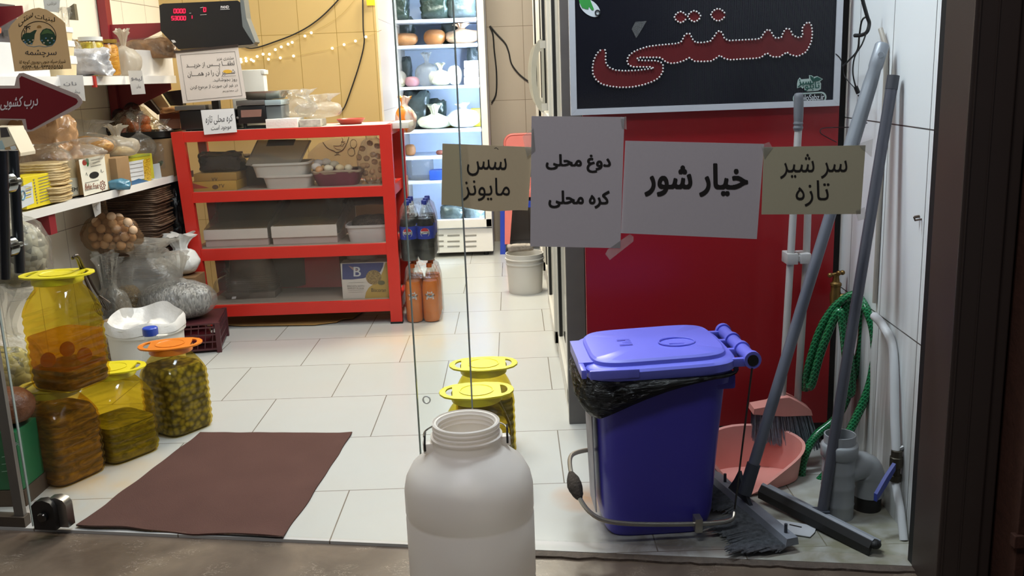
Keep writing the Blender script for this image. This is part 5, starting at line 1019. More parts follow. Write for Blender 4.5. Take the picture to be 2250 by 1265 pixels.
# ================================================================== bottles beside the rack
def bottle(name, mliq, mlab, cap, label, cat, group, h=.350, lab=(.13, .205)):
    t_ = thing(name, label, cat, (0, 0, 0), 0, group); r = .0505
    prof = [(0, .006), (.03, 0), (.044, .004), (r, .02), (r, h*.55), (r-.002, h*.60), (r-.008, h*.70), (r-.024, h*.82), (.016, h*.90), (.014, h*.93)]
    m = MB(); m.lathe(prof, 28); build('bottle_body', m, film('pet_clear', 'fafaf8', .12, .02, .06), t_, world=False)
    m = MB(); m.lathe([(max(0, a-.0015), z) for a, z in prof[:7]]+[(0, h*.70)], 28); build('drink', m, mliq, t_, world=False)
    m = MB(); m.lathe([(.0165, h*.925), (.0165, h*.985), (.014, h), (0, h)], 18); build('cap', m, cap, t_, world=False)
    if mlab: m = MB(); m.lathe([(r+.0008, lab[0]), (r+.0008, lab[1])], 28); build('wrap_label', m, mlab, t_, world=False)
    return t_
cola = M('cola', '0c0708', .12, var=.02); orng = M('orange_drink', 'ff8a30', .25, var=.06, **{'Emission Color': (0, 0, 0, 1)}); bcap = M('blue_cap', '23307c', .35); blab = M('blue_label', '2438a0', .3, var=.04); ocap = M('orange_cap', 'b8541a', .4)
gx = [gy(x, 705, 5.45).x for x in (912, 949)]
def on_cyl(s, par, cx, cy, r, zc, w, h, mat, bold=.01, ang=0, off=.002, name='lettering', mesh=None):
    me = mesh or text_mesh(s, bold); xs = [v.co.x for v in me.vertices]; ys = [v.co.y for v in me.vertices]; x0, x1, y0, y1 = min(xs), max(xs), min(ys), max(ys)
    for v in me.vertices:
        u = ((v.co.x-x0)/(x1-x0)-.5)*w/r+ang; zz = zc+((v.co.y-y0)/(y1-y0)-.5)*h; k_ = r+off+v.co.z*.2
        v.co = V((cx+k_*math.sin(u), cy-k_*math.cos(u), zz))
    mb = MB(); mb.mesh(me); return build(name, mb, mat, par, world=False, smooth=False, fix=False)
def disc_mesh(lo, hi, n=40, rows=8):
    m = MB(); m.grid(lambda u, v: (lambda y: V(((2*u-1)*math.sqrt(max(0, 1-y*y)), y, 0)))(lo+(hi-lo)*v), 16, rows); me = bpy.data.meshes.new('tmp'); m.b.to_mesh(me); m.b.free(); return me
rowl = ['front', 'middle', 'rear']; sidl = ['left', 'right']
for tier, nm, mliq, mlab, cp_, lab0, grp in ((1, 'cola_bottle', cola, blab, bcap, 'cola bottle with a blue label in the upper pack', 'cola bottles in the upper pack'), (0, 'orange_drink_bottle', orng, None, ocap, 'orange drink bottle in the lower pack on the floor', 'orange drink bottles in the lower pack')):
    zb = .0 if tier == 0 else .368
    first = None
    for k_ in range(6):
        px_, py_ = gx[k_ % 2]+(-.006 if tier else .003), 5.435+.103*(k_//2); lb = '%s bottle of the %s row: %s' % (sidl[k_ % 2], rowl[k_//2], lab0)
        if first is None:
            first = bottle(nm, mliq, mlab, cp_, lb, 'bottle', grp); W0 = M('label_white', 'd8d4d4', .4)
            if tier:
                r = .0505; on_cyl('', first, 0, 0, r, .168, .056, .056, W0, off=.0014, name='round_emblem', mesh=disc_mesh(-1, 1))
                def seg(lo, hi): return disc_mesh(lo, hi)
                on_cyl('', first, 0, 0, r, .168+.018, .046, .020, M('label_red', 'c0202c', .4), off=.0020, name='emblem_band', mesh=disc_mesh(.25, 1)); on_cyl('', first, 0, 0, r, .168-.018, .046, .020, blab, off=.0020, name='emblem_band', mesh=disc_mesh(-1, -.25)); on_cyl('پپسی', first, 0, 0, r, .168, .050, .016, ink, .02, 0, .0030)
            else:
                mm = MB(); plate(mm, [(-1, -1), (-.62, -1), (-.55, -.3), (-.25, -.8), (0, -.45), (.25, -.8), (.55, -.3), (.62, -1), (1, -.9), (.8, -.1), (1.1, .35), (.7, .45), (.55, 1), (.2, .5), (0, .8), (-.2, .5), (-.55, 1), (-.7, .45), (-1.1, .35), (-.8, -.1)], [], .004, Matrix()); me = bpy.data.meshes.new('tmp'); mm.b.to_mesh(me); mm.b.free()
                on_cyl('', first, 0, 0, .0505, .165, .050, .05, W0, name='star_emblem', mesh=me, off=.0014); on_cyl('میرندا', first, 0, 0, .0505, .165, .058, .018, M('label_green', '16241a', .5), .02, 0, .0032)
            first.location = (px_, py_, zb)
        else:
            dup(first, (px_, py_, zb), 0, lb)
    sw = MB(); cxm = sum(gx)/2-(.006 if tier else -.003); hh = .335
    prof = [(1., .004), (1.02, .03), (1.015, .20), (.98, .25), (.84, .315), (.62, .34)]
    sw.rings([[q+V((cxm, 5.538, zb)) for q in superring(k_*.108, k_*.160, zz, 5, 60)] for k_, zz in prof], False); sw.jit(.006, 22, tier+2)
    solo('shrink_wrap', sw, film('shrink_film', 'fafafa', .16, .02, .10, 'dcdcdc', .55, 16), 'clear shrink wrap around the %s pack of bottles' % ('upper cola' if tier else 'lower orange drink'), 'wrapping', 'shrink wraps of the bottle packs', ang=70)
# ================================================================== shelves on the left wall
ZU, ZL = 1.462, .905
sfx = lambda y: -1.96+.0733*(y-5.5)      # front edge of the shelves
shw = M('white_shelf', 'd9d6d2', .35, var=.03); shr = M('dark_red_bracket', '7d1f26', .4, var=.06)
su = thing('wall_shelves', 'white wall shelves on dark red brackets along the left wall', 'shelf', (-2.15, 4.9, ZL-.05))
def shelf(z, y0, y1, h, nm='shelf_board'):
    m = MB(); m.prism([(sfx(y0), y0, z-h), (sfx(y1), y1, z-h), (LWX(y1)+.005, y1, z-h), (LWX(y0)+.005, y0, z-h)], (0, 0, h)); m.prism([(sfx(y0), y0, z-h), (sfx(y1), y1, z-h), (sfx(y1)+.006, y1, z-h), (sfx(y0)+.006, y0, z-h)], (0, 0, h+.008)); build(nm, m, shw, su, smooth=False)
shelf(ZU, 3.2, 5.62, .034); shelf(ZL, 3.2, 5.72, .030)
for y in (5.60, 4.20, 3.30):
    m = MB(); m.box(LWX(y)+.004, LWX(y)+.05, y-.035, y+.035, .70, 2.5, .002)
    if y > 5: build('upright', m, shr, su, smooth=False)
    for z in (ZU, ZL, 1.80):
        m = MB(); zb = z-.034; m.prism([(LWX(y)+.04, y+.004, zb), (sfx(y)-.02, y+.004, zb), (sfx(y)-.02, y+.004, zb-.035), (LWX(y)+.04, y+.004, zb-.17)], (0, -.008, 0)); build('bracket', m, shr, su, smooth=False)
y_ = 4.17; m = MB(); m.box(sfx(y_)-.045, sfx(y_)-.005, y_-.03, y_+.03, ZL-.12, ZL-.032); build('bracket', m, shr, su, smooth=False)
def shelf_at(xl, xr, yb, z, back=.0):
    """two points of a shelf front for photo x range"""
    a, b = gz(xl, yb, z), gz(xr, yb, z); return a, b
def ysh(px, py, z):  # depth Y where the pixel column meets a line just behind the shelf's front edge
    d = ray(px, py); lo, hi = 2.5, 6.5
    for _ in range(40):
        mid = (lo+hi)/2; x = d.x/d.y*mid
        if x < sfx(mid)-.02: lo = mid if False else lo; 
        (lo, hi) = (mid, hi) if x > sfx(mid)-.03 else (lo, mid)
    return (lo+hi)/2
def Ys(px, back=0.): 
    """depth on the shelf line for photo column px, set back from the edge"""
    d = ray(px, 300); a = d.x/d.y; return (-1.96-.03-back-.0733*5.5)/(a-.0733)
def on_shelf(px, z, back):
    Y = Ys(px, back); return V((ray(px, 300).x/ray(px, 300).y*Y, Y, z))
# ---- lower shelf
def box_on(name, x0, x1, yt, z, back, depth, mat, label, cat='box', rz=None, **k):
    """box whose front runs along the shelf between photo columns x0..x1 up to photo row yt"""
    A, B = on_shelf(x0, z, back), on_shelf(x1, z, back); h = gy((x0+x1)/2, yt, (A.y+B.y)/2).z-z; d = (B-A); w = d.length; ang = math.atan2(d.y, d.x)
    t_ = thing(name, label, cat, (A+B)/2, ang); m = MB(); m.box(-w/2, w/2, 0.0, depth, 0, h, .002); build('box_body', m, mat, t_, world=False, smooth=False); t_['h'] = h
    n = V((math.sin(ang), -math.cos(ang), 0)); return t_, Pl((A+B)/2+n*.0012, n), w, h
yel = M('yellow_card_print', 'd9c422', .45, var=.03)
t1, q1, w1_, h1_ = box_on('yellow_carton', 36, 116, 383, ZL+.01, .0, .10, yel, 'yellow carton with white emblem label at the left of the lower shelf')
fqp = lambda pl, L, mat, nm, par, off=.0: build(nm, pquad(pl, L, .0006, off), mat, par, smooth=False)
fqp(q1, [(43, 412), (70, 399), (75, 446), (47, 458)], wh, 'label', t1); fqp(q1, [(48, 474), (120, 449), (121, 455), (49, 482)], wh, 'lower_edge', t1)
pring([(50+5*math.cos(a), 429+10*math.sin(a)) for a in (2*math.pi*i/20 for i in range(20))], 1.6, q1, .001, M('logo_blue', '3a7a9a', .5), 'logo', t1, True); pring([(44, 420), (48, 433), (47, 440)], 1.6, q1, .001, M('logo_green', '3a7a4a', .5), 'logo', t1)
for i in range(5): fqp(q1, [(57, 414+i*5), (69, 410+i*5), (69, 412+i*5), (57, 416+i*5)], gtx if i % 2 else yel, 'text_line', t1, .001)
for i in range(9): x = 80+i*.5; fqp(q1, [(84-i*.3+i*.9, 391+i*6.5), (106+i*.9, 385+i*6.3), (106+i*.9, 386.4+i*6.3), (84-i*.3+i*.9, 392.4+i*6.5)], gtx, 'text_line', t1, .0006); fqp(q1, [(73+i*1., 394+i*6.3), (76+i*1., 393+i*6.3), (75.5+i*1., 397+i*6.3), (74+i*1., 397+i*6.3)], gtx, 'bullet', t1, .0006)
# bundles of thin bread
bm1 = layered('flatbread', [(.3, 'a58a5c'), (.5, 'c4aa78'), (.7, 'd6bf90')], 30, (1, 1, 8))
def bread(px, Y0, z0, n, th, w, d, label0, grp, seed):
    rnd = random.Random(seed)
    c = V((ray(px, 400).x/ray(px, 400).y*Y0, Y0, 0)); first = None
    for i in range(n):
        p = V((c.x+rnd.uniform(-.006, .006), c.y+rnd.uniform(-.006, .006), z0+i*th)); rz = rnd.uniform(-.06, .06)
        if first is None:
            m = MB(); m.rings([superring(w/2*k_, d/2*k_, zz, 3, 36) for k_, zz in ((.97, 0), (1, th*.3), (1, th*.7), (.97, th*.96))])
            for v in m.b.verts: v.co.z += .004*noise.noise(V((v.co.x*18, v.co.y*18, seed)))
            first = tag(build('flatbread', m, bm1, None), label0, 'bread', grp); first.location = p
        else: c2 = first.copy(); COL.objects.link(c2); c2.location = p; c2.rotation_euler = (0, 0, rz)
bread(98, 4.30, ZL+.012, 7, .0095, .20, .19, 'thin flatbread in the lower pile on the lower shelf beside the yellow carton', 'flatbreads in the lower pile', 1)
bread(96, 4.32, ZL+.085, 9, .011, .21, .20, 'thin flatbread in the upper pile on the lower shelf beside the yellow carton', 'flatbreads in the upper pile', 2)
p = on_shelf(50, ZL+.19, .10); m = mv(bag(.22, .2, .15, .1, 51, .5, .8), (p.x+.03, p.y+.12, ZL+.115)); solo('plastic_bag', m, cw_, 'clear plastic bag lying over the bread behind the yellow carton', 'bag', ang=70)
bag_y = Ys(45, .2)
# banana box: white printed end and brown cardboard side
fbx, fq2, fw_, fh_ = box_on('fruit_box', 176, 236, 343, ZL+.01, -.01, .24, M('brown_corrugated', 'a88a60', .8, var=.08, vs=9), 'white ended fruit box with a dark hand hole on the lower shelf')
A = [(173, 351), (229, 340), (238, 416), (185, 431)]
fqp(fq2, A, M('white_box_print', 'd8d4c6', .55, var=.02), 'printed_end', fbx); pr_ = fbx
fqp(fq2, [(197+10*math.cos(a)*(1 if abs(math.cos(a)) < .6 else 1.05)+10, 384.5+7.5*math.sin(a)-1.5*math.cos(a)) for a in (2*math.pi*i/24 for i in range(24))], black, 'hand_hole', pr_, .001)
for cx_, cy_, rx_, ry_, mt in ((186, 357, 5, 6.5, M('red_fruit_print', '9c3a30', .5)), (193, 357, 2.5, 9, M('green_leaf_print', '2f6a3c', .5)), (191, 352, 3, 4, M('green_leaf_print', '2f6a3c', .5))): pdisc(cx_, cy_, rx_, ry_, fq2, .0008, mt, 'fruit_print', pr_, 14)
brn = M('rust_print', '7a3f28', .6)
me = None
o = ptext('Behin Fruit', 187, 217, 404, 417, fq2, brn, pr_, .0010, -3, 0, .01, 'box_name')
o.data.transform(Matrix())
pring([(225.5+5.5*(1+.18*math.cos(8*a))*math.cos(a), 407+9*(1+.18*math.cos(8*a))*math.sin(a)) for a in (2*math.pi*i/48 for i in range(48))], .7, fq2, .001, brn, 'star_outline', pr_, True); pring([(225.5+2.6*math.cos(a), 407+4.5*math.sin(a)) for a in (2*math.pi*i/20 for i in range(20))], .7, fq2, .001, brn, 'star_outline', pr_, True)
for L in ([(200, 352), (224, 347)], [(204, 358), (220, 354)], [(200, 366), (222, 361)], [(188, 385), (190, 379), (192, 386)], [(221, 378), (222, 372), (224, 379), (228, 376)], [(187, 419), (217, 411)], [(187, 402), (217, 395)]): pring(L, .6, fq2, .001, gtx, 'printed_line', pr_)
# cardboard side seen at the left of the box
p0, p1 = on_shelf(112, ZL+.01, .0), on_shelf(174, ZL+.01, -.005)
sb, sq_, sw_, sh_ = box_on('cardboard_box', 126, 170, 352, ZL+.01, .03, .20, M('grey_corrugated', 'a3906c', .8, var=.06, vs=9), 'plain brown cardboard box between the bread and the white ended fruit box')
fqp(sq_, [(134, 394), (170, 390), (173, 427), (150, 432), (136, 424)], M('pale_card_print', 'b8b3a2', .6), 'pale_panel', sb); ptext('VEM', 150, 170, 413, 421, sq_, ink, sb, .0012, -2, 0, .01, 'print')
p = on_shelf(150, 0, .06); m = mv(bag(.26, .2, .12, .2, 52, .5, .8), (p.x, p.y+.06, ZL+.15)); solo('plastic_bag', m, mlk, 'thin crumpled plastic bag on top of the brown cardboard box', 'bag', ang=70)
# big printed bags of goods
kbag = layered('tan_contents', [(.3, '8a5c34'), (.5, 'b07c4a'), (.7, 'c89a68')], 8)
p = on_shelf(84, ZL, .18); m = mv(pouch(.27, .16, .24, 12, 2.6, 70, 30, .10), (p.x, p.y+.05, ZL+.12)); b1 = solo('paper_bag', m, M('tan_plastic_bag', 'b48a62', .25, var=.15, vs=7, bump=.4, bs=22), 'tan crumpled bag with brown lettering behind the bread', 'bag', ang=60)
m = MB(); bq_ = on_shelf(85, 0, .12); BP = Pl((bq_.x, bq_.y, 0), (.75, -.66, 0))
p = on_shelf(120, ZL, .18); m = pquad(FP(p.y), [(101, 268), (133, 263), (132, 292), (112, 300)], .002); nt = tag(build('purple_note', m, M('purple_paper', 'a07c9a', .5), None, smooth=False), 'small purple handwritten note above the tan bag', 'note'); ptext('خرما', 112, 130, 268, 278, FP(p.y), ink, nt, .001, -1)
p = on_shelf(178, ZL, .16); m = mv(heap(.30, .16, .10, 14, rough=.06), (p.x, p.y, ZL+.165)); solo('golden_bread', m, layered('golden_crust', [(.3, '8a5a1c'), (.5, 'b47e34'), (.7, 'd0a052')], 14), 'golden baked rolls in the clear bag behind the fruit box', 'bread', ang=60)
m = mv(bag(.32, .18, .19, .3, 53, .4, .7), (p.x, p.y, ZL+.16)); solo('plastic_bag', m, cw_, 'clear plastic bag around the golden rolls behind the fruit box', 'bag', ang=70)
box_at('brown_carton', p.x-.17, p.x+.2, p.y-.09, p.y+.07, ZL, ZL+.162, M('dull_card', '8a6c48', .8, var=.1), 'dull brown carton under the golden rolls at the back of the lower shelf', 'box')
p = on_shelf(245, ZL, .06); zb5 = gy(248, 347, p.y).z; m = mv(bag(.21, .17, gy(248, 276, p.y).z-zb5, .36, 54, .16, .55), (p.x+.01, p.y+.03, zb5)); solo('white_tied_bag', m, film('cloudy_bag', 'efeae2', .16, .45, .18, 'e6dfd2', .5, 24), 'white tied bag of pale sweets on the fruit boxes of the lower shelf', 'bag', ang=70)
m = mv(heap(.18, .13, .05, 15), (p.x+.01, p.y+.03, zb5+.003)); solo('pale_sweets', m, speck('pale_sweet', ['cfae6a', 'dcc48a', 'e8d8a8'], 60, .5, .8), 'pale sweets at the bottom of the white tied bag', 'sweets', kind='stuff')
bc, bp_, bw_, bh_ = box_on('pasta_packet_box', 256, 329, 343, ZL+.008, .01, .20, M('lime_card', 'b0a828', .45, var=.05), 'yellow and blue printed carton with a white table on the lower shelf')
fqp(bp_, [(240, 350), (274, 345), (282, 402), (248, 408)], M('brown_print_panel', '8c5a3c', .5, var=.1), 'brown_panel', bc); fqp(bp_, [(281, 356), (316, 350), (318, 392), (285, 398)], wh, 'white_table', bc, .0006); fqp(bp_, [(314, 352), (330, 346), (333, 402), (318, 398)], layered('wheat_print', [(.3, '7a5a10'), (.5, 'c09a1c'), (.7, 'd8b83c')], 60), 'wheat_picture', bc, .0008)
fqp(bp_, [(240, 408), (290, 398), (305, 392), (338, 400), (337, 408), (285, 421), (240, 425)], M('sea_print', '2c5c86', .4, var=.12, vs=20), 'blue_border', bc, .0009); fqp(bp_, [(274, 345), (329, 337), (330, 341), (275, 349)], M('olive_print', '8f9a3a', .5), 'top_border', bc, .0008)
for i in range(4): pring([(285+i*.5, 362+i*9), (313+i*.8, 357+i*9)], .5, bp_, .0014, gtx, 'table_line', bc)
p = on_shelf(232, ZL, .0); m = mv(pouch(.20, .07, .05, 16), (p.x-.005, p.y-.015, ZL+.003)); solo('blue_packet', m, M('blue_packet_film', '4f7f96', .2, bump=.5, bs=30, var=.2), 'flat blue packet lying at the front of the lower shelf right of the fruit box', 'packet', ang=60)
p = on_shelf(352, ZL, .05); m = mv(heap(.19, .15, .12, 17, rough=.08), (p.x, p.y, ZL+.02)); solo('green_herbs', m, speck('dried_herb', ['3c4426', '525a34', '6a6e48', '2c3018'], 120, .8, 1., stretch=(1, 1, 2)), 'dried green herbs in the tied bag at the right end of the lower shelf', 'herbs', kind='stuff')
m = mv(bag(.23, .18, .30, .28, 55, .12, .6), (p.x, p.y, ZL+.008)); solo('plastic_bag', m, cw_, 'clear tied bag of green herbs at the right end of the lower shelf', 'bag', ang=70)
p = on_shelf(305, ZL, .10); m = mv(bag(.16, .14, .26, .45, 56, .12, .9), (p.x, p.y, ZL+.10)); solo('plastic_bag', m, cw_, 'clear tied bag with a tall twisted neck behind the yellow and blue carton', 'bag', ang=70)
p = on_shelf(340, ZL, .02); m = pquad(FP(p.y-.04), [(330, 362), (350, 358), (356, 395), (333, 400)], .002); tag(build('white_card', m, MATS['white_card'], None, smooth=False), 'white card leaning on the tied herb bag', 'card')
# left end carton
t2 = on_shelf(12, ZL, .12); m = MB()
p = V((gy(20, 340, 3.75).x, 3.75, 0)); cf = thing('printed_carton', 'white and tan printed carton at the left end of the lower shelf', 'box', (p.x-.05, 3.80, ZL+.17))
CPn = FP(3.74); m = pquad(CPn, [(-30, 279), (17, 279), (45, 336), (45, 343), (-30, 343)], .12); build('box_body', m, M('white_tan_card', 'cfc3ac', .5, var=.05), cf, smooth=False)
fqp(CPn, [(0, 281), (14, 280), (22, 300), (2, 302)], M('dark_photo_print', '3a3436', .5), 'dark_print', cf, .001); fqp(CPn, [(-2, 310), (4, 308), (12, 328), (-2, 330)], M('pale_blue_print', '9fb4b8', .5), 'blue_print', cf, .001); fqp(CPn, [(10, 325), (34, 317), (44, 334), (44, 342), (14, 342)], M('tan_print', 'a8875c', .5), 'tan_print', cf, .001); fqp(CPn, [(22, 322), (33, 319), (37, 327), (25, 330)], wh, 'label', cf, .0016)
p = on_shelf(20, ZL, .08); m = MB(); m.box(-2.30, -2.06, 3.66, 3.90, ZL, ZL+.17, .004); solo('grey_carton', m, M('grey_carton_card', '9a948c', .7), 'plain grey carton under the printed carton at the left end', 'box')
# fruit tray with its cardboard boxes at the right end
yt_ = 5.56; a, b = gy(222, 297, yt_), gy(392, 290, yt_); zt2 = 1.125
box_at('cardboard_box', -2.285, -1.955, 5.44, 5.66, ZL, zt2-.004, M('plain_cardboard', '8a6c4a', .8, var=.08), 'brown cardboard box under the fruit tray at the right end of the lower shelf', 'box')
m = mv(MB().rings([superring(k_*.185, k_*.14, zz, 5, 40) for k_, zz in ((.8, .002), (.92, .004), (1., .035), (1.04, .04), (1.0, .036), (.9, .010), (0, .008))], False), (-2.13, 5.55, zt2)); solo('fruit_tray', m, M('black_tray', '1c1a1a', .35), 'black plastic tray of oranges on the cardboard box beside the rack', 'tray')
orm = M('orange_peel', 'c0601c', .4, var=.12, vs=20, bump=.4, bs=120); drk = M('dark_plum', '3c201c', .35, var=.2, vs=20)
for i, (x, y, Y, r, mt, lb) in enumerate(((292, 280, 5.49, .040, orm, 'orange at the front bottom of the fruit tray'), (314, 266, 5.53, .043, orm, 'orange right of the centre of the fruit tray pile'), (279, 268, 5.55, .040, orm, 'orange left of the centre of the fruit tray pile'), (318, 283, 5.52, .038, orm, 'orange at the lower right of the fruit tray'), (255, 278, 5.52, .042, drk, 'dark purple fruit at the lower left of the fruit tray'), (262, 252, 5.58, .040, drk, 'dark purple fruit at the upper left of the fruit tray pile'), (290, 240, 5.60, .044, drk, 'dark purple fruit on top of the fruit tray pile'), (297, 252, 5.57, .044, drk, 'dark purple fruit just under the topmost one'), (240, 285, 5.53, .034, drk, 'dark purple fruit at the far left of the fruit tray'))):
    p = gy(x, y, Y); m = MB(); m.ball(p, (r, r, r*.92), 20, 14); solo('orange' if mt is orm else 'dark_fruit', m, mt, lb, 'fruit', 'fruit on the black tray')
m = MB(); Q = [[gy(x, y, Y) for x, y, Y in row] for row in (((236, 288, 5.48), (290, 294, 5.44), (345, 292, 5.44), (384, 288, 5.46)), ((242, 266, 5.50), (285, 262, 5.46), (325, 262, 5.46), (368, 276, 5.48)), ((262, 245, 5.54), (286, 236, 5.52), (315, 240, 5.52), (340, 258, 5.52)), ((270, 236, 5.6), (286, 229, 5.6), (300, 226, 5.6), (318, 236, 5.6)))]
def bilin(G, u, v):
    n, k_ = len(G)-1, len(G[0])-1; i, j = min(int(v*n), n-1), min(int(u*k_), k_-1); a_, b_2 = v*n-i, u*k_-j
    return (G[i][j].lerp(G[i][j+1], b_2)).lerp(G[i+1][j].lerp(G[i+1][j+1], b_2), a_)
m.grid(lambda u, v: bilin(Q, u, v)+V((0, .012*noise.noise(V((u*9, v*3, 1))), .008*noise.noise(V((u*11, v*3, 4))))), 40, 16); solo('fruit_bag', m, film('gold_glint_bag', 'eadcc0', .25, .06, .08, 'c8a868', .9, 22), 'clear wrap stretched over the oranges on the black tray', 'bag', ang=70)
# goods between tray and scale
yq = 5.72; Fq = FP(yq)
m = pquad(Fq, [(308, 222), (318, 205), (352, 248), (346, 252)], .12); tag(build('dark_frame_box', m, M('dark_brown_card', '3a2c1e', .6), None, smooth=False), 'dark edged box leaning behind the fruit tray', 'box')
m = pquad(FP(5.76), [(322, 205), (350, 202), (372, 234), (352, 240)], .03); tag(build('cream_carton', m, M('cream_carton_card', 'cdbd90', .5), None, smooth=False), 'cream carton leaning behind the dark edged box', 'box')
m = pquad(FP(5.70), [(350, 250), (396, 249), (397, 288), (392, 290), (350, 288)], .08); tag(build('peach_carton', m, M('peach_card', 'c08a6c', .5, var=.1), None, smooth=False), 'peach coloured carton between the fruit tray and the scale', 'box')
m = pquad(FP(5.80), [(352, 203), (400, 197), (402, 232), (370, 232)], .06); tag(build('black_device', m, blk, None, smooth=False), 'black device behind the cartons left of the scale', 'device')
c_ = gy(380, 250, 5.66); m = mv(pouch(.12, .09, .035, 19), (c_.x, 5.66, c_.z)); solo('bread_packet', m, kbag, 'small packet of brown crackers lying on the peach carton', 'packet', ang=60)
# ---- notes hanging from the shelves
for x0, pts, lb, tx in ((0, [(124, 165), (182, 165), (188, 222), (131, 214)], 'white handwritten note hanging under the upper shelf near the arrow', (('نان', 140, 168, 178, 188), ('محلی', 160, 176, 196, 206))), (1, [(281, 155), (312, 155), (320, 206), (290, 208)], 'white handwritten note hanging at the right end of the upper shelf', (('لیمو', 288, 312, 165, 178), ('عمانی', 300, 310, 184, 194)))):
    Y = Ys((pts[0][0]+pts[1][0])/2, -.045); o = sheet('shelf_note', pts, FP(Y), 0, M('shelf_note_paper', 'ddd8d4', .55, var=.02), lb, 6, 6, .0012, 9+x0)
    for s_, a0, a1, b0, b1 in tx: ptext(s_, a0, a1, b0, b1, FP(Y), M('faint_pen', '77757c', .6), o, .0016, 2)
Y = Ys(208, -.045); o = sheet('shelf_note', [(199, 436), (220, 433), (222, 468), (209, 477)], FP(Y), 0, MATS['shelf_note_paper'], 'narrow white note hanging under the lower shelf above the bag of balls', 4, 6, .004, 15); pring([(206, 455), (212, 448), (211, 460), (216, 462)], .7, FP(Y), .004, gtx, 'pen_mark', o)
m = MB(); p = on_shelf(222, ZU, -.035); m.box(p.x-.008, p.x+.010, p.y-.01, p.y+.012, ZU-.045, ZU+.01, .002); solo('red_clip', m, M('red_clip_plastic', 'b0281e', .4), 'small red clip on the front edge of the upper shelf', 'clip')
# ---- upper shelf goods
ZU2 = ZU+.009
gpho = M('smoky_print', '565052', .3, var=.4, vs=10)
b2 = box_on('picture_box', -10, 75, 4, ZU2+.105, .10, .10, gpho, 'grey printed box at the left of the upper shelf, above the cream carton')
b3 = box_on('cream_box', -12, 22, 46, ZU2+.06, .09, .14, M('cream_print_card', 'd0bf9a', .5, var=.05), 'cream carton with a small black print behind the arched sticker')
fqp(b3[1], [(8, 66), (17, 66), (18, 80), (8, 79)], ink, 'print', b3[0]); fqp(b3[1], [(0, 60), (3, 62), (3, 72), (0, 74)], M('red_dot_print', 'b8562c', .5), 'print', b3[0])
box_on('foam_carton', -12, 130, 93, ZU2, .02, .20, M('white_foam_carton', 'd9d8d6', .5, var=.03), 'long white foam box at the left of the upper shelf behind the sticker')
foam = M('cream_foam_tray', 'd8c49c', .6, var=.06); fw2 = M('white_foam_lid', 'e0dedb', .6, var=.02)
fz = ZU2; A, B = on_shelf(134, 0, .03), on_shelf(176, 0, .03)
for i, (yb_, yt2, lb) in enumerate(((148, 122, 'bottom foam tray of the stack beside the arched sticker'), (122, 88, 'middle foam tray of the stack beside the arched sticker'), (88, 58, 'top foam tray of the stack beside the arched sticker'))):
    Ym = (A.y+B.y)/2; z0, z1 = max(fz, gy(155, yb_, Ym).z), gy(155, yt2, Ym).z
    if i == 0: z0 = fz
    t_ = thing('foam_tray', lb, 'tray', (A.x/2+B.x/2, Ym, z0), 0, 'stacked foam trays on the upper shelf'); w_ = (B-A).length*.55
    m = MB(); m.rings([superring(k_*w_/2, k_*.09, zz, 6, 30) for k_, zz in ((.85, 0), (.95, (z1-z0)*.6), (.95, (z1-z0)*.62))]); build('filling', m, foam, t_, world=False)
    m = MB(); m.rings([superring(k_*w_/2, k_*.09, zz, 6, 30) for k_, zz in ((1., (z1-z0)*.6), (1.02, (z1-z0)*.66), (1.0, (z1-z0)*.97), (.93, (z1-z0)*.995))]); build('tray_lid', m, fw2, t_, world=False)
p = on_shelf(205, ZU2, .04); m = mv(pouch(.24, .15, .12, 61, 2.6, 60, 24, .08), (p.x, p.y, ZU2)); solo('silver_bag', m, M('silver_wrap', 'bcbabc', .22, .1, var=.25, vs=18, bump=1., bs=22), 'crumpled silvery plastic parcel on the upper shelf in front of the jars', 'parcel', ang=60)
gl2 = film('jar_glass', 'f8f6ee', .12, .02, .03)
def gjar(px, back, w, h, cmat, lidm, label, clab):
    p = on_shelf(px, ZU2, back); t_ = thing('glass_jar', label, 'jar', p, 0, 'glass jars on the upper shelf'); r = w/2
    m = MB(); m.lathe([(0, 0), (r*.9, 0), (r, .008), (r, h*.80), (r*.86, h*.88), (r*.86, h*.93)], 30); build('jar_body', m, gl2, t_, world=False)
    m = MB(); m.lathe([(r*.9, h*.90), (r*.92, h*.90), (r*.92, h), (0, h)], 30); build('jar_lid', m, lidm, t_, world=False)
    m = MB(); m.lathe([(0, .005), (r*.86, .005), (r*.94, .012), (r*.94, h*.78), (r*.8, h*.86), (0, h*.87)], 24); m.b.transform(Matrix.Translation(p)); solo('jar_contents', m, cmat, clab, 'pickles', kind='stuff')
gjar(226, .06, .125, .192, layered('yellow_pepper_pickle', [(.3, '8f7a0a'), (.5, 'c8ae14'), (.72, 'e4d858')], 26, (1, 1, .5)), M('white_jar_lid', 'd8d6d0', .4), 'glass jar of yellow green peppers with a white lid', 'yellow green peppers in the white lidded jar')
gjar(259, .06, .115, .185, layered('orange_fruit_pickle', [(.3, 'a86a0a'), (.5, 'cc8c18'), (.72, 'e0b048')], 18), M('gold_jar_lid', 'b08c40', .3, .7), 'glass jar of orange preserves with a gold lid', 'orange preserves in the gold lidded jar')
p = on_shelf(206, ZU2, .20); m = mv(MB().lathe([(0, 0), (.06, 0), (.062, .17), (.05, .19), (0, .192)], 24), p); solo('jar_behind', m, M('gold_glass_jar', 'a8853c', .2, .4, var=.2), 'gold lidded jar standing behind the silvery parcel', 'jar')
p = on_shelf(296, ZU2, .05); m = mv(bag(.15, .13, .235, .36, 62, .14, .6), (p.x, p.y, ZU2)); solo('white_tied_bag', m, MATS['cloudy_bag'], 'white tied bag between the glass jars and the white box on the upper shelf', 'bag', ang=70)
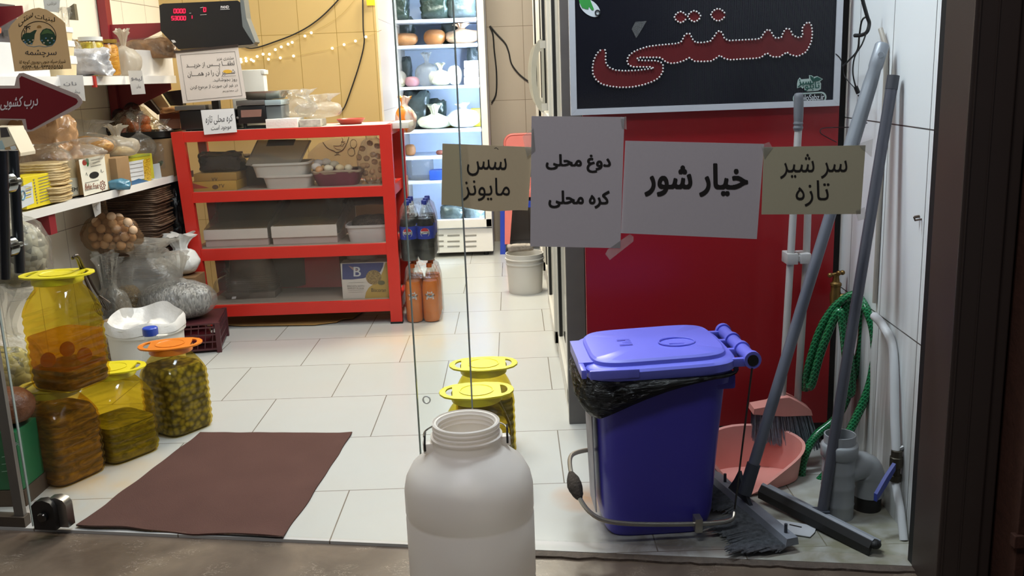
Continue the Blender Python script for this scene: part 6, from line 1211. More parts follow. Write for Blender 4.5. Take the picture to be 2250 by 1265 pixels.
p = on_shelf(178, ZU2, .10); m = mv(bag(.12, .12, .31, .42, 63, .16, .6), (p.x, p.y, ZU2)); solo('plastic_bag', m, cw_, 'tall clear tied bag behind the foam trays on the upper shelf', 'bag', ang=70)
bw = box_on('white_carton', 303, 398, 110, ZU2, .05, .22, M('white_wrapped_carton', 'd6d2cf', .4, var=.05), 'white wrapped box at the right end of the upper shelf')
a = on_shelf(340, 0, .12); m = mv(pouch(.36, .17, .10, 64, 3., 60, 20, .07), (a.x-.01, a.y+.02, ZU2+.10)); solo('brown_bread_bag', m, M('brown_bread', '8a6440', .7, var=.35, vs=26, bump=.9, bs=30), 'brown loaf in clear wrap on the white box of the upper shelf', 'bread', ang=60)
m = mv(pouch(.38, .19, .115, 65, 3., 60, 20, .05), (a.x-.01, a.y+.02, ZU2+.098)); solo('bread_wrap', m, cw_, 'clear wrap around the brown loaf on the upper shelf', 'wrapping', ang=70)
yh = 4.95; m = MB(); q = [gy(x, y, yh) for x, y in ((148, 18), (162, 8), (167, 44), (150, 43))]; m.prism(q, (0, .03, 0)); solo('hanging_packet', m, M('dark_herb_packet', '6a6250', .4, var=.3, vs=30, bump=.4), 'dark packet of herbs hanging on the left wall above the upper shelf', 'packet', smooth=False)
m = MB(); q = [gy(x, y, 4.9) for x, y in ((94, -6), (132, -6), (130, 28), (98, 24))]; m.prism(q, (0, .002, 0)); wn_ = solo('wall_note', m, M('pale_blue_note', 'b8bcc0', .6), 'pale handwritten note on the left wall above the arched sticker', 'note', smooth=False); ptext('ترشی', 104, 124, 4, 12, FP(4.898), gtx, wn_, .001)
# ================================================================== under the lower shelf
shm_ = layered('fruit_leather', [(.3, '3a261a'), (.5, '5a4230'), (.7, '6e543c')], 26, (1, 1, 5), .55)
box_at('black_crate', -2.335, -1.99, 5.17, 5.50, 0, .36, M('black_crate_plastic', '151312', .5, bump=.3, bs=25), 'black plastic crate under the pile of brown sheets', 'crate')
rnd = random.Random(12); first = None
for i in range(46):
    z0 = .362+i*.0108
    p = V((-2.155+rnd.uniform(-.010, .010)+.01*math.sin(i*.5), 5.33+rnd.uniform(-.008, .008), z0)); rz = rnd.uniform(-.05, .05)
    if first is None:
        m = MB(); m.rings([superring(.175*k_, .16*k_, zz, 5, 40) for k_, zz in ((.98, 0), (1., .003), (1., .006), (.98, .009))])
        for v in m.b.verts: v.co.z += .003*noise.noise(V((v.co.x*22, v.co.y*22, 1)))
        first = tag(build('brown_sheet', m, shm_, None), 'thin brown sheet in the tall pile under the lower shelf', 'fruit leather', 'brown sheets in the tall pile'); first.location = p
    else: c = first.copy(); COL.objects.link(c); c.location = p; c.rotation_euler = (0, 0, rz)
m = mv(pouch(.24, .24, .80, 71, 4, 36, 30, .05), (-2.07, 5.62, .02)); solo('black_sack', m, M('black_sack_plastic', '141213', .25, var=.2, bump=.7, bs=14), 'tall black plastic sack standing between the brown pile and the rack', 'sack', ang=60)
# bag of round balls hanging from the shelf
yb_ = 4.98; c_ = gy(248, 545, yb_); bm_ = M('tan_ball', 'cdac8c', .6, var=.15, vs=40); rnd = random.Random(4); first = None
pos = []
for row, (y, x0, x1, n) in enumerate(((548, 205, 292, 5), (531, 197, 300, 6), (514, 196, 300, 6), (499, 204, 290, 5), (488, 216, 274, 3))):
    for k_ in range(n):
        x = x0+(x1-x0)*(k_+.5)/n; pos.append(gy(x+rnd.uniform(-2, 2), y+rnd.uniform(-2, 2), yb_+(-.03 if (k_+row) % 2 else .015)))
for p in pos:
    if first is None: first = tag(build('dough_ball', MB().ball((0, 0, 0), .0245, 18, 12), bm_, None), 'round tan ball in the clear bag under the lower shelf', 'sweet', 'tan balls in the hanging bag'); first.location = p
    else: c = first.copy(); COL.objects.link(c); c.location = p
m = mv(bag(.30, .17, .36, .45, 72, .14, .25, (-.06, 0)), (c_.x+.012, yb_, c_.z-.03)); solo('plastic_bag', m, film('tan_tint_bag', 'ecdfcc', .14, .12, .14, 'c8a888', .5, 20), 'clear bag of round tan balls hanging under the lower shelf', 'bag', ang=70)
# ---- sacks of seeds on the floor
def sack(x0, x1, yt, yb, Y, cmat, fill, label, clabel, seed, neck=.3, mat=None, zb=0., wk=1., flare=.6, tie=.3, lean=(0, 0), d=None):
    c, w_, h = bb(x0, x1, yt, yb, Y); z0 = max(zb, 0.0); h = h+c.z-z0; d = d or w_*.75
    m = mv(bag(w_*wk, d, h, neck, seed, tie, flare, lean), (c.x, Y+d*.4, z0)); solo('seed_bag', m, mat or cw_, label, 'bag', 'bags of seeds on the floor', ang=70)
    if cmat: m = mv(heap(w_*.93, d*.9, h*fill, seed, rough=.02), (c.x, Y+d*.4, z0+.004)); solo('seeds', m, cmat, clabel, 'seeds', kind='stuff')
chick = speck('chickpea', ['9a7a5c', 'b09474', 'c4aa8a', '86684e'], 85, .6, .9); lent = speck('brown_lentil', ['5a4424', '70582e', '866c3c'], 150, .6, .8); corn = speck('yellow_corn', ['c8881c', 'd89c2c', 'b8741a'], 90, .5, .8); sun = speck('sunflower_seed', ['3a3a3c', '6c6c6e', '98989a', 'b4b4b4', '2a2a2c'], 90, .5, 1., stretch=(1.6, 1, .5))
sack(196, 290, 568, 740, 4.70, chick, .42, 'clear bag of chickpeas behind the stacked jars', 'brown chickpeas in the clear bag behind the stacked jars', 81)
sack(248, 318, 575, 715, 4.98, lent, .72, 'clear bag of brown lentils behind the chickpeas', 'brown lentils in the bag behind the chickpeas', 82)
sack(296, 362, 560, 690, 5.16, corn, .62, 'clear bag of yellow corn behind the sunflower seeds', 'yellow corn kernels in the clear bag on the floor', 83)
crz = .175
sack(296, 462, 566, 724, 4.93, sun, .56, 'large clear bag of grey sunflower seeds on the maroon crate', 'grey striped sunflower seeds in the large clear bag', 84, .42, mlk, crz-.01, 1., .5, .22, (-.02, 0), .28)
c_, w_, h = bb(362, 436, 553, 640, 5.24); m = mv(bag(w_, .14, h, .35, 85, .4, .9), (c_.x, 5.29, .36)); solo('white_bag', m, ww_, 'white plastic bag standing against the left post of the rack', 'bag', ang=70)
box_at('cardboard_box', c_.x-.10, c_.x+.10, 5.20, 5.37, 0, .358, M('brown_box_card', '7a5c3c', .8), 'brown cardboard box under the white plastic bag beside the rack', 'box')
c_ = gy(255, 640, 4.85); m = mv(bag(.34, .2, .30, .3, 86, .45, .9), (-2.02, 5.02, .30)); solo('plastic_bag', m, mlk, 'empty milky plastic bag slumped above the seed bags', 'bag', ang=70)
# maroon crate under the sunflower seeds
mar = M('maroon_plastic', '4c2026', .45, var=.08); cr_ = thing('lattice_crate', 'maroon lattice plastic crate under the sunflower seeds', 'crate', (-1.845, 5.05, 0), R_(10))
m = MB(); w2, d2, h2 = .19, .17, .165
for z in (.02, .06, .10, .14, .16):
    for s_ in (-1, 1): m.box(-w2, w2, s_*d2-.004, s_*d2+.004, z-.004, z+.004); m.box(s_*w2-.004, s_*w2+.004, -d2, d2, z-.004, z+.004)
for i in range(11):
    u = -1+2*i/10
    for s_ in (-1, 1): m.tube([(u*w2, s_*d2, .02), (max(-1, min(1, u+.1))*w2, s_*d2, .16)], .0032, 5); m.tube([(s_*w2, u*d2, .02), (s_*w2, max(-1, min(1, u+.1))*d2, .16)], .0032, 5)
for sx in (-1, 1):
    for sy in (-1, 1): m.box(sx*w2-.012, sx*w2+.012, sy*d2-.012, sy*d2+.012, 0, .165)
m.box(-w2, w2, -d2, d2, .012, .02); build('crate_body', m, mar, cr_, world=False, smooth=False)
m = MB(); m.box(-w2, w2, -d2, d2, .155, .163); build('crate_cover', m, mar, cr_, world=False, smooth=False)
m = mv(heap(.2, .18, .10, 3), (-1.80, 5.02, .022)); solo('red_packets', m, M('red_packet', '9a3040', .4, var=.3, vs=30), 'red packets inside the maroon crate', 'packet', kind='stuff')
# white tub with a plastic liner
tc2 = gy(318, 706, 4.62); wbk = thing('white_tub', 'large white round tub with a plastic liner behind the jars', 'tub', (tc2.x, 4.62, 0)); zr2 = tc2.z; r2 = .188
m = MB(); m.lathe([(0, 0), (r2*.88, 0), (r2*.9, .01), (r2*.97, zr2-.05), (r2*1.03, zr2-.045), (r2*1.03, zr2-.03), (r2*.985, zr2-.026), (r2*.99, zr2-.012), (r2*1.02, zr2-.01), (r2*1.02, zr2), (r2*.98, zr2), (r2*.93, .02), (0, .015)], 56); build('tub_body', m, tub, wbk, world=False)
m = MB(); m.rings([[V((math.cos(a)*r2*k_*(1+.02*math.sin(11*a)*j), math.sin(a)*r2*k_*(1+.02*math.sin(11*a)*j), zr2+z+.012*math.sin(5*a+1)*j+.03*max(0, math.sin(a))*j*(1 if j > .5 else 0))) for a in (2*math.pi*i/70 for i in range(70))] for k_, z, j in ((1.045, -.03, .4), (1.04, .004, 1), (.99, .02, 1), (.93, -.0, .8), (.8, -.04, .6), (.6, -.06, 1), (.3, -.045, 1), (.02, -.04, 0))], False); bl_ = build('tub_liner', m, M('white_liner', 'd4d2d0', .3, bump=.5, bs=22), wbk, world=False, ang=70)
# bottle with a blue cap, ladle and whisk hanging on the upper jar lid
bcp = gy(331, 734, 4.02); wbt = thing('water_bottle', 'bottle with a blue cap standing behind the orange lidded jar', 'bottle', (bcp.x, 4.02, 0)); m = MB(); m.lathe([(0, 0), (.05, 0), (.052, .02), (.052, bcp.z-.13), (.03, bcp.z-.03), (.026, bcp.z)], 24); build('bottle_body', m, film('bottle_clear', 'f0f2f2', .12, .06, .06), wbt, world=False); m = MB(); m.lathe([(.031, bcp.z-.004), (.033, bcp.z), (.033, bcp.z+.028), (.029, bcp.z+.032), (0, bcp.z+.033)], 24); build('cap', m, M('bright_blue_cap', '2c4cb8', .35), wbt, world=False)
ut = M('tool_steel', '5a5048', .35, .7)
for i, (L, lb) in enumerate((([(160, 565, 3.28), (172, 562, 3.30), (186, 590, 3.38), (203, 625, 3.42), (217, 648, 3.43)], 'right one of two steel whisks hooked on the upper jar lid'), ([(158, 568, 3.28), (168, 566, 3.30), (178, 590, 3.37), (196, 634, 3.42), (209, 662, 3.43)], 'left one of two steel whisks hooked on the upper jar lid'))):
    w_ = thing('steel_whisk', lb, 'whisk', gy(*L[-1]), 0, 'steel whisks'); build('handle', MB().tube(smooth_path([gy(*q) for q in L], 6), [.0055]*25, 8), ut, w_)
    m = MB(); a = gy(*L[-1])
    for k_ in (-2, -1, 0, 1, 2):
        tip = gy(L[-1][0]+20-i*4+k_*3.2, L[-1][1]+34-abs(k_)*2, 3.43); mid = a.lerp(tip, .55)+(rt*k_*.006)
        m.tube(smooth_path([a, mid, tip, a.lerp(tip, .6)+rt*(k_*.006+.006), a], 5), .0010, 5)
    build('wire_loops', m, ut, w_)
# ---- at the far left behind the fixed pane
dh = speck('dried_leaf_mix', ['7d7030', '9c8f44', 'b8a85c', '5e5a2a', 'a89a6a'], 42, .7, 1.); mush = speck('dried_slices', ['c0b8a0', '8a8474', 'a89f88', '4e4a42'], 36, .7, 1.)
c_, w_, h = bb(-70, 54, 590, 960, 3.32); m = mv(heap(.30, .28, .44, 91, rough=.05), (c_.x-.02, 3.46, .02)); solo('dried_leaves', m, dh, 'yellow green dried leaves in the tall bag at the far left', 'dried leaves', kind='stuff')
m = mv(bag(.34, .31, .66, .25, 92, .4, .6), (c_.x-.02, 3.46, .01)); solo('plastic_bag', m, cw_, 'tall clear bag of yellow green dried leaves at the far left', 'bag', ang=70)
m = mv(heap(.26, .2, .26, 93, rough=.05), (gy(18, 560, 3.55).x-.02, 3.62, .66)); solo('dried_slices', m, mush, 'pale grey dried slices in the bag behind the black door handle', 'dried food', kind='stuff')
m = mv(bag(.28, .22, .40, .3, 94, .3, .5), (gy(18, 560, 3.55).x-.02, 3.62, .655)); solo('plastic_bag', m, cw_, 'clear bag of pale grey dried slices behind the black door handle', 'bag', ang=70)
box_at('wooden_stool', -2.23, -1.93, 3.62, 3.84, 0, .652, M('stool_wood', '6a5038', .7), 'brown box stand under the bag of dried slices at the far left', 'stand') if False else None
pg = gy(15, 1010, 3.05); gb = thing('green_carton', 'green carton with white lettering at the lower far left', 'box', (pg.x-.06, 3.10, .0)); m = MB(); q0, q1_ = gy(-40, 1062, 3.05), gy(50, 1062, 3.05); zt3 = gy(20, 950, 3.05).z
m.box(q0.x, q1_.x, 3.05, 3.2, .06, zt3, .003); build('box_body', m, M('green_print_card', '1f6a40', .45, var=.08), gb, smooth=False)
m = MB(); m.box(q0.x, q1_.x+.004, 3.045, 3.22, 0, .058); build('wooden_base', m, M('dark_wood_base', '4a3a2a', .8), gb, smooth=False)
ptext('زیتون', 28, 46, 968, 980, FP(3.049), wh, gb, .001, -1, 0, .01)
for i in range(6): pring([(4+(i % 2)*18, 1004+i*8), (36, 1000+i*8)], 1., FP(3.049), .001, M('pale_green_print', '9ac0a4', .5), 'printed_line', gb)
pdisc(24, 955, 5, 10, FP(3.049), .001, M('pink_print', 'b8707c', .5), 'print', gb, 14)
m = mv(heap(.22, .16, .13, 96), (pg.x-.03, 3.13, zt3+.002)); solo('brown_packets', m, M('brown_packet', '7a4a2c', .5, var=.3, vs=16, bump=.5), 'brown dried fruit packets on the green carton at the far left', 'packet', ang=60)
# ================================================================== tall refrigerator at the rear
YF = 7.45; xf0, xf1 = gy(838, 300, YF).x, gy(1074, 300, YF).x
fw_m = M('fridge_white', 'dcd9d4', .35, var=.02); fr_ = thing('display_refrigerator', 'tall white glass door refrigerator lit from inside at the rear', 'refrigerator', ((xf0+xf1)/2, YF+.3, 0))
m = MB(); ZT, ZBt = 2.3, .245
m.box(xf0, xf0+.03, YF+.02, YF+.62, ZBt, ZT); m.box(xf1-.03, xf1, YF+.02, YF+.62, ZBt, ZT); m.box(xf0, xf1, YF+.58, YF+.62, ZBt, ZT); m.box(xf0, xf1, YF+.02, YF+.62, ZT-.04, ZT); m.box(xf0, xf1, YF+.02, YF+.62, ZBt-.03, ZBt+.01); build('cabinet', m, M('fridge_inside', 'd4e0f2', .5, var=.02), fr_, smooth=False)
m = MB(); m.box(xf0, xf1, YF+.0, YF+.6, .035, .225, .006)
build('base', m, fw_m, fr_, smooth=False)
m = MB()
for xx in (948, 983, 1020):
    for yy in (517, 530, 541): a, b = gy(xx, yy, YF), gy(xx+27, yy, YF); m.box(a.x, b.x, YF-.003, YF+.001, a.z-.008, a.z+.004, .001)
build('vent_slots', m, M('vent_grey', '8a8780', .5), fr_, smooth=False)
m = MB(); a = gy(843, 300, YF).x; d0 = .052
m.box(xf0, xf0+d0, YF-.025, YF+.018, .235, ZT, .006); m.box(xf1-d0, xf1, YF-.025, YF+.018, .235, ZT, .006); m.box(xf0, xf1, YF-.025, YF+.018, .235, .305, .006); m.box(xf0, xf1, YF-.025, YF+.018, ZT-.06, ZT, .006); build('door_frame', m, fw_m, fr_, smooth=False)
m = MB()
for x in (xf0+d0, xf1-d0-.006): m.box(x, x+.006, YF-.026, YF-.02, .30, ZT-.06)
build('door_gasket', m, M('gasket_grey', '3a4048', .5), fr_, smooth=False)
m = MB(); m.box(xf0+d0, xf1-d0, YF-.005, YF, .30, ZT-.06); build('door_glass', m, film('fridge_glass', 'fbfdff', .02, 0, 0), fr_, smooth=False)
m = MB(); a, b = gy(838, 222, YF-.05), gy(852, 266, YF-.05); m.box(a.x, b.x-.02, YF-.06, YF-.02, b.z, a.z, .012); build('door_handle', m, black, fr_)
m = MB()
for x in (xf0+.06, xf1-.06): m.tube([(x, YF+.06, 0), (x, YF+.06, .04)], .02, 12)
build('foot', m, black, fr_)
SH = [1.845, 1.655, 1.342, 1.006, .800, .607]; fsh = M('fridge_shelf', 'd6deea', .4, var=.02)
for z in SH: m = MB(); m.box(xf0+.035, xf1-.035, YF+.06, YF+.57, z-.022, z, .003); build('fridge_shelf', m, fsh, fr_, smooth=False)
ledm = glow('fridge_led', 'd4e4ff', 250.)
for x in (xf0+.034, xf1-.040): m = MB(); m.box(x, x+.008, YF+.02, YF+.045, .33, ZT-.06); build('led_strip', m, ledm, fr_, smooth=False)
def fi(name, x0, x1, yt, yb, zi, mat, label, cat, kind_='bag', seed=0, Y=None, grp='goods in the tall refrigerator', neck=.3, d=None, **k):
    Y = Y or YF+.20; c, w_, h = bb(x0, x1, yt, yb, Y); z = SH[zi] if zi < 6 else .257; h = gy((x0+x1)/2, yt, Y).z-z; d = d or min(.3, w_*.9)
    if kind_ == 'bag': m = mv(bag(w_, d, h, neck, seed, .16, .5), (c.x, Y+d*.3, z+.001))
    elif kind_ == 'pouch': m = mv(pouch(w_, d, h, seed), (c.x, Y+d*.3, z+.001))
    elif kind_ == 'heap': m = mv(heap(w_, d, h, seed, rough=.04), (c.x, Y+d*.3, z+.001))
    elif kind_ == 'cyl': m = mv(MB().lathe([(0, 0), (w_/2*.9, 0), (w_/2, .01), (w_/2, h*.9), (w_/2*1.03, h*.91), (w_/2*1.03, h), (0, h)], 28), (c.x, Y+w_/2, z+.001))
    else: m = MB(); m.box(c.x-w_/2, c.x+w_/2, Y, Y+d, z+.001, z+h, .006)
    return solo(name, m, mat, label, cat, grp, ang=60)
dg = M('dark_green_packet', '2c3a30', .3, var=.35, vs=20, bump=.7, bs=26); dgy = M('dark_grey_packet', '4a5450', .3, var=.3, vs=16, bump=.7, bs=26); ham = M('pink_ham', 'b08088', .4, var=.1); crm = M('cream_cheese_bag', 'e0e0c8', .4, var=.05, bump=.4, bs=24); wbg = M('bright_white_bag', 'e8eae8', .35, var=.03, bump=.4, bs=24); brd = M('bread_crust', 'b07a4a', .5, var=.15, vs=12, bump=.3)
fi('herb_packet', 850, 896, -20, 30, 0, dg, 'dark green packet at the left of the top visible refrigerator shelf', 'packet', 'pouch', 1); fi('herb_packet', 925, 985, -20, 30, 0, dg, 'dark green packet in the middle of the top visible refrigerator shelf', 'packet', 'pouch', 2); fi('herb_packet', 985, 1048, -16, 30, 0, dgy, 'grey green packet at the right of the top visible refrigerator shelf', 'packet', 'pouch', 3)
fi('dark_packet', 850, 908, 40, 96, 1, dgy, 'dark packet standing behind the bread loaf in the refrigerator', 'packet', 'pouch', 4, YF+.36); fi('dark_packet', 972, 1022, 42, 96, 1, dgy, 'dark packet standing behind the right bread bag in the refrigerator', 'packet', 'pouch', 5, YF+.36)
fi('bread_loaf', 859, 918, 72, 98, 1, brd, 'sliced brown loaf at the left of the bread shelf', 'bread', 'heap', 6); fi('bread_bun', 930, 979, 65, 97, 1, M('dark_bun', '9a6230', .45, var=.1), 'round brown bun in the middle of the bread shelf', 'bread', 'heap', 7); fi('bread_bag', 980, 1052, 52, 99, 1, M('pale_bread_bag', 'c8a888', .35, var=.15, bump=.5, bs=24), 'tied bag of pale bread at the right of the bread shelf', 'bag', 'bag', 8, neck=.25)
fi('white_bag', 852, 892, 138, 192, 2, MATS['cloudy_bag'], 'small tied white bag at the left of the cheese shelf', 'bag', seed=11); fi('cheese', 853, 891, 172, 192, 2, crm, 'pale cheese inside the small tied bag at the left of the cheese shelf', 'cheese', 'heap', 12); fi('ham', 889, 922, 168, 192, 2, ham, 'pink wrapped ham on the cheese shelf', 'ham', 'heap', 13); fi('grey_packet', 872, 905, 130, 190, 2, dgy, 'dark grey packet leaning behind the ham', 'packet', 'pouch', 14, YF+.35)
fi('milk_bag', 915, 962, 118, 192, 2, MATS['milky_bag'], 'tall milky tied bag in the middle of the cheese shelf', 'bag', seed=15); fi('milk_bag', 945, 992, 140, 192, 2, crm, 'cream coloured bag beside the tall milky bag', 'bag', seed=16); fi('white_bag', 984, 1016, 144, 192, 2, wbg, 'round white bag left of the white tubs in the refrigerator', 'bag', 'heap', 17)
for i, (y0, y1, lb) in enumerate(((176, 192, 'bottom'), (158, 176, 'middle'), (141, 158, 'top'))):
    Y = YF+.16; c, w_, h = bb(1020, 1057, y0, y1, Y); z0 = 1.343+i*.062; m = MB(); m.box(c.x-w_/2, c.x+w_/2, Y, Y+.12, z0, z0+.060, .01); solo('white_tub', m, wbg, lb+' white tub of the stack at the right of the cheese shelf', 'tub', 'goods in the tall refrigerator')
fi('herb_packet', 1028, 1056, 105, 140, 2, dgy, 'dark packet behind the white tubs in the refrigerator', 'packet', 'pouch', 18, YF+.38)
fi('herb_packet', 893, 945, 203, 283, 3, dgy, 'large dark packet at the left of the middle refrigerator shelf', 'packet', 'pouch', 21, YF+.3); fi('herb_packet', 936, 980, 222, 283, 3, dg, 'dark green packet in the middle of the middle refrigerator shelf', 'packet', 'pouch', 22, YF+.33)
fi('cheese_bag', 920, 990, 231, 286, 3, crm, 'low tied bag of pale yellow cheese in the refrigerator', 'bag', seed=23, neck=.42); fi('white_bag', 986, 1052, 228, 286, 3, wbg, 'bright white tied bag right of the yellow cheese bag', 'bag', seed=24, neck=.25)
yb2 = M('yellow_packet', 'd8c41e', .4, var=.06); fi('yellow_packet', 974, 1004, 256, 284, 3, yb2, 'yellow packet between the two tied bags', 'packet', 'box', 25, YF+.36); fi('yellow_packet', 1036, 1062, 238, 282, 3, yb2, 'yellow packet leaning at the right wall of the refrigerator', 'packet', 'box', 26, YF+.34)
fi('brown_packet', 888, 914, 318, 344, 4, brd, 'small brown packet at the left of the shelf under the cheese bags', 'packet', 'heap', 27); fi('brown_packet', 958, 976, 330, 344, 4, M('red_brown_packet', '8a4a34', .5), 'small reddish packet behind the beige note in the refrigerator', 'packet', 'heap', 28)
fi('glass_bowl', 893, 952, 350, 399, 5, MATS['milky_bag'], 'pale round container on the lowest refrigerator shelf', 'container', 'cyl', 29, YF+.12); fi('blue_box', 944, 985, 374, 400, 5, M('blue_tray', '2f5cc0', .4), 'bright blue tray on the lowest refrigerator shelf', 'tray', 'box', 30, YF+.10)
fi('herb_packet', 970, 1018, 455, 490, 6, dgy, 'left one of two grey packets at the bottom of the refrigerator', 'packet', 'pouch', 31, YF+.14); fi('herb_packet', 1022, 1068, 452, 488, 6, dgy, 'right one of two grey packets at the bottom of the refrigerator', 'packet', 'pouch', 32, YF+.14)
# orange and white bag hanging on the rack's rear post
c_, w_, h = bb(864, 912, 214, 292, 5.90); m = mv(bag(w_*.9, .09, h, .25, 33, .3, .6), (c_.x+.012, 5.915, c_.z)); ob_ = solo('orange_white_bag', m, layered('orange_white_film', [(.45, 'e08a28'), (.5, 'ddd8d0'), (.62, 'c85a20')], 6, (1, 1, .6), .3), 'orange and white plastic bag hanging on the right rear corner of the rack', 'bag', ang=60)
# ================================================================== plastic chairs at the rear
pkc = M('pink_chair_plastic', 'd4736a', .4, var=.05); blc = M('blue_chair_plastic', '2740a8', .35, var=.05)
def chair(name, x, y, z, mat, label, rz):
    t_ = thing(name, label, 'chair', (x, y, z), rz); Fb = Matrix.Translation((0, .20, .62)) @ Matrix.Rotation(R_(90-8), 4, 'X')
    m = MB(); plate(m, rrect(.40, .44, .07, 6), [ell(.075, .13, 24, (.04, -.02))], .012, Fb); m.tube([Fb @ V((a, b, 0)) for a, b in rrect(.40, .44, .07, 6)], .012, 8, True); build('backrest', m, mat, t_, world=False, ang=60)
    m = MB(); m.box(-.20, .20, -.22, .20, .41, .425, .006); m.box(-.20, .20, -.225, -.21, .37, .425, .004); build('seat', m, mat, t_, world=False)
    for sx in (-1, 1):
        for sy in (-1, 1):
            m = MB(); a, b = V((sx*.175, sy*.18, .41)), V((sx*.205, sy*.215, 0)); m.rings([[a+V((dx*.035, dy*.03, 0)) for dx, dy in ((-1, -1), (1, -1), (1, 1), (-1, 1))], [b+V((dx*.020, dy*.018, 0)) for dx, dy in ((-1, -1), (1, -1), (1, 1), (-1, 1))]]); build('leg', m, mat, t_, world=False, smooth=False)
    return t_
cx_ = gy(1118, 540, 7.66).x
chair('blue_chair', cx_+.155, 7.72, 0, blc, 'blue plastic chair under the pink one at the rear wall', 0)
chair('pink_chair', cx_+.195, 7.70, .085, pkc, 'pink plastic chair stacked on the blue one at the rear wall', 0)
# ================================================================== sliding door display fridges along the right
ivory = M('ivory_metal', 'd5cfc2', .35, var=.03); drkg = M('fridge_gap', '1a1714', .5); rf = thing('display_fridge_row', 'long ivory display fridge with sliding glass doors along the right', 'refrigerator', (.6, 5.4, 0))
FX, Y0_, Y1_ = .20, 3.69, 7.35
m = MB(); m.box(.262, 1.05, Y0_+.02, Y1_, 0, 2.5); build('fridge_body', m, M('fridge_core', '6e675e', .6), rf, smooth=False)
m = MB(); m.box(FX-.012, .262, Y0_-.035, Y0_-.0, 0, 2.5, .002); build('corner_post', m, M('grey_corner_post', '6c6a68', .45, .2), rf, smooth=False)
m = MB(); m.box(FX-.008, FX+.06, Y0_, Y1_, 0, .06, .003); build('plinth', m, ivory, rf, smooth=False)
nd = 4; dw = (Y1_-Y0_)/nd; dgl = M('dark_door_glass', '2a2622', .04, spec=.9)
for i in range(nd):
    ya, yb3 = Y0_+dw*i, Y0_+dw*(i+1); ox = -.014*(i % 2)
    m = MB()
    for z0, z1 in ((.065, .13), (1.10, 1.20), (2.35, 2.45)): m.box(FX+ox-.012, FX+ox+.02, ya+.02, yb3-.02, z0, z1, .003)
    for yy in (ya+.02, yb3-.07): m.box(FX+ox-.012, FX+ox+.02, yy, yy+.05, .065, 2.45, .003)
    dr_ = build('fridge_door', m, ivory, rf, smooth=False)
    m = MB(); m.box(FX+ox+.002, FX+ox+.008, ya+.06, yb3-.06, .12, 1.11); m.box(FX+ox+.002, FX+ox+.008, ya+.06, yb3-.06, 1.19, 2.36); build('door_glass', m, dgl, dr_, smooth=False)
    m = MB()
    for yy in (ya+.066, yb3-.082): m.box(FX+ox-.006, FX+ox+.004, yy, yy+.016, .12, 2.36)
    build('door_gasket', m, drkg, dr_, smooth=False)
for px_, pyt, pyb, Yh in ((1200, 85, 247, 5.28), (1188, 95, 232, 6.25)):
    zt4, zb4 = gy(px_, pyt, Yh).z, gy(px_, pyb, Yh).z; hh = (zt4-zb4)/2; zc = (zt4+zb4)/2
    m = MB(); Fh = Matrix.Translation((FX-.03, Yh, zc)) @ Matrix.Rotation(R_(90), 4, 'X') @ Matrix.Rotation(R_(180), 4, 'Y')
    arc = lambda d, h, n=18: [(d*math.cos(t_)**1.0, h*math.sin(t_)) for t_ in (math.pi*(-.5+i/n) for i in range(n+1))]
    plate(m, arc(.062, hh)+[(-.01, hh*.9), (-.01, -hh*.9)], [arc(.034, hh*.72)[1:-1]+[(.004, hh*.66), (.004, -hh*.66)]], .022, Fh); build('door_handle', m, M('ivory_handle', 'c2bba8', .35), rf, ang=40)
    m = MB()
    for s_ in (-.85, .85): m.box(FX-.04, FX+.002, Yh-.012, Yh+.012, zc+s_*hh-.02, zc+s_*hh+.02)
    build('handle_mount', m, ivory, rf, smooth=False)
# white bucket
bc_ = gz(1163, 646, 0); wb2 = thing('white_bucket', 'white plastic bucket on the floor near the rear fridge doors', 'bucket', (.045, 6.12, 0))
hb_ = gy(1150, 556, 6.1).z; m = MB(); R2 = .125; m.lathe([(0, 0), (R2*.86, 0), (R2*.88, .01), (R2*.96, hb_*.72), (R2*1.01, hb_*.73), (R2*1.01, hb_*.76), (R2*.97, hb_*.77), (R2*.98, hb_*.84), (R2*1.03, hb_*.85), (R2*1.03, hb_*.88), (R2*.985, hb_*.89), (R2, hb_), (R2*.96, hb_), (R2*.85, .02), (0, .015)], 44); build('bucket_body', m, tub, wb2, world=False)
m = mv(pouch(.16, .05, .05, 44), (.02, 6.16, hb_+.0)); solo('dirty_cloth', m, M('grey_cloth', 'a59b90', .8, var=.25, vs=30, bump=.5), 'crumpled grey cloth on the rim of the white bucket', 'cloth', ang=60)
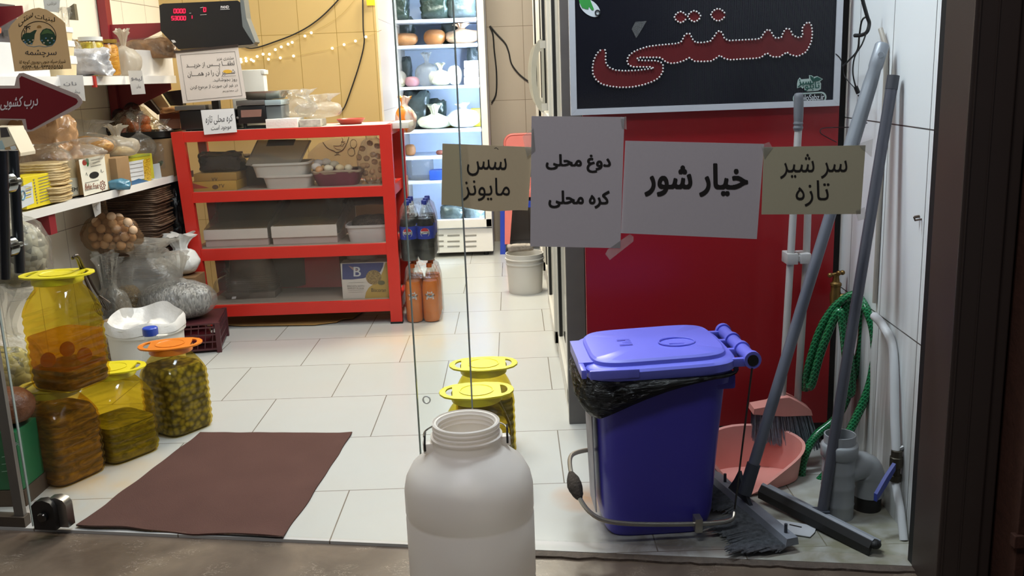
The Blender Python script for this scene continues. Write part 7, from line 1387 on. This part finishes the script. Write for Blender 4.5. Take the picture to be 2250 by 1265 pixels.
# ---- wires on the rear and back walls
cable('wall_cable', [gy(x, y, 6.405) for x, y in ((530, 100), (548, 106), (570, 103), (600, 93), (640, 78), (675, 60), (705, 38), (730, 14), (750, -8))], .0045, 'black cable sagging from the scale up across the yellow wall')
cable('wall_cable', [gy(x, y, 6.405) for x, y in ((797, -6), (798, 60), (800, 95), (790, 140), (772, 195), (757, 235), (744, 250))], .0045, 'black cable hanging down the right part of the yellow wall')
cable('rear_wire', [gy(x, y, 8.105) for x, y in ((1076, 57), (1083, 75), (1086, 110), (1091, 160), (1090, 205), (1080, 226))], .006, 'black wire hanging straight down the rear wall by the refrigerator')
cable('rear_wire', [gy(x, y, 8.105) for x, y in ((1077, 57), (1092, 75), (1110, 95), (1118, 115), (1124, 140), (1140, 162), (1160, 178))], .006, 'black wire curving right across the rear wall to the display fridge')
# street lights reflected in the glass, built as glowing beads on an added wire
fl_ = thing('reflected_lights', 'warm glowing beads on the yellow wall standing for street lights reflected in glass', 'reflection', gy(650, 110, 6.39)); beadp = [(529, 130), (530, 136), (540, 128), (541, 134), (552, 131), (557, 134), (565, 124), (578, 119), (592, 119), (590, 130), (605, 109), (618, 103), (616, 127), (633, 97), (642, 93), (645, 123), (670, 79), (684, 72), (730, 106), (756, 98), (781, 90), (804, 81)]
m = MB(); m.ball((0, 0, 0), .0088, 10, 8); f0 = build('bulb', m, glow('warm_reflection', 'fff0c0', 2.6), fl_, world=False); inv_ = WM[fl_.name].inverted()  # glowing bead standing for a reflected street light
for i, (x, y) in enumerate(beadp):
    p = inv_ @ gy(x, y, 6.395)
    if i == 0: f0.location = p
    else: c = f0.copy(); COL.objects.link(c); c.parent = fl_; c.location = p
m = MB(); m.tube(smooth_path([gy(x, y, 6.408) for x, y in ((529, 130), (552, 131), (578, 120), (605, 109), (642, 93), (684, 72), (740, 40), (775, 5), (790, -20))], 4), .0012, 5); m.tube(smooth_path([gy(x, y, 6.408) for x, y in ((540, 134), (590, 131), (645, 123), (690, 114), (730, 106), (781, 90), (804, 81), (838, 66))], 4), .0012, 5); build('added_wire', m, M('added_gold_wire', 'b09a58', .5), fl_)
m = pquad(FP(6.405), [(804, -10), (822, -10), (824, 12), (806, 12)], .002); tag(build('yellow_paper', m, M('bright_yellow_paper', 'e8c818', .5), None, smooth=False), 'small bright yellow paper at the upper right of the yellow wall', 'note')
